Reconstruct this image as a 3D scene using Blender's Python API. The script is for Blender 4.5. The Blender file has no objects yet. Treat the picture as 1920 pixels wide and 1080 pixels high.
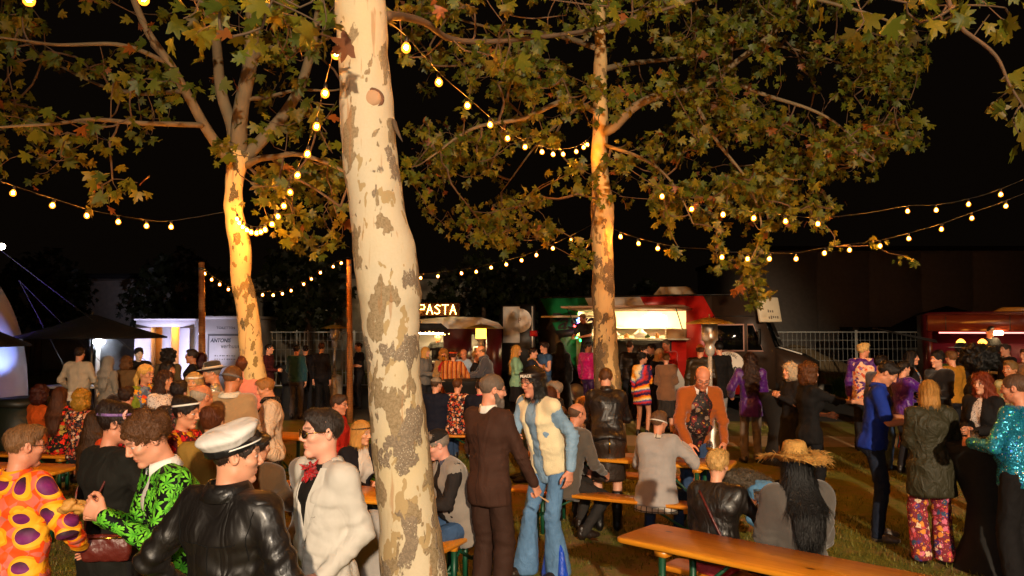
import bpy, math, random
import numpy as np
from mathutils import Matrix, Vector
R = math.radians
rng = np.random.default_rng(7)
random.seed(7)
sc = bpy.context.scene
col = sc.collection

# ------------------------------------------------------------------ camera, sky, flash, exposure
F = 28 / 36 * 1920.0            # focal length in photo pixels
CZ = 2.12                       # eye height of the photographer
HOR = 615.0                     # photo row of the horizon
PITCH = math.atan((HOR - 540) / F)
cam = bpy.data.objects.new('camera', bpy.data.cameras.new('camera'))
col.objects.link(cam)
cam.location = (0, 0, CZ)
cam.rotation_euler = (math.pi / 2 + PITCH, 0, 0)
cam.data.lens = 28
cam.data.sensor_width = 36
cam.data.clip_start = 0.05
cam.data.clip_end = 500
sc.camera = cam

w = bpy.data.worlds.new('World')
sc.world = w
w.use_nodes = True
wn = w.node_tree
sky = wn.nodes.new('ShaderNodeTexSky')
sky.sky_type = 'NISHITA'
sky.sun_disc = False
sky.sun_elevation = R(-4)
sky.sun_rotation = R(200)
sky.air_density = 1.0
bgn = wn.nodes['Background']
wn.links.new(sky.outputs[0], bgn.inputs[0])
bgn.inputs[1].default_value = 0.006
glow = wn.nodes.new('ShaderNodeBackground')           # faint even glow of the town on the night sky
glow.inputs[0].default_value = (1.0, 0.62, 0.38, 1)
glow.inputs[1].default_value = 0.0013
addw = wn.nodes.new('ShaderNodeAddShader')
wn.links.new(bgn.outputs[0], addw.inputs[0]); wn.links.new(glow.outputs[0], addw.inputs[1])
wn.links.new(addw.outputs[0], wn.nodes['World Output'].inputs[0])

# added spot lamp high behind the photographer, an invented key light on the crowd
fl = bpy.data.lights.new('added_key_spot', 'SPOT')
fl.energy = 33000
fl.color = (1.0, 0.77, 0.52)
fl.shadow_soft_size = 0.35
fl.spot_size = R(34)
fl.spot_blend = 0.85
flo = bpy.data.objects.new('added_key_spot', fl)
flo.location = (3.6, -26.0, 10.5)
flo.rotation_euler = (Vector((1.6, 14.5, -0.4)) - Vector(flo.location)).to_track_quat('-Z', 'Y').to_euler()
col.objects.link(flo)
# the photographer's flash
ff = bpy.data.lights.new('camera_flash', 'POINT')
ff.energy = 115
ff.color = (1.0, 0.93, 0.86)
ff.shadow_soft_size = 0.06
ffo = bpy.data.objects.new('camera_flash', ff)
ffo.location = (-0.12, 0.0, CZ + 0.22)
col.objects.link(ffo)

sc.view_settings.view_transform = 'Standard'
sc.view_settings.look = 'None'
sc.view_settings.exposure = 0.8
sc.view_settings.gamma = 1.0
sc.view_settings.use_curve_mapping = False
BULBP = 880.0                  # emission of a light-string filament
cy = sc.cycles
cy.use_denoising = True
cy.denoiser = 'OPENIMAGEDENOISE'
cy.max_bounces = 5
cy.diffuse_bounces = 2
cy.glossy_bounces = 2
cy.transmission_bounces = 4
cy.transparent_max_bounces = 8
cy.sample_clamp_indirect = 3
cy.sample_clamp_direct = 0
cy.caustics_reflective = False
cy.caustics_refractive = False
cy.use_light_tree = True

# ------------------------------------------------------------------ helpers: photo geometry, meshes
def PT(px, py, Y):
    """world point on the plane y=Y that the photo shows at (px, py)"""
    x, y = (px - 960) / F, (540 - py) / F
    c, s = math.cos(PITCH), math.sin(PITCH)
    dy, dz = c - s * y, s + c * y
    k = Y / dy
    return np.array([x * k, Y, CZ + dz * k])
def GP(px, s):
    return ((px - 960) / s, F / s)
def lin(h):
    h = h.lstrip('#')
    if len(h) == 3: h = ''.join(c * 2 for c in h)
    v = [int(h[i:i + 2], 16) / 255 for i in (0, 2, 4)]
    return tuple(c / 12.92 if c <= .04045 else ((c + .055) / 1.055) ** 2.4 for c in v) + (1.0,)

def mesh(name, V, faces, smooth=True, attr=None, uv=None):
    """faces: list of (n,k) int arrays; attr: (nv,4) colour; uv: (nv,2)"""
    V = np.asarray(V, np.float32)
    if not isinstance(faces, (list, tuple)): faces = [faces]
    faces = [np.asarray(f, np.int32) for f in faces if len(f)]
    me = bpy.data.meshes.new(name)
    me.vertices.add(len(V))
    me.vertices.foreach_set('co', V.ravel())
    nl = sum(f.size for f in faces); nf = sum(len(f) for f in faces)
    loops = np.concatenate([f.ravel() for f in faces])
    starts, o = [], 0
    for f in faces:
        starts.append(o + np.arange(len(f)) * f.shape[1]); o += f.size
    me.loops.add(nl); me.polygons.add(nf)
    me.loops.foreach_set('vertex_index', loops)
    me.polygons.foreach_set('loop_start', np.concatenate(starts).astype(np.int32))
    if smooth: me.polygons.foreach_set('use_smooth', np.ones(nf, bool))
    if attr is not None:
        a = me.color_attributes.new('mask', 'FLOAT_COLOR', 'POINT')
        a.data.foreach_set('color', np.asarray(attr, np.float32).ravel())
    if uv is not None:
        l = me.uv_layers.new(name='UVMap')
        l.data.foreach_set('uv', np.asarray(uv, np.float32)[loops].ravel())
    me.update(calc_edges=True)
    return me

def obj(name, me, mats=None, parent=None, color=None, loc=None, rot=None, mat4=None):
    o = bpy.data.objects.new(name, me)
    col.objects.link(o)
    if mats is not None and me is not None and not len(me.materials):
        for m in (mats if isinstance(mats, (list, tuple)) else [mats]): me.materials.append(m)
    if parent is not None: o.parent = parent
    if color is not None: o.color = color
    if loc is not None: o.location = loc
    if rot is not None: o.rotation_euler = rot
    if mat4 is not None: o.matrix_local = mat4
    return o
def tag(o, label=None, cat=None, group=None, kind=None):
    if label: o['label'] = label
    if cat: o['category'] = cat
    if group: o['group'] = group
    if kind: o['kind'] = kind
    return o
def empty(name, loc=(0, 0, 0), rz=0):
    o = bpy.data.objects.new(name, None)
    col.objects.link(o)
    o.location = loc; o.rotation_euler = (0, 0, rz)
    o.empty_display_size = .1
    return o
def copy_tree(o, parent=None):
    c = o.copy(); col.objects.link(c); c.parent = parent
    for ch in list(o.children): copy_tree(ch, c)
    return c

class MB:
    """collects simple shapes into one mesh"""
    def __init__(s): s.V = []; s.Q = []; s.T = []; s.mi = []; s.n = 0
    def add(s, V, Q=None, T=None):
        V = np.asarray(V, float)
        if Q is not None and len(Q): s.Q.append(np.asarray(Q) + s.n)
        if T is not None and len(T): s.T.append(np.asarray(T) + s.n)
        s.V.append(V); s.n += len(V); return s
    def box(s, lo, hi, M=None, bev=0.0):
        lo, hi = np.minimum(lo, hi).astype(float), np.maximum(lo, hi).astype(float)
        b = min(bev, *( (hi - lo) * .45))
        if b <= 0:
            V = np.array([[(lo, hi)[i][0], (lo, hi)[j][1], (lo, hi)[k][2]] for i in (0, 1) for j in (0, 1) for k in (0, 1)])
            Q = [[0, 1, 3, 2], [4, 6, 7, 5], [0, 4, 5, 1], [2, 3, 7, 6], [0, 2, 6, 4], [1, 5, 7, 3]]
            T = []
        else:
            V, idx = [], {}
            for i in (0, 1):
                for j in (0, 1):
                    for k in (0, 1):
                        c = [(lo, hi)[i][0], (lo, hi)[j][1], (lo, hi)[k][2]]
                        sg = [1 - 2 * i, 1 - 2 * j, 1 - 2 * k]
                        for a in range(3):     # vertex lying on the face of axis a
                            p = [c[q] + (0 if q == a else sg[q] * b) for q in range(3)]
                            idx[(i, j, k, a)] = len(V); V.append(p)
            Q, T = [], []
            def key(ax, vals, a):
                d = [0, 0, 0]
                for q, v in zip(ax, vals): d[q] = v
                return idx[(d[0], d[1], d[2], a)]
            for a in range(3):
                u, v = [(1, 2), (2, 0), (0, 1)][a]
                for sd in (0, 1):
                    q = [key((a, u, v), (sd, x, y), a) for x, y in ((0, 0), (1, 0), (1, 1), (0, 1))]
                    Q.append(q if sd else q[::-1])
            for a in range(3):                  # edges along axis a
                u, v = [(1, 2), (2, 0), (0, 1)][a]
                for x in (0, 1):
                    for y in (0, 1):
                        q = [key((a, u, v), (0, x, y), u), key((a, u, v), (1, x, y), u), key((a, u, v), (1, x, y), v), key((a, u, v), (0, x, y), v)]
                        Q.append(q if (x + y) % 2 else q[::-1])
            for i in (0, 1):
                for j in (0, 1):
                    for k in (0, 1):
                        t = [idx[(i, j, k, a)] for a in range(3)]
                        T.append(t if (i + j + k) % 2 else t[::-1])
            V = np.array(V)
        if M is not None: V = xf(M, V)
        return s.add(V, Q, T)
    def tube(s, pts, rad, n=8, caps=True, flat=None):
        V, Q, T = sweep(pts, rad, n, caps)
        return s.add(V, Q, T)
    def lathe(s, prof, n=24, M=None, ax=None):
        """prof: list of (r, z)"""
        prof = np.array(prof, float); m = len(prof)
        a = np.arange(n) / n * 2 * math.pi
        V = np.stack([np.outer(prof[:, 0], np.cos(a)), np.outer(prof[:, 0], np.sin(a)), np.repeat(prof[:, 1:2], n, 1)], -1).reshape(-1, 3)
        i, j = np.meshgrid(np.arange(m - 1), np.arange(n), indexing='ij')
        Q = np.stack([i * n + j, i * n + (j + 1) % n, (i + 1) * n + (j + 1) % n, (i + 1) * n + j], -1).reshape(-1, 4)
        if M is not None: V = xf(M, V)
        return s.add(V, Q)
    def prism(s, poly, y0, y1, M=None):
        """2-D polygon in x,z extruded along y (convex or fan-safe)"""
        p = np.array(poly, float); n = len(p)
        V = np.concatenate([np.c_[p[:, 0], np.full(n, y0), p[:, 1]], np.c_[p[:, 0], np.full(n, y1), p[:, 1]],
                            [[p[:, 0].mean(), y0, p[:, 1].mean()], [p[:, 0].mean(), y1, p[:, 1].mean()]]])
        i = np.arange(n); j = (i + 1) % n
        T = np.concatenate([np.c_[i, j, np.full(n, 2 * n)], np.c_[j + n, i + n, np.full(n, 2 * n + 1)]])
        Q = np.c_[i, i + n, j + n, j]
        if M is not None: V = xf(M, V)
        return s.add(V, Q, T)
    def me(s, name, smooth=False):
        return mesh(name, np.concatenate(s.V), ([np.concatenate(s.Q)] if s.Q else []) + ([np.concatenate(s.T)] if s.T else []), smooth)
    def build(s, name, mat, parent=None, smooth=False, **k):
        return obj(name, s.me(name, smooth), mat, parent, **k)

def xf(M, V):
    M = np.array(M, float)
    return V @ M[:3, :3].T + M[:3, 3]
def frames(pts):
    pts = np.asarray(pts, float)
    t = np.gradient(pts, axis=0)
    t /= np.linalg.norm(t, axis=1, keepdims=True) + 1e-9
    ref = np.array([1., 0, 0]) if abs(t[0][0]) < .8 else np.array([0, 1., 0])
    U = []
    u = ref - t[0] * (ref @ t[0]); u /= np.linalg.norm(u)
    for k in t:
        u = u - k * (u @ k); u /= np.linalg.norm(u) + 1e-9
        U.append(u.copy())
    U = np.array(U)
    return t, U, np.cross(t, U)
def sweep(pts, rad, n=8, caps=True):
    pts = np.asarray(pts, float); m = len(pts)
    rad = np.broadcast_to(np.asarray(rad, float), (m,)) if np.ndim(rad) <= 1 else rad
    t, U, W = frames(pts)
    a = np.arange(n) / n * 2 * math.pi
    V = (pts[:, None] + rad[:, None, None] * (np.cos(a)[None, :, None] * U[:, None] + np.sin(a)[None, :, None] * W[:, None])).reshape(-1, 3)
    i, j = np.meshgrid(np.arange(m - 1), np.arange(n), indexing='ij')
    Q = np.stack([i * n + j, i * n + (j + 1) % n, (i + 1) * n + (j + 1) % n, (i + 1) * n + j], -1).reshape(-1, 4)
    T = []
    if caps:
        V = np.concatenate([V, pts[:1], pts[-1:]])
        k = np.arange(n); k2 = (k + 1) % n
        T = np.concatenate([np.c_[k2, k, np.full(n, m * n)], np.c_[(m - 1) * n + k, (m - 1) * n + k2, np.full(n, m * n + 1)]])
    return V, Q, T
def spline(ctrl, n):
    """Catmull-Rom through control points"""
    c = np.asarray(ctrl, float)
    P = np.concatenate([[2 * c[0] - c[1]], c, [2 * c[-1] - c[-2]]])
    u = np.linspace(0, len(c) - 1 - 1e-6, n); i = u.astype(int); f = (u - i)[:, None]
    p0, p1, p2, p3 = P[i], P[i + 1], P[i + 2], P[i + 3]
    return .5 * (2 * p1 + (p2 - p0) * f + (2 * p0 - 5 * p1 + 4 * p2 - p3) * f ** 2 + (3 * p1 - p0 - 3 * p2 + p3) * f ** 3)

# ------------------------------------------------------------------ node materials
class NT:
    def __init__(s, name):
        s.m = bpy.data.materials.new(name); s.m.use_nodes = True
        s.t = s.m.node_tree; s.t.nodes.clear()
        s.out = s.t.nodes.new('ShaderNodeOutputMaterial')
    def n(s, typ, _o=0, **k):
        nd = s.t.nodes.new('ShaderNode' + typ)
        ins = k.pop('i', {})
        for a, v in k.items(): setattr(nd, a, v)
        for a, v in ins.items():
            sk = nd.inputs[a]
            if isinstance(v, bpy.types.NodeSocket): s.t.links.new(v, sk)
            elif isinstance(v, bpy.types.Node): s.t.links.new(v.outputs[0], sk)
            else: sk.default_value = v
        return nd
    def math(s, op, a, b=0.0, c=None, clamp=False):
        nd = s.t.nodes.new('ShaderNodeMath'); nd.operation = op; nd.use_clamp = clamp
        for i, v in enumerate((a, b, c)):
            if v is None: continue
            if isinstance(v, bpy.types.NodeSocket): s.t.links.new(v, nd.inputs[i])
            elif isinstance(v, bpy.types.Node): s.t.links.new(v.outputs[0], nd.inputs[i])
            else: nd.inputs[i].default_value = v
        return nd.outputs[0]
    def mix(s, f, a, b, mode='MIX'):
        nd = s.t.nodes.new('ShaderNodeMix'); nd.data_type = 'RGBA'; nd.blend_type = mode; nd.clamp_factor = True
        for k, v in ((0, f), (6, a), (7, b)):
            if isinstance(v, bpy.types.NodeSocket): s.t.links.new(v, nd.inputs[k])
            elif isinstance(v, bpy.types.Node): s.t.links.new(v.outputs[0], nd.inputs[k])
            else: nd.inputs[k].default_value = v
        return nd.outputs[2]
    def ramp(s, f, stops, interp='LINEAR'):
        nd = s.t.nodes.new('ShaderNodeValToRGB'); r = nd.color_ramp; r.interpolation = interp
        while len(r.elements) > 1: r.elements.remove(r.elements[-1])
        for k, (p, c) in enumerate(stops):
            e = r.elements[0] if k == 0 else r.elements.new(p)
            e.position = p; e.color = lin(c) if isinstance(c, str) else (c if len(c) == 4 else (*c, 1)) 
        s.t.links.new(f if isinstance(f, bpy.types.NodeSocket) else f.outputs[0], nd.inputs[0])
        return nd.outputs[0]
    def obc(s): return s.n('TexCoord').outputs['Object']
    def noise(s, vec, scale, detail=2, rough=.5, dist=0):
        return s.n('TexNoise', i={'Vector': vec, 'Scale': scale, 'Detail': detail, 'Roughness': rough, 'Distortion': dist}).outputs[0]
    def scalev(s, vec, v):
        return s.n('Mapping', i={'Vector': vec, 'Scale': v}).outputs[0]
    def bump(s, h, strength=.3, dist=.01, normal=None):
        i = {'Height': h, 'Strength': strength, 'Distance': dist}
        if normal is not None: i['Normal'] = normal
        return s.n('Bump', i=i).outputs[0]
    def bsdf(s, color, rough=.7, normal=None, **k):
        i = {'Base Color': color, 'Roughness': rough}
        if normal is not None: i['Normal'] = normal
        i.update(k)
        b = s.n('BsdfPrincipled', i=i)
        s.t.links.new(b.outputs[0], s.out.inputs[0])
        return b

def plain(name, c, rough=.6, metal=0, var=.12, bump=.0, bs=30, spec=.5, coat=0):
    t = NT(name); v = t.obc()
    c = lin(c) if isinstance(c, str) else c
    n = t.noise(v, 5, 4)
    colr = t.mix(n, tuple(x * (1 - var * 1.3) for x in c[:3]) + (1,), tuple(min(1, x * (1 + var)) for x in c[:3]) + (1,))
    nn = t.bump(t.noise(v, bs, 3), bump, .01) if bump else None
    t.bsdf(colr, t.math('MULTIPLY_ADD', t.noise(v, 11, 3), .25, rough - .12, clamp=True), nn, Metallic=metal, **{'Specular IOR Level': spec, 'Coat Weight': coat})
    return t.m
def emit(name, c, strength):
    t = NT(name)
    e = t.n('Emission', i={'Color': lin(c), 'Strength': strength})
    t.t.links.new(e.outputs[0], t.out.inputs[0])
    return t.m

# ------------------------------------------------------------------ signed-distance modelling
class SDF:
    def __init__(s, lo, hi, h):
        s.lo = np.array(lo, float); s.h = h
        s.n = np.ceil((np.array(hi, float) - s.lo) / h).astype(int) + 1
        s.F = np.full(s.n, .25, np.float32)
        s.ax = [(s.lo[k] + h * np.arange(s.n[k])).astype(np.float32) for k in range(3)]
    def slc(s, lo, hi, m=.06):
        a = np.clip(np.floor((np.array(lo) - m - s.lo) / s.h).astype(int), 0, s.n - 1)
        b = np.clip(np.ceil((np.array(hi) + m - s.lo) / s.h).astype(int) + 1, a + 1, s.n)
        sl = tuple(slice(x, y) for x, y in zip(a, b))
        return sl, s.ax[0][sl[0]][:, None, None], s.ax[1][sl[1]][None, :, None], s.ax[2][sl[2]][None, None, :]
    def comb(s, sl, d, k, op):
        f = s.F[sl]
        if op == 'sub': d = -d; a, b = -f, -d      # smooth max(f, -d)
        else: a, b = f, d
        if k > 0:
            h = np.clip(.5 + .5 * (b - a) / k, 0, 1)
            r = b * (1 - h) + a * h - k * h * (1 - h)
        else: r = np.minimum(a, b)
        s.F[sl] = -r if op == 'sub' else r
    def ell(s, c, r, k=.01, op='add', M=None):
        c = np.array(c, float); r = np.array(r, float)
        rm = r.max() if M is not None else r
        sl, x, y, z = s.slc(c - rm, c + rm)
        x, y, z = x - c[0], y - c[1], z - c[2]
        if M is not None:
            M = np.array(M)
            x, y, z = (M[0, q] * x + M[1, q] * y + M[2, q] * z for q in range(3))
        q = np.sqrt((x / r[0]) ** 2 + (y / r[1]) ** 2 + (z / r[2]) ** 2)
        q2 = np.sqrt((x / r[0] ** 2) ** 2 + (y / r[1] ** 2) ** 2 + (z / r[2] ** 2) ** 2) + 1e-6
        s.comb(sl, (q * (q - 1) / q2).astype(np.float32), k, op); return s
    def cap(s, a, b, ra, rb=None, k=.015, op='add'):
        a, b = np.array(a, float), np.array(b, float); rb = ra if rb is None else rb
        r = max(ra, rb)
        sl, x, y, z = s.slc(np.minimum(a, b) - r, np.maximum(a, b) + r)
        d = b - a; L = d @ d + 1e-12
        px, py, pz = x - a[0], y - a[1], z - a[2]
        t = np.clip((px * d[0] + py * d[1] + pz * d[2]) / L, 0, 1)
        q = np.sqrt((px - t * d[0]) ** 2 + (py - t * d[1]) ** 2 + (pz - t * d[2]) ** 2) - (ra + (rb - ra) * t)
        s.comb(sl, q.astype(np.float32), k, op); return s
    def econe(s, a, b, right, ra, rb, k=.02, op='add', cap=.03):
        """cone with elliptic section; right = axis of the first radius"""
        a, b, u = np.array(a, float), np.array(b, float), np.array(right, float)
        d = b - a; L = np.linalg.norm(d); d = d / L
        u = u - d * (u @ d); u /= np.linalg.norm(u); v = np.cross(d, u)
        r = max(*ra, *rb)
        sl, x, y, z = s.slc(np.minimum(a, b) - r, np.maximum(a, b) + r)
        px, py, pz = x - a[0], y - a[1], z - a[2]
        w = px * d[0] + py * d[1] + pz * d[2]
        t = np.clip(w / L, 0, 1)
        e = np.maximum(np.abs(w - L / 2) - L / 2, 0)
        X = px * u[0] + py * u[1] + pz * u[2]; Y = px * v[0] + py * v[1] + pz * v[2]
        rx = ra[0] + (rb[0] - ra[0]) * t; ry = ra[1] + (rb[1] - ra[1]) * t
        q = np.sqrt((X / rx) ** 2 + (Y / ry) ** 2 + (e / cap) ** 2)
        s.comb(sl, ((q - 1) * np.minimum(np.minimum(rx, ry), .2)).astype(np.float32), k, op); return s
    def half(s, p, nrm, k=.0):
        """keep the side opposite to nrm"""
        nrm = np.array(nrm, float); nrm /= np.linalg.norm(nrm); p = np.array(p, float)
        d = (s.ax[0][:, None, None] - p[0]) * nrm[0] + (s.ax[1][None, :, None] - p[1]) * nrm[1] + (s.ax[2][None, None, :] - p[2]) * nrm[2]
        s.F = np.maximum(s.F, d.astype(np.float32)); return s
    def net(s):
        F, h = s.F, s.h
        F[0] = F[-1] = .1; F[:, 0] = F[:, -1] = .1; F[:, :, 0] = F[:, :, -1] = .1
        ins = F < 0
        nx, ny, nz = F.shape
        cnt = np.zeros((nx - 1, ny - 1, nz - 1), np.int8)
        corners = [(i, j, k) for i in (0, 1) for j in (0, 1) for k in (0, 1)]
        for i, j, k in corners: cnt += ins[i:nx - 1 + i, j:ny - 1 + j, k:nz - 1 + k]
        act = (cnt > 0) & (cnt < 8)
        idx = np.full(act.shape, -1, np.int64); n = int(act.sum()); idx[act] = np.arange(n)
        ci = np.argwhere(act)
        val = {c: F[ci[:, 0] + c[0], ci[:, 1] + c[1], ci[:, 2] + c[2]] for c in corners}
        S = np.zeros((n, 3)); W = np.zeros(n)
        for c in corners:
            for a in range(3):
                if c[a]: continue
                e = list(c); e[a] = 1; e = tuple(e)
                f0, f1 = val[c], val[e]
                m = (f0 < 0) != (f1 < 0)
                t = np.where(m, f0 / np.where(m, f0 - f1, 1), 0)
                p = np.array(c, float)[None].repeat(n, 0); p[:, a] = t
                S += p * m[:, None]; W += m
        V = s.lo + (ci + S / W[:, None]) * h
        Q = []
        for a in range(3):
            u, v = [(1, 2), (2, 0), (0, 1)][a]
            sl0 = [slice(None)] * 3; sl1 = [slice(None)] * 3
            sl0[a] = slice(0, -1); sl1[a] = slice(1, None)
            i0, i1 = ins[tuple(sl0)], ins[tuple(sl1)]
            e = np.argwhere(i0 != i1)
            e = e[(e[:, u] > 0) & (e[:, v] > 0) & (e[:, u] < F.shape[u] - 1) & (e[:, v] < F.shape[v] - 1)]
            flip = i1[tuple(e.T)]
            def at(du, dv):
                q = e.copy(); q[:, u] += du; q[:, v] += dv
                return idx[tuple(q.T)]
            q = np.stack([at(-1, -1), at(0, -1), at(0, 0), at(-1, 0)], -1)
            q[flip] = q[flip][:, ::-1]
            Q.append(q)
        Q = np.concatenate(Q)
        return V, Q[(Q >= 0).all(1)]

def vnormals(V, Q):
    n = np.cross(V[Q[:, 2]] - V[Q[:, 0]], V[Q[:, 3]] - V[Q[:, 1]])
    N = np.zeros_like(V)
    for k in range(4): np.add.at(N, Q[:, k], n)
    return N / (np.linalg.norm(N, axis=1, keepdims=True) + 1e-12)
def relax(V, Q, it=1, f=.5):
    for _ in range(it):
        A = np.zeros_like(V); c = np.zeros(len(V))
        for k in range(4):
            np.add.at(A, Q[:, k], V[Q[:, (k + 1) % 4]] + V[Q[:, k - 1]]); np.add.at(c, Q[:, k], 2)
        V = V * (1 - f) + f * A / np.maximum(c, 1)[:, None]
    return V
def wav(P, seed, scale, oct=3):
    """cheap smooth noise in [-1,1]"""
    r = np.random.default_rng(seed); out = 0; amp = 1; tot = 0
    Pw = P + .35 / scale * np.sin(P[:, [1, 2, 0]] * scale * 1.7 + r.uniform(0, 6, 3))
    for o in range(oct):
        for _ in range(3):
            d = r.normal(size=3); d /= np.linalg.norm(d)
            out = out + amp * np.sin(Pw @ d * scale * 2 ** o * 2 + r.uniform(0, 6.28)); tot += amp
        amp *= .55
    return out / tot * 1.8
# ------------------------------------------------------------------ people: materials
def mat_skin():
    t = NT('skin'); v = t.obc()
    oc = t.n('ObjectInfo').outputs['Color']
    m = t.n('Attribute', attribute_name='mask'); sp = t.n('SeparateColor', i={0: m.outputs['Color']})
    n = t.noise(v, 38, 4)
    c = t.mix(t.math('MULTIPLY', n, .35), oc, t.mix(1.0, oc, (1.0, .72, .66, 1), 'MULTIPLY'))
    c = t.mix(t.math('MULTIPLY', sp.outputs[0], .75), c, t.mix(1.0, oc, (.72, .38, .36, 1), 'MULTIPLY'))
    c = t.mix(t.math('MULTIPLY', sp.outputs[1], .85), c, (.05, .032, .022, 1))
    c = t.mix(sp.outputs[2], c, (.62, .6, .56, 1))
    c = t.mix(m.outputs['Alpha'], c, (.03, .02, .016, 1))
    r = t.math('MULTIPLY_ADD', n, .2, .42)
    r = t.math('MULTIPLY_ADD', sp.outputs[2], -.3, r, True)
    t.bsdf(c, r, t.bump(t.noise(v, 260, 2), .12, .002), **{'Subsurface Weight': .12, 'Subsurface Scale': .01, 'Subsurface Radius': (1, .35, .2), 'Specular IOR Level': .45})
    return t.m
def mat_hair():
    t = NT('hair'); v = t.obc()
    oc = t.n('ObjectInfo').outputs['Color']
    st = t.noise(t.scalev(v, (1, 1, .16)), 130, 3, .6)
    st2 = t.noise(v, 24, 3)
    c = t.mix(st, t.mix(1.0, oc, (.35, .33, .3, 1), 'MULTIPLY'), t.mix(1.0, oc, (1.5, 1.45, 1.35, 1), 'MULTIPLY'))
    c = t.mix(t.math('MULTIPLY', st2, .4), c, oc)
    t.bsdf(c, .46, t.bump(st, .8, .012), **{'Specular IOR Level': .35})
    return t.m
def cloth(name, rough=.85, wr=.6, wscale=7, weave=420, wv=.15, spec=.25, metal=0, coat=0, sheen=0, colfn=None, var=.22, satin=False, sharp=0.0):
    t = NT(name); v = t.obc()
    oc = t.n('ObjectInfo').outputs['Color']
    if colfn: base = colfn(t, v, oc)
    else:
        n = t.noise(v, 9, 4, .6)
        base = t.mix(n, t.mix(1.0, oc, (1 - var,) * 3 + (1,), 'MULTIPLY'), t.mix(1.0, oc, (1 + var * .6,) * 3 + (1,), 'MULTIPLY'))
    ln = t.n('TexNoise', i={'Vector': t.scalev(v, (1, 1, .55)), 'Scale': wscale, 'Detail': 3.0, 'Roughness': .45, 'Distortion': 1.1}).outputs[0]
    if sharp: ln = t.math('ABSOLUTE', t.math('SUBTRACT', ln, .5))
    nn = t.bump(ln, wr, .05 if not sharp else .08)
    if wv: nn = t.bump(t.noise(v, weave, 2), wv, .003, nn)
    t.bsdf(base, rough, nn, Metallic=metal, **{'Specular IOR Level': spec, 'Coat Weight': coat, 'Coat Roughness': .2, 'Sheen Weight': sheen, 'Sheen Roughness': .5})
    return t.m
def pick(t, v, scale, stops, rnd=1.0, interp='CONSTANT', feat='F1'):
    vo = t.n('TexVoronoi', feature=feat, i={'Vector': v, 'Scale': scale, 'Randomness': rnd})
    sp = t.n('SeparateColor', i={0: vo.outputs['Color']})
    return t.ramp(sp.outputs[0], stops, interp), vo.outputs['Distance'], vo
def pat_floral(stops, scale=22, ground='#1a1a26', petal=.42):
    def f(t, v, oc):
        vd = t.n('VectorMath', operation='ADD', i={0: v, 1: t.n('VectorMath', operation='SCALE', i={0: t.n('TexNoise', i={'Vector': v, 'Scale': scale * 2.2, 'Detail': 1.0}).outputs['Color'], 'Scale': .8 / scale}).outputs[0]}).outputs[0]
        c, d, _ = pick(t, vd, scale, stops)
        ring = t.ramp(d, [(0, '#e8c060'), (.14, '#e8c060'), (.16, (0, 0, 0)), (1, (0, 0, 0))])
        k = t.math('LESS_THAN', d, petal)
        c = t.mix(k, lin(ground), c)
        c2, d2, _ = pick(t, vd, scale * 2.3, stops)
        c = t.mix(t.math('MULTIPLY', t.math('SUBTRACT', 1.0, k), t.math('LESS_THAN', d2, .3)), c, c2)
        return t.mix(t.math('LESS_THAN', d, .13), c, lin('#d8a040'))
    return f
def pat_disc(t, v, oc):
    # big overlapping purple discs with yellow and orange rings on a red-grey triangle ground
    m = t.scalev(v, (1, .75, 1))
    vo = t.n('TexVoronoi', feature='F1', i={'Vector': m, 'Scale': 7.6, 'Randomness': .28})
    d = vo.outputs['Distance']
    off = t.n('VectorMath', operation='SUBTRACT', i={0: m, 1: vo.outputs['Position']}).outputs[0]
    z = t.n('SeparateXYZ', i={0: t.n('VectorMath', operation='SCALE', i={0: off, 'Scale': 8.0}).outputs[0]}).outputs
    tri = t.n('TexChecker', i={'Vector': t.n('Mapping', i={'Vector': v, 'Rotation': (0, .78, .4)}).outputs[0], 'Scale': 17.0, 'Color1': lin('#ef4a1e'), 'Color2': lin('#b07a78')}).outputs[0]
    g = t.mix(t.noise(v, 9, 2), tri, lin('#ff5a10'))
    disc = t.ramp(t.math('MULTIPLY_ADD', z[2], .9, .5), [(0, '#4b123f'), (.45, '#7a2068'), (.75, '#3a2030'), (1, '#241a22')])
    e = t.math('ADD', d, t.math('MULTIPLY', z[0], .22))
    c = t.mix(t.math('LESS_THAN', e, .54), g, lin('#ff9a12'))
    c = t.mix(t.math('LESS_THAN', e, .47), c, lin('#ffb428'))
    return t.mix(t.math('LESS_THAN', d, .41), c, disc)
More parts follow.
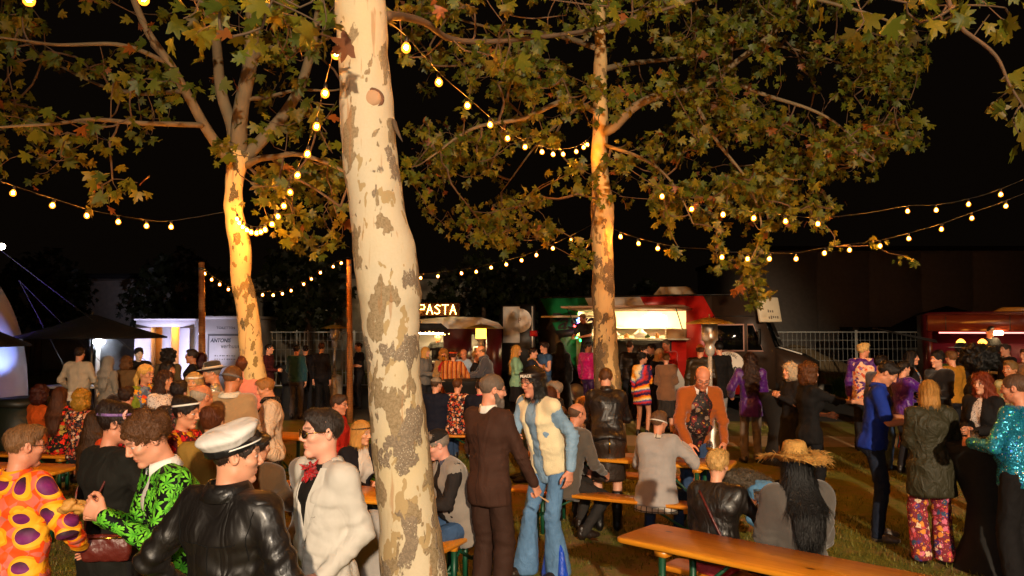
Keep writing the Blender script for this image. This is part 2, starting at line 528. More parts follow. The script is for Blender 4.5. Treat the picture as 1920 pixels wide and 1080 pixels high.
def pat_leaf(scale=12.5, bg='#07080a', lo='#2f8a1c', hi='#86e03a'):
    # flat print of seven-fingered leaves, on the garment's own u,v
    def f(t, v, oc):
        uv = t.n('UVMap').outputs[0]
        out = None
        for k, (sc_, sh) in enumerate(((scale, 0), (scale * 1.45, 3.7))):
            m = t.n('Mapping', i={'Vector': uv, 'Location': (sh, sh * .7, 0)}).outputs[0]
            vo = t.n('TexVoronoi', voronoi_dimensions='2D', i={'Vector': m, 'Scale': sc_, 'Randomness': .7})
            off = t.n('VectorMath', operation='SCALE', i={0: t.n('VectorMath', operation='SUBTRACT', i={0: m, 1: vo.outputs['Position']}).outputs[0], 'Scale': sc_}).outputs[0]
            q = t.n('SeparateXYZ', i={0: off}).outputs
            rnd = t.n('SeparateColor', i={0: vo.outputs['Color']}).outputs
            ang = t.math('ADD', t.math('ARCTAN2', q[1], q[0]), t.math('MULTIPLY', rnd[0], 6.28))
            ang = t.math('WRAP', ang, 3.1416, -3.1416)
            rad = t.math('SQRT', t.math('ADD', t.math('MULTIPLY', q[0], q[0]), t.math('MULTIPLY', q[1], q[1])))
            fing = t.math('ABSOLUTE', t.math('COSINE', t.math('MULTIPLY', ang, 3.5)))   # seven fingers
            back = t.math('MULTIPLY_ADD', t.math('COSINE', t.math('MULTIPLY', ang, .5)), .62, .12)
            lim = t.math('MULTIPLY', t.math('POWER', fing, 1.7), back)
            lim = t.math('MULTIPLY', lim, .98)
            ins = t.math('LESS_THAN', rad, t.math('MAXIMUM', lim, .05))
            g = t.mix(t.math('MULTIPLY_ADD', rad, .9, t.math('MULTIPLY', rnd[1], .4)), lin(lo), lin(hi))
            out = t.mix(ins, lin(bg) if out is None else out, g)
        return out
    return f
def pat_stripe(stops, freq=16, axis=0):
    def f(t, v, oc):
        x = t.n('SeparateXYZ', i={0: v}).outputs[axis]
        x = t.math('FRACT', t.math('MULTIPLY', t.math('ADD', x, 5.0), freq * .5))
        return t.ramp(x, stops, 'CONSTANT')
    return f
def pat_check(t, v, oc):
    s = t.n('SeparateXYZ', i={0: v}).outputs
    l = [t.math('LESS_THAN', t.math('FRACT', t.math('MULTIPLY', t.math('ADD', s[a], 4.0), 18.0)), .16) for a in (0, 2)]
    return t.mix(t.math('MAXIMUM', *l), oc, lin('#4a4240'))
def pat_tiedye(t, v, oc):
    d = t.n('VectorMath', operation='DISTANCE', i={0: v, 1: (.1, -.1, 1.25)}).outputs['Value']
    return t.ramp(t.math('FRACT', t.math('MULTIPLY_ADD', t.noise(v, 30, 2), .25, t.math('MULTIPLY', d, 5.5))), [(0, '#c82018'), (.2, '#ffb020'), (.38, '#f0e8c0'), (.5, '#2060b0'), (.68, '#d83020'), (.85, '#302050')])
def pat_leopard(t, v, oc):
    _, d, vo = pick(t, v, 55, [(0, '#000')])
    return t.mix(t.math('GREATER_THAN', t.math('ADD', d, t.math('MULTIPLY', t.noise(v, 90, 2), .5)), .62), lin('#5d4d3c'), lin('#15110e'))
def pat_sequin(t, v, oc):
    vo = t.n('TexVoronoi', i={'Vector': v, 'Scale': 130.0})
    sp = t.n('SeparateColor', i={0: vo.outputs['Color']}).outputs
    gl = t.ramp(sp[1], [(0, '#30c0ff'), (.3, '#ffe060'), (.5, '#40ff60'), (.7, '#3050ff'), (.9, '#ffffff')], 'CONSTANT')  # coloured glints of the sequins, put into the base colour as scattered cells
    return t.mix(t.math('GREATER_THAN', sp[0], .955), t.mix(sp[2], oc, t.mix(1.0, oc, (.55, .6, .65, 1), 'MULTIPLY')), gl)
def mat_sequin():
    t = NT('sequined_fabric'); v = t.obc(); oc = t.n('ObjectInfo').outputs['Color']
    vo = t.n('TexVoronoi', i={'Vector': v, 'Scale': 150.0})
    nm = t.n('VectorMath', operation='SCALE', i={0: t.n('VectorMath', operation='SUBTRACT', i={0: vo.outputs['Color'], 1: (.5, .5, .5)}).outputs[0], 'Scale': .75}).outputs[0]
    g = t.n('NewGeometry').outputs['Normal']
    ln = t.bump(t.n('TexNoise', i={'Vector': v, 'Scale': 7.0, 'Detail': 3.0, 'Distortion': 1.0}).outputs[0], .4, .05)
    nn = t.n('VectorMath', operation='NORMALIZE', i={0: t.n('VectorMath', operation='ADD', i={0: ln, 1: nm}).outputs[0]}).outputs[0]
    t.bsdf(pat_sequin(t, v, oc), .22, nn, Metallic=.55)
    return t.m
MAT = dict(
    skin=mat_skin(), hair=mat_hair(),
    cloth=cloth('plain_cloth'), wool=cloth('wool', .95, .3, 6, 160, .5, .1, sheen=.3), fleece=cloth('fleece', .95, .3, 9, 120, .9, .1, sheen=.35),
    suit=cloth('suit_cloth', .8, .55, 6, 500, .15, .25, var=.14), denim=cloth('denim', .85, .5, 12, 300, .3, .2, var=.55),
    leather=cloth('leather', .48, .42, 7, 260, .15, .5, coat=.1, sharp=1), satin=cloth('satin', .40, .8, 11, 500, .05, .45, sheen=.15, var=.3),
    puffer=cloth('puffer', .6, .8, 14, 400, .05, .3), straw=cloth('straw', .8, .3, 40, 120, .9, .2, var=.5),
    rubber=plain('rubber_sole', '#151310', .8), sequin=mat_sequin(), shoe=cloth('shoe_leather', .4, .3, 20, 300, .05, .4),
    plastic_wig=cloth('plastic_wig', .22, 1.0, 30, 90, 1.0, .6),
    disc=cloth('disc_print', .6, .35, 7, 500, .05, .3, colfn=pat_disc), leafsuit=cloth('leaf_print', .75, .35, 6, 500, .05, .2, colfn=pat_leaf()),
    fl_dark=cloth('dark_floral_print', .8, .35, 7, colfn=pat_floral([(0, '#b03a28'), (.3, '#e0a890'), (.5, '#c8763c'), (.7, '#3a3038'), (.85, '#d8c0a8')], 24, '#16141c', .5)),
    fl_red=cloth('red_floral_print', .8, .35, 7, colfn=pat_floral([(0, '#b01818'), (.35, '#d83018'), (.6, '#15120e'), (.8, '#a89040')], 15, '#1a120c', .5)),
    fl_blue=cloth('blue_floral_print', .8, .35, 7, colfn=pat_floral([(0, '#e08a10'), (.3, '#d04018'), (.5, '#7088a8'), (.7, '#e8c020'), (.85, '#90a0b0')], 17, '#4c5a70', .5)),
    fl_yel=cloth('yellow_red_floral_print', .8, .35, 7, colfn=pat_floral([(0, '#c01820'), (.3, '#e0a018'), (.55, '#401020'), (.75, '#d84818')], 16, '#501018', .5)),
    fl_pink=cloth('paisley_print', .8, .4, 7, colfn=pat_floral([(0, '#c84a50'), (.25, '#e0903c'), (.45, '#38506c'), (.6, '#d8708c'), (.8, '#e8c8a8'), (.9, '#5c3c80')], 19, '#7c2c38', .46)),
    paisley=cloth('brown_paisley', .6, .35, 7, colfn=pat_floral([(0, '#7c2c28'), (.3, '#38302c'), (.5, '#8c7464'), (.7, '#501c1c')], 16, '#241c1a', .45)),
    wigshirt=cloth('pale_paisley_shirt', .6, .35, 7, colfn=pat_floral([(0, '#d85c30'), (.3, '#f0c8a0'), (.5, '#8060a0'), (.7, '#e8a070'), (.9, '#c04028')], 20, '#e8c4a8', .5)),
    dots=cloth('small_print_blouse', .8, .3, 7, colfn=pat_floral([(0, '#34323a'), (.5, '#5a4c50')], 40, '#cfc2ba', .27)),
    robe=cloth('striped_robe', .85, .4, 7, colfn=pat_stripe([(0, '#8c3a10'), (.18, '#d87a28'), (.3, '#5c2410'), (.42, '#e0a058'), (.55, '#b04c14'), (.72, '#f0b878'), (.8, '#7c2c10')], 22)),
    rainbow=cloth('rainbow_stripes', .8, .3, 7, colfn=pat_stripe([(0, '#902030'), (.2, '#2060a0'), (.35, '#109090'), (.5, '#70a020'), (.65, '#d8c020'), (.8, '#c04018')], 14)),
    check=cloth('checked_shirt', .85, .3, 7, colfn=pat_check), tiedye=cloth('tie_dye', .8, .3, 7, colfn=pat_tiedye),
    leopard=cloth('leopard_print', .85, .4, 7, colfn=pat_leopard), corduroy=cloth('corduroy', .9, .3, 6, 200, .4, .15, sheen=.3),
    gold=plain('gilt_metal', '#c89a40', .25, 1), lens=plain('dark_lens', '#0b0a0a', .08, 0, 0, spec=.7), frame=plain('glasses_frame', '#1c1612', .3, 0, 0),
    white_band=plain('white_band', '#e8e2da', .6), black_band=plain('black_band', '#100e0e', .5),
)
MAT['clear'] = plain('clear_lens', '#e8e0d8', .05)

# ------------------------------------------------------------------ people: heads, hair, hands, shoes (built once, reused)
_T = {}
def head_tpl(fem=False, fine=True):
    key = ('head', fem, fine)
    if key in _T: return _T[key]
    h = .0042 if fine else .0075
    S = SDF((-.1, -.14, -.27), (.1, .14, .13), h)
    S.ell((0, .016, .03), (.075, .097, .087), .0)
    jw = .052 if fem else .057
    S.ell((0, -.022, -.04), (jw, .066, .08), .03)
    S.cap((-.042 if not fem else -.036, .005, -.068), (0, -.062, -.106), .019, .015, .02)
    S.cap((.042 if not fem else .036, .005, -.068), (0, -.062, -.106), .019, .015, .02)
    S.ell((0, -.071, -.105), (.019, .016, .017), .014)
    for s in (-1, 1):
        S.ell((s * .042, -.057, -.022), (.022, .025, .020), .02)
        S.cap((s * .012, -.083, .026), (s * .044, -.068, .024), .009, .007, .014)
        S.ell((s * .032, -.093, .004), (.0165, .015, .0115), .010, 'sub')
        S.ell((s * .031, -.0705, .004), (.0125, .0125, .0125), .002)
        S.cap((s * .019, -.081, .0125), (s * .043, -.073, .011), .0045, .004, .004)     # upper lids
        S.ell((s * .0125, -.094, -.033), (.009, .0105, .008), .006)
        M = Matrix.Rotation(R(12) * s, 3, 'Z')
        S.ell((s * .077, .014, -.004), (.008, .020, .031), .006, M=M)
        S.ell((s * .084, .008, .0), (.006, .009, .017), .004, 'sub')
    S.cap((0, -.084, .020), (0, -.103, -.024), .0068, .0092, .010)
    S.ell((0, -.104, -.027), (.0105, .010, .0090), .006)
    S.ell((0, -.0825, -.0615), (.021, .0085, .0052), .007)
    S.ell((0, -.0805, -.0725), (.018, .0090, .0058), .006)
    S.ell((0, -.0915, -.0668), (.023, .006, .0018), .003, 'sub')
    for s in (-1, 1): S.ell((s * .026, -.083, -.068), (.006, .006, .008), .006, 'sub')
    S.cap((0, .025, -.06), (0, .022, -.24), .045 if fem else .051, .048 if fem else .055, .03)
    V, Q = S.net(); V = relax(V, Q, 1, .25)
    x, y, z = V.T; ax = np.abs(x)
    m = np.zeros((len(V), 4), np.float32)
    m[:, 0] = ((ax < .0235 - 1.1 * np.abs(z + .067)) & (z < -.0575) & (z > -.0785) & (y < -.074)) * 1.0
    bz = .0285 - (ax - .03) ** 2 * 9
    m[:, 1] = ((np.abs(z - bz) < (.0045 if fem else .006)) & (ax > .012) & (ax < .05) & (y < -.05)) * (.8 if not fem else .7)
    de = np.sqrt((ax - .031) ** 2 + ((z - .002) * 2.7) ** 2)
    ey = (de < .0145) & (y < -.055) & (y > -.09)
    m[:, 2] = ey
    m[:, 3] = ey & (np.hypot(ax - .031, z - .003) < .0068)
    lid = (np.abs(z - .0125) < .0035) & (ax > .016) & (ax < .046) & (y < -.06)
    m[:, 1] = np.maximum(m[:, 1], lid * (.6 if fem else .4))
    _T[key] = (V, Q, m); return _T[key]

def hair_tpl(style, var=0, fine=True):
    key = ('hair', style, var, fine)
    if key in _T: return _T[key]
    h = .0065 if fine else .009
    if style in ('long', 'longwavy', 'longback'): lo, hi = (-.2, -.15, -.55), (.2, .33, .17)
    elif style in ('afro', 'bigafro'): lo, hi = (-.27, -.25, -.22), (.27, .29, .31)
    else: lo, hi = (-.18, -.16, -.27), (.18, .24, .22)
    S = SDF(lo, hi, h)
    nz, comb, L, cnt, sw = .0025, 'whorl', .035, 1500, .0011
    faceC, faceR = (0, -.118, -.045), (.0735, .088, .108)
    if style == 'short':
        S.ell((0, .017, .032), (.0778, .0998, .0893), 0)
        S.ell((0, -.04, .086), (.05, .05, .030), .03)
        for s in (-1, 1): S.cap((s * .1, -.01, -.035), (s * .06, .0, -.03), .034, .034, .01, 'sub')
        S.half((0, .07, -.078), (0, -.45, -.9)); nz = .004
        faceC, faceR = (0, -.120, -.038), (.0735, .088, .122)
    elif style == 'buzz':
        S.ell((0, .017, .031), (.0775, .0995, .089), 0)
        for s in (-1, 1): S.cap((s * .1, -.01, -.035), (s * .06, .0, -.03), .034, .034, .01, 'sub')
        S.half((0, .07, -.07), (0, -.5, -.9)); nz = .001; cnt = 900; L = .009
    elif style == 'bald':
        S.ell((0, .018, .03), (.079, .102, .088), 0)
        S.half((0, .02, .035), (0, -.25, 1)); S.half((0, .07, -.07), (0, -.5, -.9)); S.half((0, -.02, 0), (0, -1, 0))
        for s in (-1, 1): S.cap((s * .1, -.01, -.035), (s * .06, .0, -.03), .03, .03, .01, 'sub')
        nz = .0015; cnt = 500; L = .015
    elif style == 'thick':
        S.ell((0, .02, .039), (.084, .105, .095), 0)
        S.ell((0, -.05, .098), (.06, .05, .032), .03)
        for s in (-1, 1): S.cap((s * .1, -.01, -.04), (s * .06, .0, -.035), .034, .034, .01, 'sub')
        S.half((0, .07, -.095), (0, -.45, -.9)); nz = .006; L = .05
    elif style == 'curls':
        S.ell((0, .02, .041), (.087, .107, .096), 0)
        for s in (-1, 1): S.cap((s * .12, -.01, -.04), (s * .07, .0, -.035), .034, .034, .01, 'sub')
        S.half((0, .07, -.085), (0, -.45, -.9)); nz = .011; comb = 'curl'; L = .035; cnt = 2200; sw = .0013
    elif style == 'bob':
        S.ell((0, .021, .034), (.087, .107, .096), 0)
        S.econe((0, .025, .02), (0, .03, -.13), (1, 0, 0), (.087, .098), (.098, .094), .03, cap=.03)
        S.half((0, .02, -.145), (0, -.12, -1)); comb = 'down'; L = .08; nz = .0045; cnt = 2200
        faceC, faceR = (0, -.135, -.07), (.079, .125, .135)
    elif style == 'curlybob':
        S.ell((0, .025, .035), (.108, .122, .108), 0)
        S.ell((0, .035, -.07), (.118, .11, .09), .04)
        comb = 'curl'; L = .045; nz = .012; cnt = 2200; sw = .0015
        faceC, faceR = (0, -.14, -.06), (.078, .125, .125)
    elif style in ('long', 'longwavy', 'longback'):
        dy = .055 if style == 'longback' else 0
        S.ell((0, .022, .035), (.09, .11, .1), 0)
        S.econe((0, .03, .02), (0, .055, -.16), (1, 0, 0), (.09, .1), (.125, .095), .03, cap=.03)
        S.econe((0, .06, -.13), (0, .13 + dy, -.28), (1, 0, 0), (.13, .08), (.125, .055), .03, cap=.04)
        S.econe((0, .13 + dy, -.28), (0, .155 + dy, -.46), (1, 0, 0), (.125, .055), (.10, .035), .03, cap=.05)
        comb = 'down'; L = .13; nz = .010 if style == 'longwavy' else .003; cnt = 3600
        faceC, faceR = (0, -.155, -.12), (.08, .145, .20)
    elif style == 'updo':
        S.ell((0, .019, .034), (.081, .104, .093), 0)
        S.ell((0, .085, .075), (.055, .05, .05), .03)
        S.half((0, .05, -.07), (0, -.35, -.95)); nz = .004; L = .05
        for s in (-1, 1): S.cap((s * .1, -.01, -.035), (s * .06, .0, -.03), .03, .03, .01, 'sub')
    elif style == 'ponytail':
        S.ell((0, .02, .034), (.083, .106, .094), 0)
        S.half((0, .05, -.075), (0, -.35, -.95))
        S.cap((0, .115, .02), (0, .15, -.06), .022, .032, .02); S.cap((0, .15, -.06), (0, .13, -.21), .032, .012, .01)
        nz = .005; L = .06
        for s in (-1, 1): S.cap((s * .1, -.01, -.035), (s * .06, .0, -.03), .03, .03, .01, 'sub')
    elif style == 'afro':
        S.ell((0, .03, .045), (.135, .14, .125), 0); S.ell((0, .05, -.06), (.12, .09, .08), .05); nz = .02; comb = 'curl'; L = .035; cnt = 2600; sw = .0017
    elif style == 'bigafro':
        S.ell((0, .035, .06), (.2, .2, .15), 0); S.ell((0, .06, -.04), (.17, .12, .09), .05); nz = .026; comb = 'curl'; L = .045; cnt = 4200; sw = .0019
        faceC, faceR = (0, -.17, -.075), (.075, .16, .13)
    S.ell(faceC, faceR, .012, 'sub')
    V, Q = S.net(); V = relax(V, Q, 1, .4); N = vnormals(V, Q)
    if comb == 'down':
        a = np.arctan2(V[:, 0], -(V[:, 1] - .02)); st = np.sin(a * 17 + 2 * wav(V, 3 + var, 9, 1)) * .55 + np.sin(a * 37 + 3 * wav(V, 5 + var, 6, 1)) * .45
        if style == 'longwavy': st = st + .8 * np.sin(V[:, 2] * 60 + a * 5)
        V = V + N * (st * nz)[:, None]
    else:
        V = V + N * (wav(V, 11 + var, 34 if comb == 'curl' else 45, 2) * nz)[:, None]
    # loose strands over the mass
    r = np.random.default_rng(100 + var)
    cnt = int(cnt * (1 if fine else .35)); sw = sw * (1 if fine else 1.6)
    ok = np.where((V[:, 1] > -.045) | (V[:, 2] > .075))[0]; pick_ = ok[r.integers(0, len(ok), cnt)]; P = V[pick_].copy(); n = N[pick_]
    if comb == 'down': D = np.tile([0, .02, -1.], (cnt, 1))
    elif comb == 'curl': D = r.normal(size=(cnt, 3))
    else: D = P - np.array([0, .07, .13]); 
    D = D + r.normal(size=D.shape) * (.12 if comb == 'down' else .012)
    D = D - n * (D * n).sum(1, keepdims=True); D /= np.linalg.norm(D, axis=1, keepdims=True) + 1e-9
    seg = 4; rows = []
    bend = n * (.16 if comb == 'curl' else .05) + (0 if comb != 'curl' else r.normal(size=n.shape) * .35)
    p = P - n * .002
    for k in range(seg + 1):
        rows.append(p.copy())
        d = D + bend * (1 if k < 2 else -1.2)
        p = p + d * (L / seg) * r.uniform(.6, 1.2, (cnt, 1))
    rows = np.stack(rows, 1)
    side = np.cross(D, n); wd = sw * np.array([1, 1, .9, .6, .15])[None, :, None]
    A = rows - side[:, None] * wd + n[:, None] * .0012; B = rows + side[:, None] * wd + n[:, None] * .0012
    SV = np.stack([A, B], 2).reshape(-1, 3)
    b = (np.arange(cnt) * (seg + 1) * 2)[:, None] + (np.arange(seg) * 2)[None]
    SQ = np.stack([b, b + 1, b + 3, b + 2], -1).reshape(-1, 4) + len(V)
    me = mesh('hair', np.concatenate([V, SV]), [np.concatenate([Q, SQ])])
    me.materials.append(MAT['hair'])
    _T[key] = me; return me

def hand_tpl(curl=.3, fine=True):
    key = ('hand', curl, fine)
    if key in _T: return _T[key]
    S = SDF((-.12, -.1, -.21), (.05, .07, .03), .0042 if fine else .007)
    S.cap((0, 0, .02), (0, 0, -.02), .026, .024, .0)
    S.econe((0, 0, -.015), (-.002, .001, -.088), (0, 1, 0), (.028, .016), (.041, .013), .015, cap=.012)
    for q, (y, L, r_) in enumerate(((-.031, .076, .0088), (-.0105, .084, .009), (.0105, .078, .0088), (.030, .060, .0078))):
        p = np.array([-.002, y, -.088]); a = curl * .35
        seg = [.46, .30, .24]
        for j in range(3):
            a += curl * R(62) * (1 + .12 * (q - 1.5))
            d = np.array([-math.sin(a), (y * .10 if j == 0 else 0), -math.cos(a)])
            e = p + d * L * seg[j]
            S.cap(p, e, r_ * (1 - .08 * j), r_ * (.92 - .1 * j), .0025)
            p = e
    t0 = np.array([-.006, -.022, -.028]); t1 = np.array([-.022, -.05, -.062]); t2 = t1 + np.array([-.012 - .012 * curl, -.010 + .012 * curl, -.032]); t3 = t2 + np.array([-.008 - .01 * curl, .004 + .01 * curl, -.024])
    S.cap(t0, t1, .015, .0115, .012); S.cap(t1, t2, .0105, .0098, .003); S.cap(t2, t3, .0098, .0078, .002)
    V, Q = S.net(); V = relax(V, Q, 1, .3)
    _T[key] = (V, Q); return _T[key]

def shoe_tpl(kind):
    key = ('shoe', kind)
    if key in _T: return _T[key]
    S = SDF((-.07, -.22, -.02), (.07, .12, .42), .011)
    S.ell((0, .035, .05), (.038, .05, .055), 0); S.ell((0, -.10, .035), (.045, .085, .036), .03); S.ell((0, -.03, .05), (.04, .09, .045), .03)
    if kind == 'boot':
        S.cap((0, .03, .06), (0, .035, .24), .045, .055, .02); S.cap((0, .035, .24), (0, .03, .38), .055, .06, .02)
        S.cap((0, .055, .0), (0, .055, .05), .022, .028, .01)
    else: S.cap((0, .035, .06), (0, .035, .11), .042, .042, .02)
    S.half((0, 0, .0), (0, 0, -1))
    V, Q = S.net()
    me = mesh('shoe', V, [Q]); me.materials.append(MAT['shoe']); _T[key] = me
    return me

# ------------------------------------------------------------------ people: the figure
ARM = dict(down=(.06, .03, -.545), front=(-.11, .25, -.30), mouth=(-.13, .24, .02), pocket=(.03, .06, -.46), table=(-.03, .36, -.30), hips=(.10, -.02, -.40),
           chest=(-.12, .22, -.16), reach=(-.02, .47, -.18), back=(-.02, -.12, -.48), lap=(-.08, .26, -.42), behind=(.12, -.2, -.45), side=(.3, .22, -.28))
def rotm(ax, deg): return np.array(Matrix.Rotation(R(deg), 3, ax))
def ik(a, b, l1, l2, pole):
    d = b - a; L = np.linalg.norm(d); L2 = min(L, (l1 + l2) * .995); d = d / (L + 1e-9); b = a + d * L2
    x = (l1 * l1 - l2 * l2 + L2 * L2) / (2 * L2); hh = math.sqrt(max(l1 * l1 - x * x, 1e-6))
    p = pole - d * (pole @ d); p /= np.linalg.norm(p) + 1e-9
    return a + d * x + p * hh, b
def limbtube(pts, rads, n=10, steps=12):
    P = spline(pts, steps); r = np.interp(np.linspace(0, 1, steps), np.linspace(0, 1, len(rads)), rads)
    return sweep(P, r, n)

class Fig: pass
PEOPLE = []
def person(px, s, yaw, label, h=1.75, pose='stand', lean=0, side=0, head=(0, 0), L='down', Rr='down', skin='#d9a184', fem=False, b=1.0,
           hair='short', hc='#3a2618', tops=(), bottom=None, shoes='#1a1512', boot=False, curl=(.35, .35), extra=None, group=None, ground=0.0, feet=None, dx=0, tilt=0, name='person', sh=1.0, thumb=(None, None), hairM=(1.045, 1.02, 1.02)):
    k = h / 1.75
    X, Y = GP(px, s)
    root = empty(name, (X, Y, ground), R(yaw))
    tag(root, label, 'person', group)
    fine = s > 215
    cell = float(np.clip(4.6 / s, .0095, .021))
    f = Fig(); f.sh = sh; f.root = root; f.k = k; f.s = s; f.fine = fine
    sd = int(px * 7 + s * 13) % 9973
    # skeleton: forward is -y, the figure's left is +x
    pel = np.array([0, 0, (.95 * k if pose != 'sit' else .56)]); 
    Rt = rotm('Y', side) @ rotm('X', lean)
    if pose == 'stand': pel[1] += math.sin(R(lean)) * .16 * k; pel[2] -= (1 - math.cos(R(lean))) * .1
    up = lambda v: pel + Rt @ (np.array(v, float) * k)
    nb = up((0, .012, .565)); ch = up((0, 0, .40)); wa = up((0, .0, .17)); hipc = up((0, 0, .02))
    S_ = {q: up((q * .170 * sh * (.92 if fem else 1), .012, .495)) for q in (-1, 1)}
    Rh = Rt @ rotm('X', -lean * .55) @ rotm('Z', head[1]) @ rotm('X', head[0]) @ rotm('Y', tilt)
    hs = .97 * (k if k < 1.03 else 1.0) * (.97 if fem else 1.0)
    hd = nb + (Rt @ rotm('X', -lean * .3)) @ np.array([0, -.012, .045 * k]) + Rh @ np.array([0, -.018, .095]) * hs
    f.Mh = np.eye(4); f.Mh[:3, :3] = Rh * hs; f.Mh[:3, 3] = hd
    el, wr = {}, {}
    for q, tgt in ((1, L), (-1, Rr)):
        pole = np.array([q * .55, .55, -.55])
        if isinstance(tgt, dict): pole = np.array([q * tgt['pole'][0], -tgt['pole'][1], tgt['pole'][2]]); tgt = tgt['t']
        t = np.array(ARM[tgt] if isinstance(tgt, str) else tgt, float) * k
        t = np.array([q * t[0], -t[1], t[2]])
        if tgt in ('down', 'pocket', 'hips'): t = Rt @ rotm('X', -lean * .7) @ t
        if tgt in ('hips', 'pocket'): pole = np.array([q * 1.0, .9, 0])
        el[q], wr[q] = ik(S_[q], S_[q] + t, .29 * k, .265 * k, pole)
    hipj = {q: pel + np.array([q * .088 * k * (.5 + .5 * b), 0, -.01]) for q in (-1, 1)}
    kn, an = {}, {}
    for q in (-1, 1):
        if pose == 'sit':
            ft = (feet or {}).get(q, (.12, .44))
            an[q] = np.array([q * ft[0], -ft[1], .09]); kn[q], an[q] = ik(hipj[q], an[q], .43 * k, .42 * k, np.array([0, -.35, 1.]))
        else:
            ft = (feet or {}).get(q, (.10, 0.0))
            an[q] = np.array([q * ft[0], -ft[1], .085]); kn[q], an[q] = ik(hipj[q], an[q], .435 * k, .43 * k, np.array([q * .1, -1., 0]))
    f.pel, f.nb, f.ch, f.wa, f.S, f.el, f.wr, f.hip, f.kn, f.an, f.Rt, f.up = pel, nb, ch, wa, S_, el, wr, hipj, kn, an, Rt, up
    right = Rt @ np.array([1., 0, 0])
    # body: one skin mesh
    BV, BQ, BT, BA, n0 = [], [], [], [], 0
    def put(V, Q, T=None, A=None):
        nonlocal n0
        BV.append(V); BQ.append(np.asarray(Q) + n0); BA.append(np.zeros((len(V), 4)) if A is None else A)
        if T is not None and len(T): BT.append(np.asarray(T) + n0)
        n0 += len(V)
    hV, hQ, hA = head_tpl(fem, fine)
    rr = np.random.default_rng(sd)
    hv = hV * np.array([1 + rr.uniform(-.03, .04), 1, 1]); nk = np.clip((-hv[:, 2] - .1) / .1, 0, 1)[:, None]
    hw = xf(f.Mh, hv); hw = hw * (1 - nk * .6) + (nb + (hv * hs) @ (Rt @ rotm('X', -lean * .4)).T + Rt @ np.array([0, 0, .14])) * nk * .6
    put(hw, hQ, None, hA)
    put(*limbtube([nb, ch, wa, pel], [.04, .07, .07, .07], 10, 7))
    bare = bottom is None or bottom.get('kind') == 'skirt'; lg = 1.0 if bare else .62
    am = .62 if max([t.get('sleeve', 1.0) for t in tops] or [0]) > .55 else 1.0
    for q in (-1, 1):
        put(*limbtube([S_[q], (S_[q] + el[q]) / 2, el[q], (el[q] * .6 + wr[q] * .4), wr[q]], np.array([.046, .045, .037, .038, .026]) * k * (.9 if fem else 1) * np.array([am, am, am, (am + 1) / 2, 1]), 10, 14))
        put(*limbtube([hipj[q], (hipj[q] + kn[q]) / 2, kn[q], kn[q] * .65 + an[q] * .35, an[q]], np.array([.082 * .8, .07, .05, .052, .034]) * k * np.array([lg, lg, lg, lg, 1]), 10, 14))
        c = curl[0 if q == 1 else 1]
        V, Q = hand_tpl(c, fine); V = V * k * (.92 if fem else 1.02)
        if q == -1: V = V * np.array([-1, 1, 1]); Q = Q[:, ::-1]
        fd = wr[q] - el[q]; fd /= np.linalg.norm(fd)
        z = -fd; th = thumb[0 if q == 1 else 1]
        th = np.array(th, float) if th is not None else (np.array([0, -1., .2]) if abs(fd[2]) > .75 else np.array([-q * .25, 0, 1.]))
        yv = -(th - z * (th @ z)); yv /= np.linalg.norm(yv) + 1e-9; xv = np.cross(yv, z)
        put(wr[q] + V @ np.stack([xv, yv, z], 1).T, Q)
        f.__dict__.setdefault('hand', {})[q] = wr[q] + fd * .09
    me = mesh('body', np.concatenate(BV), [np.concatenate(BQ)] + ([np.concatenate(BT)] if BT else []), attr=np.concatenate(BA))
    obj('body', me, MAT['skin'], root, color=lin(skin))
    # clothes
    waistf = .86 if fem else .95
    for ti, tp in enumerate(tops):
        if any(o.get('sleeve', 1.0) > .55 for o in tops[ti + 1:]): tp = dict(tp, sleeve=min(.15, tp.get('sleeve', 1.0)), slw=.7, wr=min(.003, tp.get('wr', .003)))
        garment(f, tp, b, fem, waistf, right, cell, sd + ti)
    if bottom: lower(f, bottom, b, fem, right, cell, sd, pose)
    if shoes and not (isinstance(bottom, dict) and bottom.get('noshoe')):
        sm = shoe_tpl('boot' if boot else 'low')
        for q in (-1, 1):
            d = an[q] - kn[q]
            M = Matrix.Translation((an[q][0], an[q][1] - .02, max(0.0, an[q][2] - .088))) @ Matrix.Rotation(R(q * 12), 4, 'Z') @ Matrix.Scale(k, 4)
            obj('shoe', sm, None, root, color=lin(shoes), mat4=M)
    if hair:
        hm = hair_tpl(hair, sd % 2, fine)
        o = obj('hair', hm, None, root, color=lin(hc), mat4=Matrix(f.Mh.tolist()) @ Matrix.Diagonal((*hairM, 1)))
    if extra:
        for e in (extra if isinstance(extra, list) else [extra]): e(f)
    PEOPLE.append(f)
    return f

def seg_uv(V, segs):
    best = np.full(len(V), 9.); uv = np.zeros((len(V), 2))
    for i, (a, b, r, off) in enumerate(segs):
        d = b - a; L = np.linalg.norm(d); d = d / L
        u = np.cross(d, [0, -1., 0]); u /= np.linalg.norm(u) + 1e-9; v = np.cross(d, u)
        P = V - a; t = P @ d; q = P - np.outer(t, d)
        dist = np.linalg.norm(q, axis=1) - r + np.maximum(np.abs(t - L / 2) - L / 2, 0)
        m = dist < best; best[m] = dist[m]
        ang = np.arctan2(q @ v, q @ u)
        uv[m] = np.c_[ang[m] * r + off, t[m] + off * .3]
    return uv

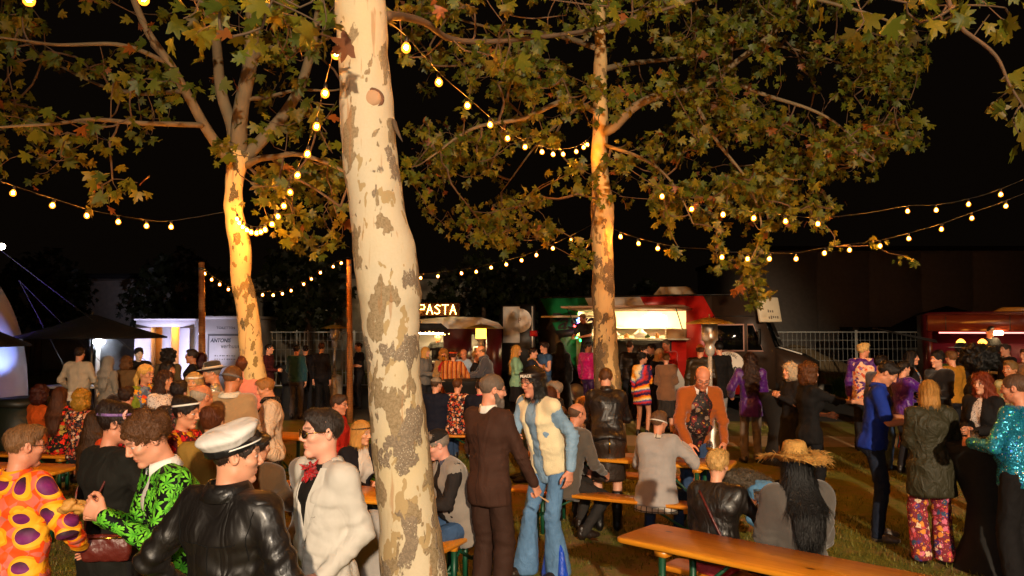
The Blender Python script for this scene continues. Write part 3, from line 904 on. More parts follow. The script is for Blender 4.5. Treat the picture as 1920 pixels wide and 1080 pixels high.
def garment(f, tp, b, fem, waistf, right, cell, sd):
    """tp: dict(c colour, m material, hem (m below the hip centre), sleeve 0..1, t thickness, flare, open (half width of the front opening), n name)"""
    k = f.k; sh_ = f.sh; t = tp.get('t', .008); hem = tp.get('hem', .06); slv = tp.get('sleeve', 1.0); fl = tp.get('flare', 1.0); bb = b * tp.get('b', 1.0)
    slw = tp.get('slw', 1.0)
    pts = [f.nb, f.wa, f.pel, f.up((0, 0, -hem))] + [f.S[q] for q in (-1, 1)]
    if slv > 0: pts += [f.el[q] for q in (-1, 1)] + ([f.wr[q] for q in (-1, 1)] if slv > .55 else [])
    pts = np.array(pts); m = .16 + .12 * max(fl - 1, 0) + t
    S = SDF(pts.min(0) - m, pts.max(0) + m, cell)
    up = f.up
    cx = .162 * bb * (.93 if fem else 1)
    S.econe(up((0, 0, .16)), up((0, 0, .40)), right, (cx * waistf * k + t, .108 * bb * waistf * k + t), (cx * k + t, .118 * bb * k + t), .02, cap=.09)
    S.econe(up((0, .0, .38)), up((0, .012, .52)), right, (cx * .97 * k + t, .112 * bb * k + t), (.115 * k + t, .062 * k + t), .05, cap=.03)
    if fem:
        for q in (-1, 1): S.ell(up((q * .075, -.085, .33)), np.array([.062, .055, .06]) * k + t * .6, .04)
    if b > 1.08: S.ell(up((0, -.05, .17)), np.array([.15 * bb, .13 * bb, .15]) * k, .05)
    for q in (-1, 1): S.ell(up((q * .085, .045, .40)), np.array([.075, .055, .085]) * k + t, .05)      # shoulder blades
    S.cap(up((-.135 * sh_, .014, .480)), up((.135 * sh_, .014, .480)), .050 * k + t, None, .04)
    for q in (-1, 1): S.cap(up((0, .02, .54)), f.S[q], .036 * k + t * .6, .052 * k + t, .03)
    hx = .165 * (.5 + .5 * bb) * (1.04 if fem else 1) * k + t
    S.econe(up((0, 0, .0)), up((0, 0, .17)), right, (hx, .118 * bb * k + t), (cx * waistf * k + t, .108 * bb * waistf * k + t), .03, cap=.06)
    if hem > -.02: S.ell(up((0, .035, -.03)), np.array([.152 * (.5 + .5 * bb), .118, .12]) * k + t, .04)
    if hem > .05:
        S.econe(up((0, 0, -hem - .02)), up((0, 0, .02)), right, (hx * fl + .01, (.122 * bb * k + t) * fl + .01), (hx, .118 * bb * k + t), .03, cap=.05)
    if slv > 0:
        for q in (-1, 1):
            e = f.el[q]; ru = .053 * k * (.88 if fem else 1) * slw + t * .8; rm = .044 * k * (.9 if fem else 1) * slw + t * .7
            if slv < .55:
                S.cap(f.S[q], f.S[q] + (e - f.S[q]) * slv * 1.9, ru, rm + .006, .035)
            else:
                S.cap(f.S[q], e, ru, rm, .04)
                w = e + (f.wr[q] - e) * (min(1, slv) * 2 - 1) * (.97)
                S.cap(e, w, rm, .037 * k * slw + t * .5 + tp.get('cuff', 0), .02)
                fd = (w - e) / (np.linalg.norm(w - e) + 1e-9)
    # cut hem, neck
    S.half(up((0, 0, -hem)), f.Rt @ np.array([0, 0, -1.]))
    S.ell(up((0, -.012, .60)), (.060 * k, .066 * k, .05), .008, 'sub')
    op = tp.get('open')
    if op:                                   # front opening, wider at the neck or straight
        w0, w1, z1 = op if isinstance(op, tuple) else (op, op * .5, -hem - .05)
        a, c = up((0, -.145, .56)), up((0, -.235, z1))
        S.econe(a, c, right, (w0, .115), (max(w1, .004), .115), .004, 'sub', cap=.03)
    V, Q = S.net(); V = relax(V, Q, 1, .35); N = vnormals(V, Q)
    am = tp.get('wr', .012)
    if am:
        # folds: soft noise, plus creases that gather at the elbows and the waist
        dis = wav(V * np.array([1, 1, .6]), sd, 13, 2)
        g = np.zeros(len(V))
        for c0, dr in ([(f.el[q], f.wr[q] - f.S[q]) for q in (-1, 1)] if slv > .55 else []) + [(f.wa, f.nb - f.pel)]:
            dr = dr / (np.linalg.norm(dr) + 1e-9); dd = V - c0; w = np.exp(-(np.linalg.norm(dd, axis=1) / .16) ** 2)
            g += w * np.sin((dd @ dr) * 95 + 2.2 * wav(V, sd + 5, 16, 1))
        V = V + N * (am * (.75 * dis + .6 * g))[:, None]
    uv = None
    if tp.get('m') == 'leafsuit':
        uv = seg_uv(V, [(f.up((0, 0, -.3)), f.nb, .16, 0)] + [(f.S[q], f.el[q], .06, 3 + q) for q in (-1, 1)] + [(f.el[q], f.wr[q], .05, 7 + q) for q in (-1, 1)])
    f.__dict__.setdefault('g', {})[tp.get('n', 'top')] = (V, vnormals(V, Q))
    me = mesh(tp.get('n', 'top'), V, [Q], uv=uv)
    return obj(tp.get('n', 'top'), me, MAT[tp.get('m', 'cloth')], f.root, color=lin(tp.get('c', '#222')))

def lower(f, bt, b, fem, right, cell, sd, pose):
    """bt: dict(kind trousers|skirt, c, m, w0 thigh, w1 ankle widths, hem height above ground)"""
    k = f.k; kind = bt.get('kind', 'trousers'); hem = bt.get('hem', .03 if kind == 'trousers' else .5)
    pts = [f.wa, f.pel] + [f.hip[q] for q in (-1, 1)] + [f.kn[q] for q in (-1, 1)] + [f.an[q] for q in (-1, 1)]
    pts = np.array(pts); m = .17 + bt.get('flare', 0)
    lo, hi = pts.min(0) - m, pts.max(0) + m; lo[2] = max(lo[2], hem - .05)
    S = SDF(lo, hi, cell)
    hx = .160 * (.5 + .5 * b) * (1.04 if fem else 1) * k
    S.econe(f.up((0, 0, -.06)), f.up((0, 0, .07)), right, (hx, .110 * b * k), (hx * .88, .098 * b * k), .02, cap=.04)
    S.ell(f.pel + np.array([0, .033, -.035]), np.array([.145 * (.5 + .5 * b), .108, .11]) * k, .04)
    if kind == 'trousers':
        w0, w1 = bt.get('w0', .088), bt.get('w1', .056); wk = bt.get('wk', (w0 + w1) / 2 * .92)
        for q in (-1, 1):
            S.cap(f.hip[q], f.kn[q], w0 * k, wk * k, .03)
            S.cap(f.kn[q], f.an[q] + np.array([0, 0, -.02]), wk * k, w1 * k, .01)
    elif pose == 'sit':
        a = (f.hip[-1] + f.hip[1]) / 2; c = (f.kn[-1] + f.kn[1]) / 2
        S.econe(a, c + np.array([0, -.02, 0]), (1, 0, 0), (.18 * k, .10 * k), (.17 * k, .085 * k), .03)
        if hem < .45: S.econe(c, (f.an[-1] + f.an[1]) / 2 * (1 - .2) + c * .2, (1, 0, 0), (.17 * k, .08), (.17 * k, .09), .03)
    else:
        fw = bt.get('flare', .05)
        S.econe((0, 0, hem - .03), f.pel, right, (hx + fw, .115 * b * k + fw), (hx, .115 * b * k), .03, cap=.04)
    if pose != 'sit' or kind == 'trousers': S.half((0, 0, hem), (0, 0, -1))
    V, Q = S.net(); V = relax(V, Q, 1, .35); N = vnormals(V, Q)
    am = bt.get('wr', .009); dis = wav(V * np.array([1, 1, .5]), sd + 77, 15, 2)
    if kind == 'skirt' and pose != 'sit':
        a = np.arctan2(V[:, 0], V[:, 1]); wgt = np.clip((f.pel[2] - V[:, 2]) / (f.pel[2] - hem + 1e-6), 0, 1)
        dis = dis + bt.get('pleat', 1.2) * wgt * np.sin(a * 11 + dis)
    else:
        g = np.zeros(len(V))
        for q in (-1, 1):
            for c0, hw, fr in ((f.kn[q], .12, 80), (f.an[q] + np.array([0, 0, .04]), .1, 90), (f.hip[q], .13, 60)):
                dd = V - c0; g += np.exp(-(np.linalg.norm(dd, axis=1) / hw) ** 2) * np.sin(dd[:, 2] * fr + 2 * wav(V, sd + 3, 14, 1))
        dis = .7 * dis + .7 * g
    V = V + N * (am * dis)[:, None]
    uv = seg_uv(V, [(f.hip[q], f.kn[q], .08, 11 + q) for q in (-1, 1)] + [(f.kn[q], f.an[q], .06, 15 + q) for q in (-1, 1)]) if bt.get('m') == 'leafsuit' else None
    n = bt.get('n', kind)
    obj(n, mesh(n, V, [Q], uv=uv), MAT[bt.get('m', 'cloth')], f.root, color=lin(bt.get('c', '#1a1a1e')))

# ---- things worn on the head or neck, as parts of the figure (head space: face towards -y)
def worn(f, name, me, mats, color=None, M=None):
    return obj(name, me, mats, f.root, color=lin(color) if color else None, mat4=Matrix(f.Mh.tolist()) @ (M or Matrix()))
def glasses(dark=False, color='frame', r=.021):
    def g(f):
        m = MB(); l = MB()
        for s in (-1, 1):
            a = np.linspace(0, 2 * math.pi, 17)[:-1]
            ring = np.c_[s * .032 + (r + .004) * np.cos(a), -.103 + .012 * np.abs(np.cos(a)) * (np.sign(np.cos(a)) == s), .0 + r * .86 * np.sin(a)]
            ring = np.concatenate([ring, ring[:2]])
            m.tube(ring, .0017 if not dark else .002, 5, False)
            m.tube([(s * .057, -.094, .006), (s * .074, -.05, .008), (s * .080, .012, .006)], .0018, 5)
            if dark:
                c = np.array([[s * .032, -.105, 0]]); l.add(np.concatenate([ring[:16], c]), None, np.c_[np.arange(16), (np.arange(16) + 1) % 16, np.full(16, 16)])
        m.tube([(-.010, -.104, .004), (0, -.108, .007), (.010, -.104, .004)], .0018, 5)
        o = worn(f, 'glasses', m.me('glasses', True), MAT[color])
        if dark: obj('lens', l.me('lens', True), MAT['lens'], o)
    return g
def hatlathe(name, prof, mat, color, M=None, sx=.84, wob=0, n=36):
    def g(f):
        V, Q = lathe(prof, n); V = V * np.array([sx, 1, 1])
        if wob: V[:, 2] += wob * np.hypot(V[:, 0], V[:, 1]) * np.sin(np.arctan2(V[:, 1], V[:, 0]) * 2 + 1)
        me = mesh(name, V, [Q])
        worn(f, name, me, MAT[mat], color, M)
    return g
def lathe(prof, n=24):
    m = MB(); m.lathe(prof, n); return np.concatenate(m.V), np.concatenate(m.Q)
def ringband(name, z, rx, ry, wd, mat, color=None, tiltx=0, cy=.018, th=.004):
    def g(f):
        a = np.linspace(0, 2 * math.pi, 33)[:-1]
        rows = [(rx, ry, -wd / 2), (rx + th, ry + th, -wd / 2), (rx + th, ry + th, wd / 2), (rx, ry, wd / 2)]
        V = np.concatenate([np.c_[p * np.cos(a), q * np.sin(a), np.full(32, zz)] for p, q, zz in rows])
        i, j = np.meshgrid(np.arange(3), np.arange(32), indexing='ij')
        Q = np.stack([i * 32 + j, i * 32 + (j + 1) % 32, (i + 1) * 32 + (j + 1) % 32, (i + 1) * 32 + j], -1).reshape(-1, 4)
        worn(f, name, mesh(name, V, [Q]), MAT[mat], color, Matrix.Translation((0, cy, z)) @ Matrix.Rotation(R(tiltx), 4, 'X'))
    return g
def collar(color, mat='cloth', r=.070, hgt=.035, gap=50, flare=.02):
    def g(f):
        k = f.k; n = 22
        a = np.radians(np.linspace(-90 + gap / 2, 270 - gap / 2, n))
        Vs = []
        for rr, zz in ((r - .006, hgt), (r, hgt + .004), (r + flare * .4, hgt * .7), (r + flare, -.012), (r + flare - .006, -.016)):
            Vs.append(np.c_[rr * np.cos(a), rr * 1.02 * np.sin(a) + .012, zz + .004 * np.cos(a * 2)])
        m = len(Vs); V = np.concatenate(Vs) * k
        i, j = np.meshgrid(np.arange(m - 1), np.arange(n - 1), indexing='ij')
        Q = np.stack([i * n + j, i * n + j + 1, (i + 1) * n + j + 1, (i + 1) * n + j], -1).reshape(-1, 4)
        V = f.up((0, 0, .545)) + V @ f.Rt.T
        obj('collar', mesh('collar', V, [Q]), MAT[mat], f.root, color=lin(color))
    return g
def beard(color, full=True):
    def g(f):
        S = SDF((-.09, -.13, -.19), (.09, .06, .0), .006)
        S.ell((0, -.045, -.085), (.056, .058, .05), 0); S.ell((0, -.062, -.125), (.04, .04, .045), .03)
        for s in (-1, 1): S.cap((s * .066, -.0, -.02), (s * .05, -.03, -.08), .012, .02, .02)
        S.ell((0, -.09, -.055), (.03, .03, .022), .008, 'sub'); S.half((0, 0, -.02), (0, -.4, 1))
        V, Q = S.net(); N = vnormals(V, Q); V = V + N * (.004 * wav(V, 4, 70, 2))[:, None]
        worn(f, 'beard', mesh('beard', V, [Q]), MAT['hair'], color)
    return g

def fur(V, Q, L, cnt, seed, wd=.003):
    """short strands standing off a surface, joined to it"""
    r = np.random.default_rng(seed); N = vnormals(V, Q); i = r.integers(0, len(V), cnt); p = V[i]; n = N[i]
    d = n + r.normal(size=n.shape) * .7 + np.array([0, 0, -.5]); d /= np.linalg.norm(d, axis=1, keepdims=True)
    s = np.cross(d, r.normal(size=n.shape)); s /= np.linalg.norm(s, axis=1, keepdims=True)
    L = L * r.uniform(.5, 1.2, (cnt, 1)); tip = p + d * L
    SV = np.stack([p - s * wd, p + s * wd, tip], 1).reshape(-1, 3); T = np.arange(cnt * 3).reshape(-1, 3) + len(V)
    return np.concatenate([V, SV]), [Q, T]

def seam(gname, path, r=.0022, color='#0a0908', mat='cloth', name='seam', n=40, closed=False):
    """a stitched line laid on a garment: path in torso coordinates, snapped to the cloth"""
    def g(f):
        V, N = f.g[gname]; P = spline(np.array([f.up(p) for p in path]), n); out = []
        for p in P:
            i = np.argmin(((V - p) ** 2).sum(1)); out.append(V[i] + N[i] * r * .6)
        out = np.array(out); 
        for _ in range(6): out[1:-1] = (out[:-2] + out[1:-1] * 2 + out[2:]) / 4
        m = MB(); m.tube(out, r, 5); obj(name, m.me(name, True), MAT[mat], f.root, color=lin(color))
    return g
# ------------------------------------------------------------------ setting: materials
def mat_ground():
    t = NT('trodden_grass_ground'); v = t.obc()
    a = t.noise(v, .55, 5, .6); b = t.noise(v, 7, 5, .65); c = t.noise(v, 60, 3, .6)
    soil = t.mix(b, lin('#735a3e'), lin('#a8875c'))
    gr = t.mix(c, lin('#46521e'), lin('#8a8c3a'))
    k = t.ramp(t.math('MULTIPLY_ADD', b, .5, t.math('MULTIPLY', a, .75)), [(.50, (0, 0, 0)), (.68, (1, 1, 1))])
    t.bsdf(t.mix(k, soil, gr), .95, t.bump(c, .8, .03, t.bump(b, .5, .06)), **{'Specular IOR Level': .15})
    return t.m
def mat_bark(name, pale, tan, grey, age=0.0, sc_=1.0, yl=None, grad=.028, off=.075):
    t = NT(name); v = t.obc()
    vz = t.scalev(v, (1, 1, .55))
    w_ = t.n('VectorMath', operation='ADD', i={0: vz, 1: t.n('VectorMath', operation='SCALE', i={0: t.n('TexNoise', i={'Vector': vz, 'Scale': 14.0 * sc_, 'Detail': 3.0}).outputs['Color'], 'Scale': .07}).outputs[0]}).outputs[0]
    z = t.n('SeparateXYZ', i={0: v}).outputs
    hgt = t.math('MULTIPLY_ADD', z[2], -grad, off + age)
    p1 = t.math('ADD', t.noise(w_, 6.5 * sc_, 3, .5), hgt)
    p2 = t.math('ADD', t.noise(t.n('Mapping', i={'Vector': w_, 'Location': (7, 3, 5)}).outputs[0], 4.2 * sc_, 4, .55), hgt)
    p3 = t.math('ADD', t.noise(t.n('Mapping', i={'Vector': w_, 'Location': (1, 9, 2)}).outputs[0], 11 * sc_, 2, .5), hgt)
    fine = t.noise(v, 70, 4, .7); big = t.noise(vz, 2.0, 2)
    base = t.mix(t.math('MULTIPLY', fine, .5), lin(pale), t.mix(1.0, lin(pale), (.8, .75, .62, 1), 'MULTIPLY'))
    base = t.mix(t.ramp(big, [(.45, (0, 0, 0)), (.7, (.55, .55, .55))]), base, lin(yl or '#d2bd84'))
    base = t.mix(t.ramp(p3, [(.655, (0, 0, 0)), (.66, (1, 1, 1))]), base, lin('#a9926a'))
    k1 = t.ramp(p1, [(.575, (0, 0, 0)), (.583, (1, 1, 1))]); k2 = t.ramp(p2, [(.585, (0, 0, 0)), (.592, (1, 1, 1))])
    spk = t.ramp(fine, [(.44, (0, 0, 0)), (.62, (1, 1, 1))])
    base = t.mix(k1, base, t.mix(spk, lin(tan), t.mix(1.0, lin(tan), (.7, .68, .62, 1), 'MULTIPLY')))
    base = t.mix(k2, base, t.mix(spk, lin(grey), t.mix(1.0, lin(grey), (1.45, 1.42, 1.35, 1), 'MULTIPLY')))
    fl_ = t.n('TexVoronoi', i={'Vector': v, 'Scale': 95.0}).outputs['Distance']
    fk = t.math('MULTIPLY', t.math('MULTIPLY', k2, t.math('LESS_THAN', fl_, .28)), t.ramp(t.noise(v, 9, 2), [(.45, (0, 0, 0)), (.6, (.8, .8, .8))]))
    base = t.mix(fk, base, lin('#c9bda6'))
    stk = t.ramp(t.noise(t.scalev(v, (1, 1, .08)), 26, 3), [(.62, (0, 0, 0)), (.7, (.6, .6, .6))])
    base = t.mix(t.math('MULTIPLY', stk, t.math('SUBTRACT', 1.0, k2)), base, lin('#a2764e'))
    hh = t.math('ADD', t.math('ADD', k1, t.math('MULTIPLY', k2, 1.5)), t.math('MULTIPLY', fine, t.math('MULTIPLY_ADD', k2, 1.6, .25)))
    t.bsdf(base, .85, t.bump(hh, .45, .014, t.bump(t.noise(vz, 9, 3), .25, .03)), **{'Specular IOR Level': .2})
    return t.m
def mat_leaf():
    t = NT('plane_leaf'); v = t.obc()
    a = t.n('Attribute', attribute_name='mask').outputs['Color']
    n = t.noise(v, 26, 3)
    r = t.n('ObjectInfo').outputs['Random']
    c = t.mix(t.math('MULTIPLY', n, .55), a, t.mix(1.0, a, (.42, .34, .3, 1), 'MULTIPLY'))
    c = t.mix(t.math('MULTIPLY', r, .35), c, t.mix(1.0, c, (1.15, 1.05, .6, 1), 'MULTIPLY'))
    d = t.n('BsdfPrincipled', i={'Base Color': c, 'Roughness': .5, 'Specular IOR Level': .35})
    tr = t.n('BsdfTranslucent', i={'Color': t.mix(1.0, c, (1.3, 1.15, .5, 1), 'MULTIPLY')})
    m = t.n('MixShader', i={0: .3, 1: d.outputs[0], 2: tr.outputs[0]})
    t.t.links.new(m.outputs[0], t.out.inputs[0])
    return t.m
def mat_wood(name, c1, c2, rough=.3, sc_=1.0, coat=.4):
    t = NT(name); v = t.obc()
    g = t.noise(t.scalev(v, (1.2 * sc_, 16 * sc_, 8 * sc_)), 3, 5, .6, .6)
    w_ = t.n('TexWave', wave_type='RINGS', i={'Vector': t.scalev(v, (.12, 1.2, 1)), 'Scale': 6.0, 'Distortion': 7.0, 'Detail': 2.0}).outputs[0]
    c = t.mix(t.math('MULTIPLY_ADD', w_, .35, t.math('MULTIPLY', g, .65)), lin(c1), lin(c2))
    vo = t.n('TexVoronoi', i={'Vector': t.scalev(v, (3.0, 5.5, 3)), 'Scale': 1.0})
    c = t.mix(t.ramp(vo.outputs['Distance'], [(.0, (1, 1, 1)), (.05, (.9, .9, .9)), (.11, (0, 0, 0))]), c, lin('#4a1e08'))
    seam = t.math('LESS_THAN', t.math('ABSOLUTE', t.math('SUBTRACT', t.math('FRACT', t.math('MULTIPLY', t.math('ADD', t.n('SeparateXYZ', i={0: v}).outputs[1], 5.0), 8.0)), .5)), .012)
    c = t.mix(t.math('MULTIPLY', seam, .5), c, lin('#3a1806'))
    t.bsdf(c, t.math('MULTIPLY_ADD', t.noise(v, 9, 4), .35, rough - .1), t.bump(g, .1, .004), **{'Coat Weight': coat, 'Coat Roughness': .25, 'Specular IOR Level': .4})
    return t.m
W = dict(
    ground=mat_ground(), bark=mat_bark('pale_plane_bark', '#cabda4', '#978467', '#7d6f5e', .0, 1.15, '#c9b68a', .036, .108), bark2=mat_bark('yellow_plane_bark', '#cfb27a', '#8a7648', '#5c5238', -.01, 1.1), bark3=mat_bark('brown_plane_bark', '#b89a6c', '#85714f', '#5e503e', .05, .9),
    twig=plain('twig_bark', '#5a4632', .85, var=.3, bump=.4, bs=40), leaf=mat_leaf(),
    table=mat_wood('varnished_table', '#c27412', '#eaa02c'), bench=mat_wood('varnished_bench', '#b86c12', '#dd9026'), post=mat_wood('wooden_post', '#7c4c22', '#a8703a', .6, 1, 0), board=mat_wood('bare_board', '#a8855c', '#c8a67c', .7, 1, 0),
    green=plain('green_steel', '#0e4a30', .45, .0, .2), steel=plain('brushed_steel', '#c4beb4', .3, .3, .1), galv=plain('galvanised_steel', '#c8c8c0', .5, 0, .2), dull=plain('dull_steel', '#707068', .5, .8),
    black=plain('black_cloth', '#0c0b0b', .8, 0, .2, .3, 8), cable=plain('black_cable', '#0a0908', .6), white=plain('white_paint', '#d8d4cc', .5, var=.1), cream=plain('cream_panel', '#d9cbae', .5), dark=plain('dark_trim', '#141210', .5),
    red=plain('dark_red_paint', '#440c0e', .35, 0, .15, coat=.3), maroon=plain('maroon_paint', '#42090d', .32, 0, .2, coat=.4), glassd=plain('dark_glass', '#0a0c0c', .06, 0, 0, spec=.8), pinkframe=plain('pale_window_rubber', '#c89a8a', .5),
    bulb=emit('bulb_glow', '#ff9c34', BULBP), bulbdim=emit('bulb_glow_dim', '#ffae3c', BULBP * .1), socket=plain('bulb_socket', '#15120f', .5), warm=emit('warm_lamp', '#ffdc9a', 75), warmdoor=emit('cabin_lamp', '#ffb050', 70), cool=emit('cool_lamp', '#e8f0ff', 30), heat=emit('heater_glow', '#ff9a30', 5.5),
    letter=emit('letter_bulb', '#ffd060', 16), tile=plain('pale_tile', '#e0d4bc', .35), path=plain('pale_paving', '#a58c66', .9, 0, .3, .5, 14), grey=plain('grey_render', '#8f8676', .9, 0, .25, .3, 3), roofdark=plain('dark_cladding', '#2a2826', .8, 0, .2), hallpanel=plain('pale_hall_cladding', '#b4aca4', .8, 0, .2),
    inflat=plain('inflatable_fabric', '#cfc8cc', .55, 0, .08, .3, 4), paper=plain('paper', '#e6ddd0', .8), glass=None, beer=plain('beer', '#d08a18', .15, 0, .1), lime=plain('lime_leaves', '#2c4a10', .7, 0, .4), skinbag=plain('ox_blood_leather', '#5a1e18', .38, 0, .2, .3, 60),
    plasticw=plain('white_plastic', '#e4e0d8', .35), food=plain('food', '#c08a40', .6, 0, .4, .6, 60), steelblue=plain('pale_blue_steel', '#9ab0bc', .35, .6), cabin=plain('pale_cabin_panel', '#bdbac0', .55, var=.08), cabin2=plain('grey_cabin_panel', '#8f8a84', .6, var=.1), board_bg=plain('sign_grey', '#a6a19a', .6), frame=plain('grey_frame', '#4c4a48', .5),
)
def mat_glass():
    t = NT('clear_glass')
    g = t.n('BsdfGlass', i={'Color': (.98, .98, .95, 1), 'Roughness': 0.0, 'IOR': 1.3}); tr = t.n('BsdfTransparent')
    t.t.links.new(t.n('MixShader', i={0: .45, 1: tr.outputs[0], 2: g.outputs[0]}).outputs[0], t.out.inputs[0])
    return t.m
W['limb'] = plain('limb_bark', '#74644a', .85, var=.35, bump=.5, bs=14)
W['glass'] = mat_glass()
def mat_bulbglass():
    t = NT('amber_bulb_glass')
    e = t.n('Emission', i={'Color': (1.0, .26, .02, 1), 'Strength': 1.2}); tr = t.n('BsdfTransparent', i={'Color': (1, .93, .8, 1)})
    t.t.links.new(t.n('AddShader', i={0: e.outputs[0], 1: tr.outputs[0]}).outputs[0], t.out.inputs[0])
    return t.m
W['bulbglass'] = mat_bulbglass()

# ------------------------------------------------------------------ ground, path, grass
V = np.array([[-150, -30, 0], [150, -30, 0], [150, 220, 0], [-150, 220, 0]], float)
tag(obj('ground', mesh('ground', V, [[[0, 1, 2, 3]]], False), W['ground']), kind='structure')
def strip(name, pts, z, mat):
    n = len(pts); V = np.array([[x, y, z] for x, y in pts], float)
    return tag(obj(name, mesh(name, V, [np.array([list(range(n))])], False), mat), kind='structure')
strip('path', [(1.2, 15.9), (30, 14.6), (30, 13.2), (1.2, 14.5)], .004, W['path'])
strip('road', [(-40, 19.0), (40, 17.6), (40, 27), (-40, 29)], .003, plain('worn_asphalt', '#2c2823', .9, 0, .3, .5, 18))
def grass_field(name, n, box, hgt, seed, c, dens=True, label=None):
    r = np.random.default_rng(seed)
    x = r.uniform(box[0], box[1], n); y = r.uniform(box[2], box[3], n)
    P = np.c_[x, y, np.zeros(n)]
    if dens:
        m = wav(P, 41, .75, 3) + .5 * wav(P, 43, 3.1, 2) + r.normal(size=n) * .25 > .12
        P = P[m]; n = len(P)
    a = r.uniform(0, 6.28, n); hh = hgt * r.uniform(.4, 1.3, n); lean = r.uniform(.2, 1.1, n) * hh; wd = r.uniform(.0025, .005, n) * (1 + hgt * 4)
    d = np.c_[np.cos(a), np.sin(a), np.zeros(n)]; sd = np.c_[-np.sin(a), np.cos(a), np.zeros(n)]
    up = np.array([0, 0, 1.])
    mid = P + d * (lean * .35)[:, None] + up * (hh * .65)[:, None]
    tip = P + d * lean[:, None] + up * hh[:, None]
    V = np.stack([P - sd * wd[:, None], P + sd * wd[:, None], mid + sd * wd[:, None] * .7, mid - sd * wd[:, None] * .7, tip], 1).reshape(-1, 3)
    b = np.arange(n)[:, None] * 5
    c0, c1 = np.array(lin(c[0])), np.array(lin(c[1]))
    f = r.uniform(0, 1, n)[:, None]; A = np.repeat(c0 * (1 - f) + c1 * f, 5, 0)
    o = obj(name, mesh(name, V, [b + np.array([[0, 1, 2, 3]]), b + np.array([[3, 2, 4]])], False, attr=A), W['leaf'])
    return tag(o, label, 'grass', kind='stuff')
grass_field('grass', 90000, (-6, 7, 4.5, 13.5), .035, 5, ('#46521c', '#8e8c42'), label='short patchy grass growing on the trodden ground')
grass_field('weeds', 5200, (10.2, 13.2, 24.2, 25.6), .55, 6, ('#4c7a1c', '#86b83a'), False, label='tall bright green weeds growing along the wire fence')

# ------------------------------------------------------------------ trees
LEAFC = ['#566218', '#6c6c1a', '#767020', '#445216', '#845022', '#80543a', '#62581a']
HALF = [(0, 1.0), (.10, .80), (.20, .78), (.15, .52), (.36, .66), (.55, .70), (.48, .50), (.34, .30), (.52, .22), (.60, .06), (.30, .0), (.14, -.06)]
OUT = np.array(HALF + [(0, 0.0)] + [(-x, y) for x, y in HALF[:0:-1]])
def leaf_geo(fold=.18, droop=.22):
    P = np.concatenate([OUT, [[0, .34]]]); n = len(OUT)
    x, y = P.T
    V = np.c_[x, y, np.abs(x) * fold - y * y * droop]
    i = np.arange(n); T = np.c_[i, (i + 1) % n, np.full(n, n)]
    return V, T
def leaf_mats(n, r, size, face=None):
    """random leaf frames: tips hang outwards and down"""
    tip = np.c_[r.normal(size=n) * .75, r.normal(size=n) * .75, -np.abs(r.normal(size=n)) * .8 - .25]
    tip /= np.linalg.norm(tip, axis=1, keepdims=True)
    nr = np.c_[r.normal(size=n) * .8, r.normal(size=n) * .7 - .75, r.normal(size=n) * .6 + .5]
    nr -= tip * (nr * tip).sum(1, keepdims=True); nr /= np.linalg.norm(nr, axis=1, keepdims=True)
    xx = np.cross(tip, nr)
    s = size * r.uniform(.5, 1.15, n)
    return np.stack([xx, tip, nr], 2) * s[:, None, None]
LEAFME = []
for k, c in enumerate(LEAFC):
    V, T = leaf_geo(.08 + .12 * (k % 4), .12 + .18 * (k % 3))
    me = mesh('leaf', V, [T], True, attr=np.tile(np.array(lin(c)), (len(V), 1))); me.materials.append(W['leaf']); LEAFME.append(me)

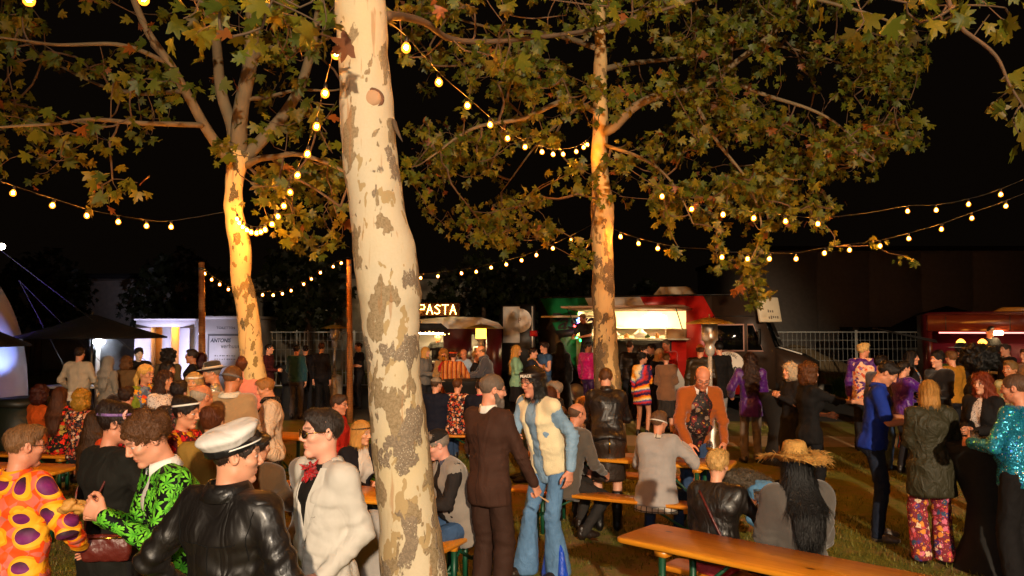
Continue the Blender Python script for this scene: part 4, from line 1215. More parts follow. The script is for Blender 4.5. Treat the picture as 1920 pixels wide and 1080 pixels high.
def inpoly(x, y, poly):
    p = np.array(poly, float); c = np.zeros(len(x), bool); j = len(p) - 1
    for i in range(len(p)):
        m = ((p[i, 1] > y) != (p[j, 1] > y)) & (x < (p[j, 0] - p[i, 0]) * (y - p[i, 1]) / (p[j, 1] - p[i, 1] + 1e-9) + p[i, 0])
        c ^= m; j = i
    return c
def crown(tree, limbs, pts, leafsize, per, nind, seed, trad=.006, rind=None):
    """twigs from the limbs to every cluster point, leaves at the twig ends; the largest leaves are objects"""
    r = np.random.default_rng(seed)
    nodes = np.concatenate(limbs); par = [-1] * len(nodes); nb0 = len(nodes)
    d0 = np.array([np.min(np.linalg.norm(nodes - p, axis=1)) for p in pts]); pts = pts[np.argsort(d0)]
    nodes = list(nodes); A = np.zeros((nb0 + len(pts), 3)); A[:nb0] = nodes; m = nb0
    for p in pts:
        d = np.linalg.norm(A[:m] - p, axis=1) + .10 * np.maximum(0, A[:m, 2] - p[2] - .2) * 0
        par.append(int(np.argmin(d))); A[m] = p; m += 1
    wgt = np.ones(m)
    for i in range(m - 1, nb0 - 1, -1): wgt[par[i]] += wgt[i]
    mb = MB()
    for i in range(nb0, m):
        a, b_ = A[par[i]], A[i]; L = np.linalg.norm(b_ - a)
        off = r.normal(size=3) * L * .09; off[2] -= L * .05
        ra = trad * min(4.5, wgt[i] ** .42) * 1.15; rb = trad * min(4.5, max(.7, (wgt[i] - .5)) ** .42)
        mb.tube(spline([a, (a + b_) / 2 + off, b_], 5), np.linspace(ra, rb, 5), 4, False)
    mb.build('twigs', W['twig'], tree, smooth=True)['kind'] = 'stuff'
    n = len(pts) * per
    base = np.repeat(A[nb0:], per, 0) + r.normal(size=(n, 3)) * leafsize * .55
    Ms = leaf_mats(n, r, leafsize)
    ci = r.choice(len(LEAFC), n, p=[.30, .22, .16, .22, .02, .01, .07])
    d = np.linalg.norm(base - np.array([0, 0, CZ]), axis=1) + r.uniform(0, 1.5, n)
    vis = np.abs(base[:, 0] / base[:, 1]) < .66
    order = np.argsort(np.where(vis, d / np.linalg.norm(Ms[:, :, 1], axis=1), 1e9))
    cr = empty('crown'); cr.parent = tree
    for i in order[:nind]:
        M = np.eye(4); M[:3, :3] = Ms[i]; M[:3, 3] = base[i]
        o = bpy.data.objects.new('leaf', LEAFME[ci[i]]); col.objects.link(o); o.parent = cr; o.matrix_local = Matrix(M.tolist())
    rest = order[nind:]
    if len(rest):
        V, T = leaf_geo(); q = len(V)
        VV = (np.einsum('nij,vj->nvi', Ms[rest], V) + base[rest][:, None]).reshape(-1, 3)
        CC = np.array([lin(c) for c in LEAFC])[ci[rest]]
        o = obj('foliage', mesh('foliage', VV, [(T[None] + (np.arange(len(rest)) * q)[:, None, None]).reshape(-1, 3)], True, attr=np.repeat(CC, q, 0)), W['leaf'], tree)
        o['kind'] = 'stuff'
def trunk_mesh(name, rows, Y, mat, parent, n=28, steps=90, bump=.012, base_ext=True, seed=1, flare=.0):
    """rows: (photo y, left x, right x) of the trunk outline at depth Y"""
    C, rad = [], []
    for py, l, r_ in rows:
        p = PT((l + r_) / 2, py, Y); C.append(p); rad.append((r_ - l) / 2 / F * Y)
    if base_ext and C[-1][2] > 0:
        d = (C[-1] - C[-2]); d = d / abs(d[2])
        C.append(C[-1] + d * C[-1][2] * 1.01 ); rad.append(rad[-1] * 1.18)
    C = np.array(C); P = spline(C, steps); rr = np.interp(np.linspace(0, 1, steps), np.linspace(0, 1, len(rad)), rad)
    V, Q, T = sweep(P, rr, n, True)
    c = np.repeat(P, n, 0); N = V[:len(c)] - c; N /= np.linalg.norm(N, axis=1, keepdims=True)
    V[:len(c)] += N * (bump * (wav(c * .2 + N * .18 + c * np.array([0, 0, .8]), seed, 5, 3)))[:, None]
    return obj(name, mesh(name, V, [Q, T]), mat, parent), P, rr
def limb(ctrl, r0, r1, parent, mat, n=20, name='limb', wob=.03, sides=9, seed=0):
    P = spline(ctrl, n); L = np.linalg.norm(P[-1] - P[0])
    P = P + np.stack([wav(P, seed + k, 3 / max(L, .5), 2) for k in range(3)], 1) * wob * np.sin(np.linspace(0, math.pi, n))[:, None]
    V, Q, T = sweep(P, np.linspace(r0, r1, n), sides)
    obj(name, mesh(name, V, [Q, T]), mat, parent)
    return P
def sample(poly, n, Yr, r, keep=None):
    p = np.array(poly, float); out = []
    while sum(len(o) for o in out) < n:
        x = r.uniform(p[:, 0].min(), p[:, 0].max(), n); y = r.uniform(p[:, 1].min(), p[:, 1].max(), n)
        m = inpoly(x, y, poly)
        if keep is not None: m &= keep(x, y, r)
        Y = r.uniform(*Yr, n)
        out.append(np.array([PT(a, b, c) for a, b, c in zip(x[m], y[m], Y[m])]).reshape(-1, 3))
    return np.concatenate(out)[:n]

# near plane tree: the pale trunk in the middle
DN = F / 330
t1 = empty('plane_tree', (*GP(775, 330), 0))
tag(t1, 'big pale plane tree trunk with flaking bark standing close beside the white-suited man', 'tree', 'plane trees on the festival ground')
rows = [(-260, 612, 716), (-120, 622, 720), (0, 630, 724), (100, 634, 730), (170, 637, 735), (210, 639, 740), (300, 643, 745), (400, 655, 758), (450, 660, 774), (500, 665, 785), (550, 670, 788), (600, 678, 783), (700, 690, 790), (800, 697, 800), (900, 705, 812), (1000, 712, 825), (1080, 719, 836)]
tr, TP, TR = trunk_mesh('trunk', rows, DN, W['bark'], t1, 48, 220, .010, seed=3)
for o in (tr,): o.matrix_parent_inverse = Matrix.Translation(-t1.location)
inv1 = Matrix.Translation(-t1.location)
sp = PT(697, 183, DN - .15)
m = MB(); a = np.linspace(0, 2 * math.pi, 25)
m.tube(np.c_[sp[0] + .055 * np.cos(a), sp[1] + .012 + .02 * np.abs(np.cos(a)), sp[2] + .05 * np.sin(a)], .011, 6, False)
o = m.build('branch_scar', plain('scar_callus', '#6b4630', .8, bump=.5), t1, True); o.matrix_parent_inverse = inv1
m = MB(); m.lathe([(0, .002), (.03, .001), (.045, -.004), (.052, -.03)], 24, Matrix.Translation(sp) @ Matrix.Rotation(R(90), 4, 'X'))
o = m.build('cut_face', plain('cut_wood', '#b8906c', .8, 0, .3, .3, 50), t1, True); o.matrix_parent_inverse = inv1
m = MB(); q = spline([PT(737, 225, DN - .05), PT(744, 245, DN - .08), PT(755, 266, DN - .1)], 8)
m.tube(q, [.012, .016, .015, .013, .011, .008, .005, .001], 5)
o = m.build('bark_flake', W['twig'], t1, True); o.matrix_parent_inverse = inv1
r = np.random.default_rng(21)
L1 = limb([PT(722, 30, DN), PT(760, 32, DN + .5), PT(800, 42, DN + .8), PT(850, 70, DN + 1.2), PT(960, 72, DN + 1.5), PT(1110, 58, DN + 1.9), PT(1250, 18, DN + 2.1), PT(1400, -40, DN + 2.3)], .030, .010, t1, W['twig'], 34, seed=4)
L2 = limb([PT(720, -60, DN), PT(800, -80, DN + .3), PT(1100, -120, DN + .4), PT(1500, -60, DN + .2), PT(1770, -20, DN - .2)], .05, .012, t1, W['twig'], 34, seed=5)
L3 = limb([PT(1770, -20, DN - .2), PT(1800, 40, DN - .2), PT(1850, 100, DN - .25), PT(1890, 160, DN - .3), PT(1940, 230, DN - .3)], .014, .005, t1, W['twig'], 20, seed=6)
L4 = limb([PT(630, -100, DN), PT(560, -60, DN), PT(430, -10, DN - .3), PT(330, -30, DN - .5)], .03, .008, t1, W['twig'], 24, seed=7)
for o in t1.children: o.matrix_parent_inverse = inv1
pts = np.concatenate([
    sample([(310, -40), (610, -40), (610, 60), (560, 80), (520, 60), (470, 60), (430, 90), (390, 110), (330, 70)], 26, (DN - .8, DN + .1), r),
    sample([(740, -40), (1250, -40), (1240, 40), (1150, 75), (1060, 95), (960, 150), (860, 110), (760, 140), (740, 70)], 44, (DN + .7, DN + 2), r),
    sample([(1560, -20), (1920, -20), (1920, 60), (1880, 50), (1800, 60), (1700, 40), (1620, 80), (1560, 50)], 12, (DN - .4, DN + .6), r),
    np.array([PT(x, y, DN - .3) for x, y in ((1602, 62), (1620, 40), (1878, 150), (1872, 185), (1908, 205), (1902, 232), (1912, 250), (1790, 12), (1700, 5))])])
crown(t1, [L1, L2, L3, L4], pts, .11, 3, 300, 31, .0038)
for o in t1.children:
    o.matrix_parent_inverse = inv1

# left plane tree
DL = F / 150
t2 = empty('plane_tree', (*GP(497, 150), 0))
tag(t2, 'leaning plane tree with yellow-lit trunk and bare forked limbs behind the pink shirt', 'tree', 'plane trees on the festival ground')
rows = [(285, 430, 470), (330, 424, 458), (370, 421, 456), (400, 424, 455), (440, 427, 466), (475, 432, 472), (520, 435, 470), (560, 441, 480), (600, 446, 486), (640, 450, 490), (680, 453, 494), (715, 455, 499)]
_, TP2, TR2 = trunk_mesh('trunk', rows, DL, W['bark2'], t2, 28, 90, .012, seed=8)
LL = [limb([PT(x, y, DL + dz) for x, y, dz in c], a, b_, t2, W['limb'], 26, seed=50 + k, wob=.05) for k, (c, a, b_) in enumerate((
    ([(440, 310, 0), (415, 280, -.2), (380, 235, -.4), (345, 175, -.6), (320, 120, -.8), (275, 50, -1), (235, -40, -1.2)], .075, .035),
    ([(438, 300, 0), (432, 240, .1), (417, 180, .2), (412, 110, .3), (405, 20, .4), (400, -60, .5)], .085, .05),
    ([(448, 300, 0), (447, 240, -.1), (450, 190, -.2), (465, 110, -.3), (474, 20, -.4), (480, -60, -.5)], .11, .07),
    ([(455, 300, 0), (490, 265, .1), (530, 215, .2), (560, 160, .3), (580, 90, .4), (600, 10, .4), (612, -60, .5)], .085, .045),
    ([(462, 310, 0), (500, 295, -.4), (560, 290, -.8), (630, 310, -1.1), (660, 330, -1.3)], .045, .012),
    ([(475, 110, -.3), (510, 95, -.6), (560, 95, -.9), (620, 70, -1.3)], .04, .012),
    ([(380, 235, -.4), (300, 230, -.9), (200, 225, -1.4), (100, 230, -2), (-20, 240, -2.4)], .035, .01),
    ([(345, 170, -.6), (250, 175, .2), (150, 150, .8), (20, 60, 1.4)], .03, .01),
    ([(320, 120, -.8), (230, 80, -1.2), (110, 90, -1.6), (0, 70, -2.2)], .03, .01),
    ([(465, 185, -.2), (520, 180, .4), (600, 172, 1.0), (650, 165, 1.5)], .03, .01),
))]
r = np.random.default_rng(22)
gap = lambda x, y, r: r.uniform(0, 1, len(x)) < np.clip(.25 + .9 * np.sin(x * .017 + np.sin(y * .021) * 2) * np.sin(y * .023 + x * .006), 0, 1)
pts = np.concatenate([sample([(-30, -60), (640, -60), (640, 420), (560, 440), (540, 400), (420, 300), (300, 300), (220, 340), (120, 320), (-30, 330)], 270, (DL - 2.2, DL + 2.2), r, gap),
                      sample([(470, 320), (650, 320), (650, 450), (560, 480), (500, 420)], 60, (DL - 1, DL + 1.5), r),
                      sample([(150, 330), (260, 340), (240, 390), (160, 380)], 8, (DL - 2, DL - 1), r)])
crown(t2, LL, pts, .14, 4, 300, 32, .0045)
for o in t2.children: o.matrix_parent_inverse = Matrix.Translation(-t2.location)

# right plane tree
DR = F / 122
t3 = empty('plane_tree', (*GP(1146, 122), 0))
tag(t3, 'straight plane tree with full yellowing crown standing in front of the food truck', 'tree', 'plane trees on the festival ground')
rows = [(-120, 1120, 1136), (0, 1116, 1136), (100, 1114, 1137), (200, 1112, 1139), (280, 1110, 1139), (340, 1110, 1142), (385, 1108, 1150), (410, 1110, 1152), (450, 1110, 1148), (500, 1110, 1150), (560, 1111, 1152), (620, 1112, 1156), (680, 1113, 1160), (740, 1115, 1166)]
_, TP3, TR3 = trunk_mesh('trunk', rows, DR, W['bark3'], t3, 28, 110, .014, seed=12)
LR = [limb([PT(x, y, DR + dz) for x, y, dz in c], a, b_, t3, W['limb'], 26, seed=80 + k, wob=.06) for k, (c, a, b_) in enumerate((
    ([(1125, 250, 0), (1150, 238, -.1), (1185, 205, -.2), (1230, 185, -.3), (1290, 172, -.5), (1350, 140, -.7), (1450, 60, -.9), (1520, -30, -1)], .085, .03),
    ([(1130, 130, 0), (1190, 120, .6), (1300, 110, 1.2), (1450, 90, 1.6), (1620, 130, 2)], .05, .012),
    ([(1350, 140, -.7), (1450, 190, -1), (1560, 230, -1.3), (1640, 300, -1.4)], .035, .008),
    ([(1290, 172, -.5), (1340, 260, -1), (1400, 340, -1.2), (1430, 430, -1.3), (1390, 520, -1.3)], .03, .006),
    ([(1120, 210, 0), (1060, 190, -.6), (980, 230, -1.2), (880, 250, -1.8), (800, 300, -2.2)], .05, .01),
    ([(1118, 90, 0), (1040, 60, .6), (930, 50, 1.2), (800, 20, 1.8)], .05, .012),
    ([(1122, 150, 0), (1080, 200, .8), (1010, 270, 1.5), (940, 360, 1.9)], .035, .008),
    ([(1130, 60, 0), (1240, 10, -.8), (1400, -20, -1.6), (1600, 20, -2), (1720, 60, -2)], .05, .01),
    ([(1130, 270, 0), (1200, 300, -.8), (1260, 350, -1.4), (1300, 420, -1.7)], .03, .007),
))]
r = np.random.default_rng(23)
lo_ = lambda x, y, r: r.uniform(0, 1, len(x)) < np.clip(.42 + .8 * np.sin(x * .013 + np.sin(y * .02) * 1.7 + 1) * np.sin(y * .021 + x * .005), .05, 1)
pts = np.concatenate([
    sample([(745, -60), (1790, -60), (1780, 60), (1740, 120), (1700, 170), (1740, 270), (1720, 300), (1640, 330), (1580, 330), (1560, 400), (1480, 420), (1400, 380), (1240, 400), (1130, 380), (1060, 440), (960, 460), (880, 460), (800, 420), (755, 300)], 1250, (DR - 2.4, DR + 2.6), r, lo_),
    sample([(1180, 330), (1480, 330), (1540, 420), (1440, 440), (1400, 430), (1250, 430)], 90, (DR - 1.8, DR - .2), r),
    sample([(1330, 440), (1440, 440), (1430, 490), (1420, 560), (1380, 545), (1340, 500)], 22, (DR - 1.6, DR - .9), r),
    sample([(1380, 480), (1430, 480), (1430, 556), (1385, 556)], 7, (DR - 1.5, DR - 1.1), r),
    np.array([PT(x, y, DR - 1.2) for x, y in ((1270, 460), (1265, 475), (1565, 462), (1550, 425), (1090, 490), (1640, 460), (1700, 480))]),
    sample([(1060, 440), (1130, 440), (1120, 500), (1080, 500)], 8, (DR - .5, DR + .5), r)])
crown(t3, LR, pts, .118, 6, 300, 33, .0042)
for o in t3.children: o.matrix_parent_inverse = Matrix.Translation(-t3.location)

# dark trees standing beyond the trucks
def far_tree(px, s, top, rad, seed, label):
    x, y = GP(px, s); t = empty('tree', (x, y, 0)); tag(t, label, 'tree', 'dark trees beyond the stalls')
    m = MB(); H = top; m.tube(spline([(0, 0, 0), (.1, 0, H * .3), (0, 0, H * .7)], 8), np.linspace(.22, .08, 8), 8); m.build('trunk', W['twig'], t, True)
    r = np.random.default_rng(seed); n = 900
    u = r.normal(size=(n, 3)); u /= np.linalg.norm(u, axis=1, keepdims=True); p = u * (r.uniform(.3, 1, n) ** .5)[:, None] * np.array([rad, rad, (H * .36)]) + np.array([0, 0, H * .66])
    p += np.stack([wav(p, seed + k, .9, 2) for k in range(3)], 1) * rad * .25
    V, T = leaf_geo(); Ms = leaf_mats(n, r, .34)
    VV = (np.einsum('nij,vj->nvi', Ms, V) + p[:, None]).reshape(-1, 3)
    A = np.tile(np.array(lin('#2a3014')), (len(VV), 1))
    o = obj('crown', mesh('crown', VV, [(T[None] + (np.arange(n) * len(V))[:, None, None]).reshape(-1, 3)], True, attr=A), W['leaf'], t)
far_tree(70, 42, 5.6, 2.2, 1, 'dark leafy tree beside the inflatable stage top')
far_tree(345, 40, 5.6, 2.2, 2, 'dark leafy tree standing behind the toilet cabins')
far_tree(575, 42, 5.8, 2.0, 3, 'dark tree with bare trunk behind the man in the teal jumper')
far_tree(905, 40, 5.6, 2.6, 4, 'dark spreading tree behind the pasta stall')
far_tree(1060, 36, 5.2, 2.0, 5, 'dark leafy tree behind the green end of the food truck')
far_tree(1210, 34, 4.6, 1.4, 6, 'small dark tree showing above the middle of the food truck')

# far buildings
def hall(name, x0, x1, y0, y1, h, label, mat, bays):
    t = empty(name, (x0, y0, 0)); tag(t, label, 'building')
    L = x1 - x0; m = MB(); m.box((0, 0, 0), (L, y1 - y0, h)); m.build('wall', mat, t)
    m = MB(); m.box((-.15, -.15, h), (L + .15, y1 - y0, h + .25)); m.build('roof_edge', W['roofdark'], t)
    w = L / bays
    for i in range(bays):
        m = MB(); m.box((i * w + .03, -.05, .05), (i * w + w - .03, 0, h - .1), bev=.02); m.build('panel', mat, t)
    return t
hall('warehouse', 14, 60, 44, 60, 6.4, 'long clad warehouse looming in the dark behind the wire fence', W['hallpanel'], 16)
b = hall('office_building', -27, -1, 40, 50, 4.6, 'low grey rendered building behind the dark trees and wire fence', W['grey'], 9)
for x in (3.5, 9.0, 14.5, 20):
    m = MB(); m.box((x, -.09, 2.2), (x + 1.6, -.055, 3.5)); o = m.build('window', W['frame'], b)
    m = MB(); m.box((x + .08, -.1, 2.28), (x + 1.52, -.093, 3.42)); m.build('pane', W['glassd'], o)
m = MB(); m.box((20.0, -.2, 3.3), (20.3, -.06, 3.5), bev=.03); o = m.build('wall_lamp', emit('wall_lamp_glow', '#ffd9a0', 40), b)
# stacked pallets and a heap beyond the fence
m = MB(); t = empty('pallet_stack', (*GP(1622, 40), 0)); tag(t, 'dark stack of flat pallets beyond the wire fence', 'pallet stack')
for i in range(8):
    m = MB(); z = .9 + i * .16; m.box((-1.0, -.6, z), (1.0, .6, z + .03)); 
    for x in (-.95, -.05, .85): m.box((x, -.6, z + .03), (x + .1, .6, z + .12))
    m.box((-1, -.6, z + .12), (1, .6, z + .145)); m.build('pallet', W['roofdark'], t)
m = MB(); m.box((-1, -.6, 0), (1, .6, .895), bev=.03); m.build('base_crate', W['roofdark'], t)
m = MB(); m.lathe([(0, 3.0), (1.1, 2.7), (2.3, 2.1), (3.4, 1.6), (3.5, 1.4)], 8); t = empty('market_tent', (*GP(1775, 47), 0)); tag(t, 'dark pointed tent roof behind the vintage van', 'tent')
m.build('canopy', W['black'], t)
for a in range(4):
    m = MB(); x, y = 2.3 * math.cos(a * 1.57 + .78), 2.3 * math.sin(a * 1.57 + .78); m.tube([(x, y, 0), (x, y, 2.0)], .03, 6); m.build('pole', W['dull'], t)
# heap of sand
r_ = np.random.default_rng(3); g = np.linspace(-3, 3, 30); xx, yy = np.meshgrid(g, g, indexing='ij'); zz = np.clip(1.5 - .42 * np.hypot(xx, yy * 1.1), -.05, 9) + .06 * wav(np.c_[xx.ravel(), yy.ravel(), 0 * xx.ravel()], 3, 2, 2).reshape(xx.shape)
i, j = np.meshgrid(np.arange(29), np.arange(29), indexing='ij')
o = obj('sand_heap', mesh('sand_heap', np.stack([xx, yy, zz], -1).reshape(-1, 3), [np.stack([i * 30 + j, (i + 1) * 30 + j, (i + 1) * 30 + j + 1, i * 30 + j + 1], -1).reshape(-1, 4)]), W['path'], loc=(*GP(1490, 47), 0))
tag(o, 'low pale heap of sand behind the fence beside the truck', 'sand heap')
# ------------------------------------------------------------------ strings of lights
BULB = MB(); BULB.lathe([(0, -.040), (.016, -.037), (.027, -.026), (.031, -.010), (.028, .006), (.019, .020), (.013, .030)], 12); BULB = BULB.me('bulb', True)
SOCK = MB(); SOCK.lathe([(.014, .028), (.016, .030), (.016, .062), (.010, .068), (0, .068)], 8); SOCK = SOCK.me('socket', True)
BULB.materials.append(W['bulbglass']); SOCK.materials.append(W['socket'])
FILA = MB(); FILA.lathe([(0, -.020), (.010, -.015), (.014, -.004), (.010, .008), (0, .012)], 8); FILA = FILA.me('filament', True); FILA.materials.append(W['bulb'])
FILA2 = FILA.copy(); FILA2.materials.clear(); FILA2.materials.append(W['bulbdim'])
def light_string(label, ctrl, bulbs, size=.98, dim=()):
    """ctrl: (px, py, Y) along the cable; bulbs: photo x (or (x, y)) of each bulb"""
    t = empty('string_lights'); tag(t, label, 'string lights', 'strings of warm bulbs hung between trees and posts')
    C = np.array(ctrl, float); P = spline(np.array([PT(*c) for c in ctrl]), 60) 
    S2 = spline(C, 400); m = MB()
    P = np.array([PT(a, b, c) for a, b, c in spline(C, 70)]); m.tube(P, .0038, 5); m.build('cable', W['cable'], t, True)
    for k, b_ in enumerate(bulbs):
        if isinstance(b_, tuple): i = np.argmin(np.abs(S2[:, 0] - b_[0]) + np.abs(S2[:, 1] - b_[1]))
        else: i = np.argmin(np.abs(S2[:, 0] - b_))
        p = PT(*S2[i]) - np.array([0, 0, .072 * size])
        tilt = (rng.uniform(-.2, .2), rng.uniform(-.2, .2), 0)
        o = obj('bulb', BULB, None, t, loc=p, rot=tilt); o.scale = (size,) * 3
        obj('socket', SOCK, None, o); obj('filament', FILA2 if k in dim else FILA, None, o)
    return t
light_string('string of bulbs sagging from the stage side to the leaning plane tree', [(-160, 285, 7.0), (25, 348, 8.0), (99, 372, 8.5), (163, 392, 9), (222, 404, 9.4), (275, 412, 9.7), (321, 414, 9.8), (430, 396, 9.9)], [-130, -50, 25, 99, 163, 222, 275, 321])
light_string('looping string of bulbs from the leaning tree up to the big pale trunk', [(440, 392, 9.8), (455, 414, 9.5), (481, 425, 9.2), (510, 408, 8.8), (532, 373, 8.2), (558, 314, 7.4), (577, 272, 6.8), (594, 219, 6.2), (610, 155, 5.6), (631, 78, 4.75), (640, 40, 4.4)],
             [(444, 400), (449, 407), (455, 414), (463, 420), (471, 424), (481, 425), (489, 423), (497, 418), (510, 408), (521, 393), (532, 373), (545, 346), (558, 314), (577, 272), (594, 219), (610, 155), (631, 78)], dim=(11,))
light_string('string of bulbs sagging from the big trunk to the straight plane tree', [(722, 36, 4.5), (762, 68, 5.0), (822, 135, 6.0), (876, 182, 7.0), (919, 220, 8.0), (952, 247, 8.8), (984, 264, 9.6), (1016, 274, 10.3), (1037, 279, 10.7), (1058, 279, 11.2), (1082, 274, 11.6), (1101, 262, 11.9), (1108, 255, 12)],
             [(762, 68), (822, 135), (876, 182), (919, 220), (952, 247), (984, 264), (1016, 274), (1037, 279), (1056, 279), (1080, 274), (1094, 267), (1101, 262)])
light_string('upper string of bulbs running from the straight tree into the dark sky', [(1150, 300, 12), (1190, 335, 10.6), (1242, 357, 9.5), (1297, 380, 9.2), (1355, 390, 9.1), (1414, 397, 9.1), (1473, 403, 9.3), (1533, 408, 9.6), (1620, 400, 10.4), (1702, 386, 11.3), (1755, 384, 11.2), (1815, 373, 11), (1877, 354, 10.8), (2000, 300, 10.4)],
             [1242, 1297, 1355, 1414, 1473, 1533, 1702, 1755, 1815, 1877, 1940])
light_string('lower string of bulbs running from the straight tree over the wire fence', [(1140, 425, 12.3), (1164, 435, 12), (1197, 447, 11.6), (1234, 456, 11.2), (1275, 464, 10.8), (1317, 466, 10.4), (1353, 471, 10), (1402, 474, 9.9), (1442, 474, 9.9), (1493, 474, 10.1), (1545, 464, 10.4), (1593, 458, 10.6), (1649, 451, 10.8), (1704, 437, 11), (1764, 420, 11.1), (1822, 399, 11.1), (1884, 377, 11.1), (2000, 330, 11)],
             [1164, 1197, 1234, 1353, 1402, 1442, 1493, 1545, 1593, 1649, 1704, 1764, 1822, 1884, 1950])
light_string('string of bulbs sagging between the two wooden posts', [(376, 490, 15), (384, 506, 15.1), (397, 517, 15.3), (412, 526, 15.5), (440, 540, 15.8), (492, 546, 16.2), (530, 544, 16.5), (570, 526, 16.9), (601, 505, 17.3), (640, 487, 17.8), (652, 482, 18)],
             [(376, 492), (384, 506), (397, 517), (412, 526), (428, 534), (492, 546), (512, 545), (530, 544), (546, 537), (570, 526), (584, 517), (601, 505), (625, 494), (640, 487)])
light_string('string of bulbs rising from the far wooden post to the straight tree', [(652, 482, 18), (700, 505, 17), (770, 515, 16), (865, 505, 15), (893, 502, 14.7), (921, 494, 14.4), (949, 488, 14.1), (978, 480, 13.8), (1006, 470, 13.5), (1037, 457, 13.1), (1070, 442, 12.7), (1112, 420, 12.3)],
             [790, 820, 865, 893, 921, 949, 978, 1006, 1037, 1070])
light_string('near string of bulbs crossing overhead at the top edge of the picture', [(-250, -100, 3.6), (55, -28, 4.0), (150, -26, 4.1), (270, -28, 4.2), (470, -60, 4.4), (640, -120, 4.5)], [-150, 55, 270, 470], dim=())
light_string('string of bulbs leading from the big trunk back over the tables', [(715, -150, 4.5), (900, -320, 4.0), (1300, -330, 3.9), (1900, -320, 3.8), (2600, -500, 4)], [(900, -320), (1080, -330), (1260, -332), (1440, -330), (1620, -327), (1800, -322), (2000, -335), (2200, -380)])

# ------------------------------------------------------------------ posts, heaters, fences
def post(px, s, ytop, label, base=True):
    Y = F / s; top = PT(px, ytop, Y); t = empty('wooden_post', (top[0] + .06, Y, 0)); tag(t, label, 'post', 'wooden posts carrying the light strings')
    m = MB(); m.tube(spline([(0, 0, 0), (-.02, 0, top[2] * .5), (-.06, 0, top[2])], 14), np.linspace(.075, .055, 14), 10); m.build('shaft', W['post'], t, True)
    m = MB(); m.lathe([(.062, top[2] - .14), (.064, top[2] - .14), (.064, top[2] - .1), (.06, top[2] - .1)], 10, Matrix.Translation((-.058, 0, 0))); m.build('wire_tie', W['dull'], t)
post(378, F / 15, 492, 'slim wooden post with a bulb on top in front of the toilet cabins')
post(654, F / 18, 487, 'slim wooden post rising behind the patio heater and the big trunk')

def heater(px, s, label, lit=False, h=2.22):
    t = empty('patio_heater', (*GP(px, s), 0)); tag(t, label, 'patio heater', 'steel patio heaters')
    m = MB(); m.lathe([(.23, 0), (.24, .02), (.23, .05), (.23, .72), (.22, .78), (.10, .84), (.03, .85)], 28); m.build('base_cylinder', W['steel'], t, True)
    m = MB(); m.tube([(0, 0, .8), (0, 0, h - .62)], .036, 12); m.build('pole', W['steel'], t, True)
    m = MB(); m.lathe([(.04, h - .64), (.075, h - .6), (.085, h - .5), (.07, h - .46), (.10, h - .40), (.135, h - .38), (.135, h - .36)], 24); m.build('burner', W['steel'], t, True)
    m = MB(); m.lathe([(.13, h - .36), (.13, h - .12), (.11, h - .10), (0, h - .10)], 24); m.build('emitter_screen', W['heat'] if lit else W['steel'], t, True)
    m = MB(); m.lathe([(0, h), (.12, h - .02), (.30, h - .07), (.40, h - .105), (.405, h - .115), (.395, h - .11), (.29, h - .08), (.1, h - .035), (0, h - .02)], 16); m.build('reflector', plain('brass_reflector', '#c8a448', .35, .45, .1), t, False)
    m = MB(); m.tube([(0, 0, h), (0, 0, h + .05)], .012, 8); m.build('finial', W['steel'], t, True)
heater(628, 67, 'patio heater with gold reflector standing by the man in black')
heater(902, 76, 'glowing lit patio heater standing at the pasta stall tables', True)
heater(1330, 113, 'tall patio heater standing in front of the bald man in the leather jacket', False, 2.30)

def fence_panel(x, y, L, ang, label):
    t = empty('fence_panel', (x, y, 0), ang); tag(t, label, 'fence', 'steel mesh building-site fences')
    for q in (0, L):
        m = MB(); m.tube([(q, 0, 0), (q, 0, 2.05)], .022, 8); m.build('post', W['galv'], t, True)
    for z in (.18, 1.98):
        m = MB(); m.tube([(0, 0, z), (L, 0, z)], .02, 8); m.build('rail', W['galv'], t, True)
    m = MB()
    for x_ in np.linspace(.12, L - .12, int(L / .16)): m.tube([(x_, 0, .18), (x_, 0, 1.98)], .006, 4, False)
    for z in (.6, 1.0, 1.4, 1.7): m.tube([(0, .006, z), (L, .006, z)], .006, 4, False)
    m.build('wire_mesh', W['galv'], t)
    for q in (.0, L):
        m = MB(); m.box((q - .2, -.12, 0), (q + .2, .12, .13), bev=.02); m.build('foot_block', W['dark'], t)
for i, (a, b_) in enumerate((('first', 1466), ('second', 1575), ('third', 1684), ('fourth', 1790))): pass
YF = 27.5
names = ['wire mesh fence panel just behind the bonnet of the food truck', 'wire mesh fence panel behind the blond-wigged man', 'wire mesh fence panel next to the vintage van', 'wire mesh fence panel hidden behind the vintage van']
for i, n in enumerate(names): fence_panel((1418 - 960) / F * YF + i * 3.45, YF, 3.4, 0, n)
names = ['wire mesh fence panel behind the man in the maroon top', 'wire mesh fence panel behind the man in the teal jumper', 'wire mesh fence panel behind the far wooden post', 'wire mesh fence panel between pasta stall and food truck']
for i, (n, px) in enumerate(zip(names, (470, 555, 640, 918))): fence_panel((px - 960) / F * 27, 27 + .15 * i, 2.9 if i == 3 else 1.95, 0, n)

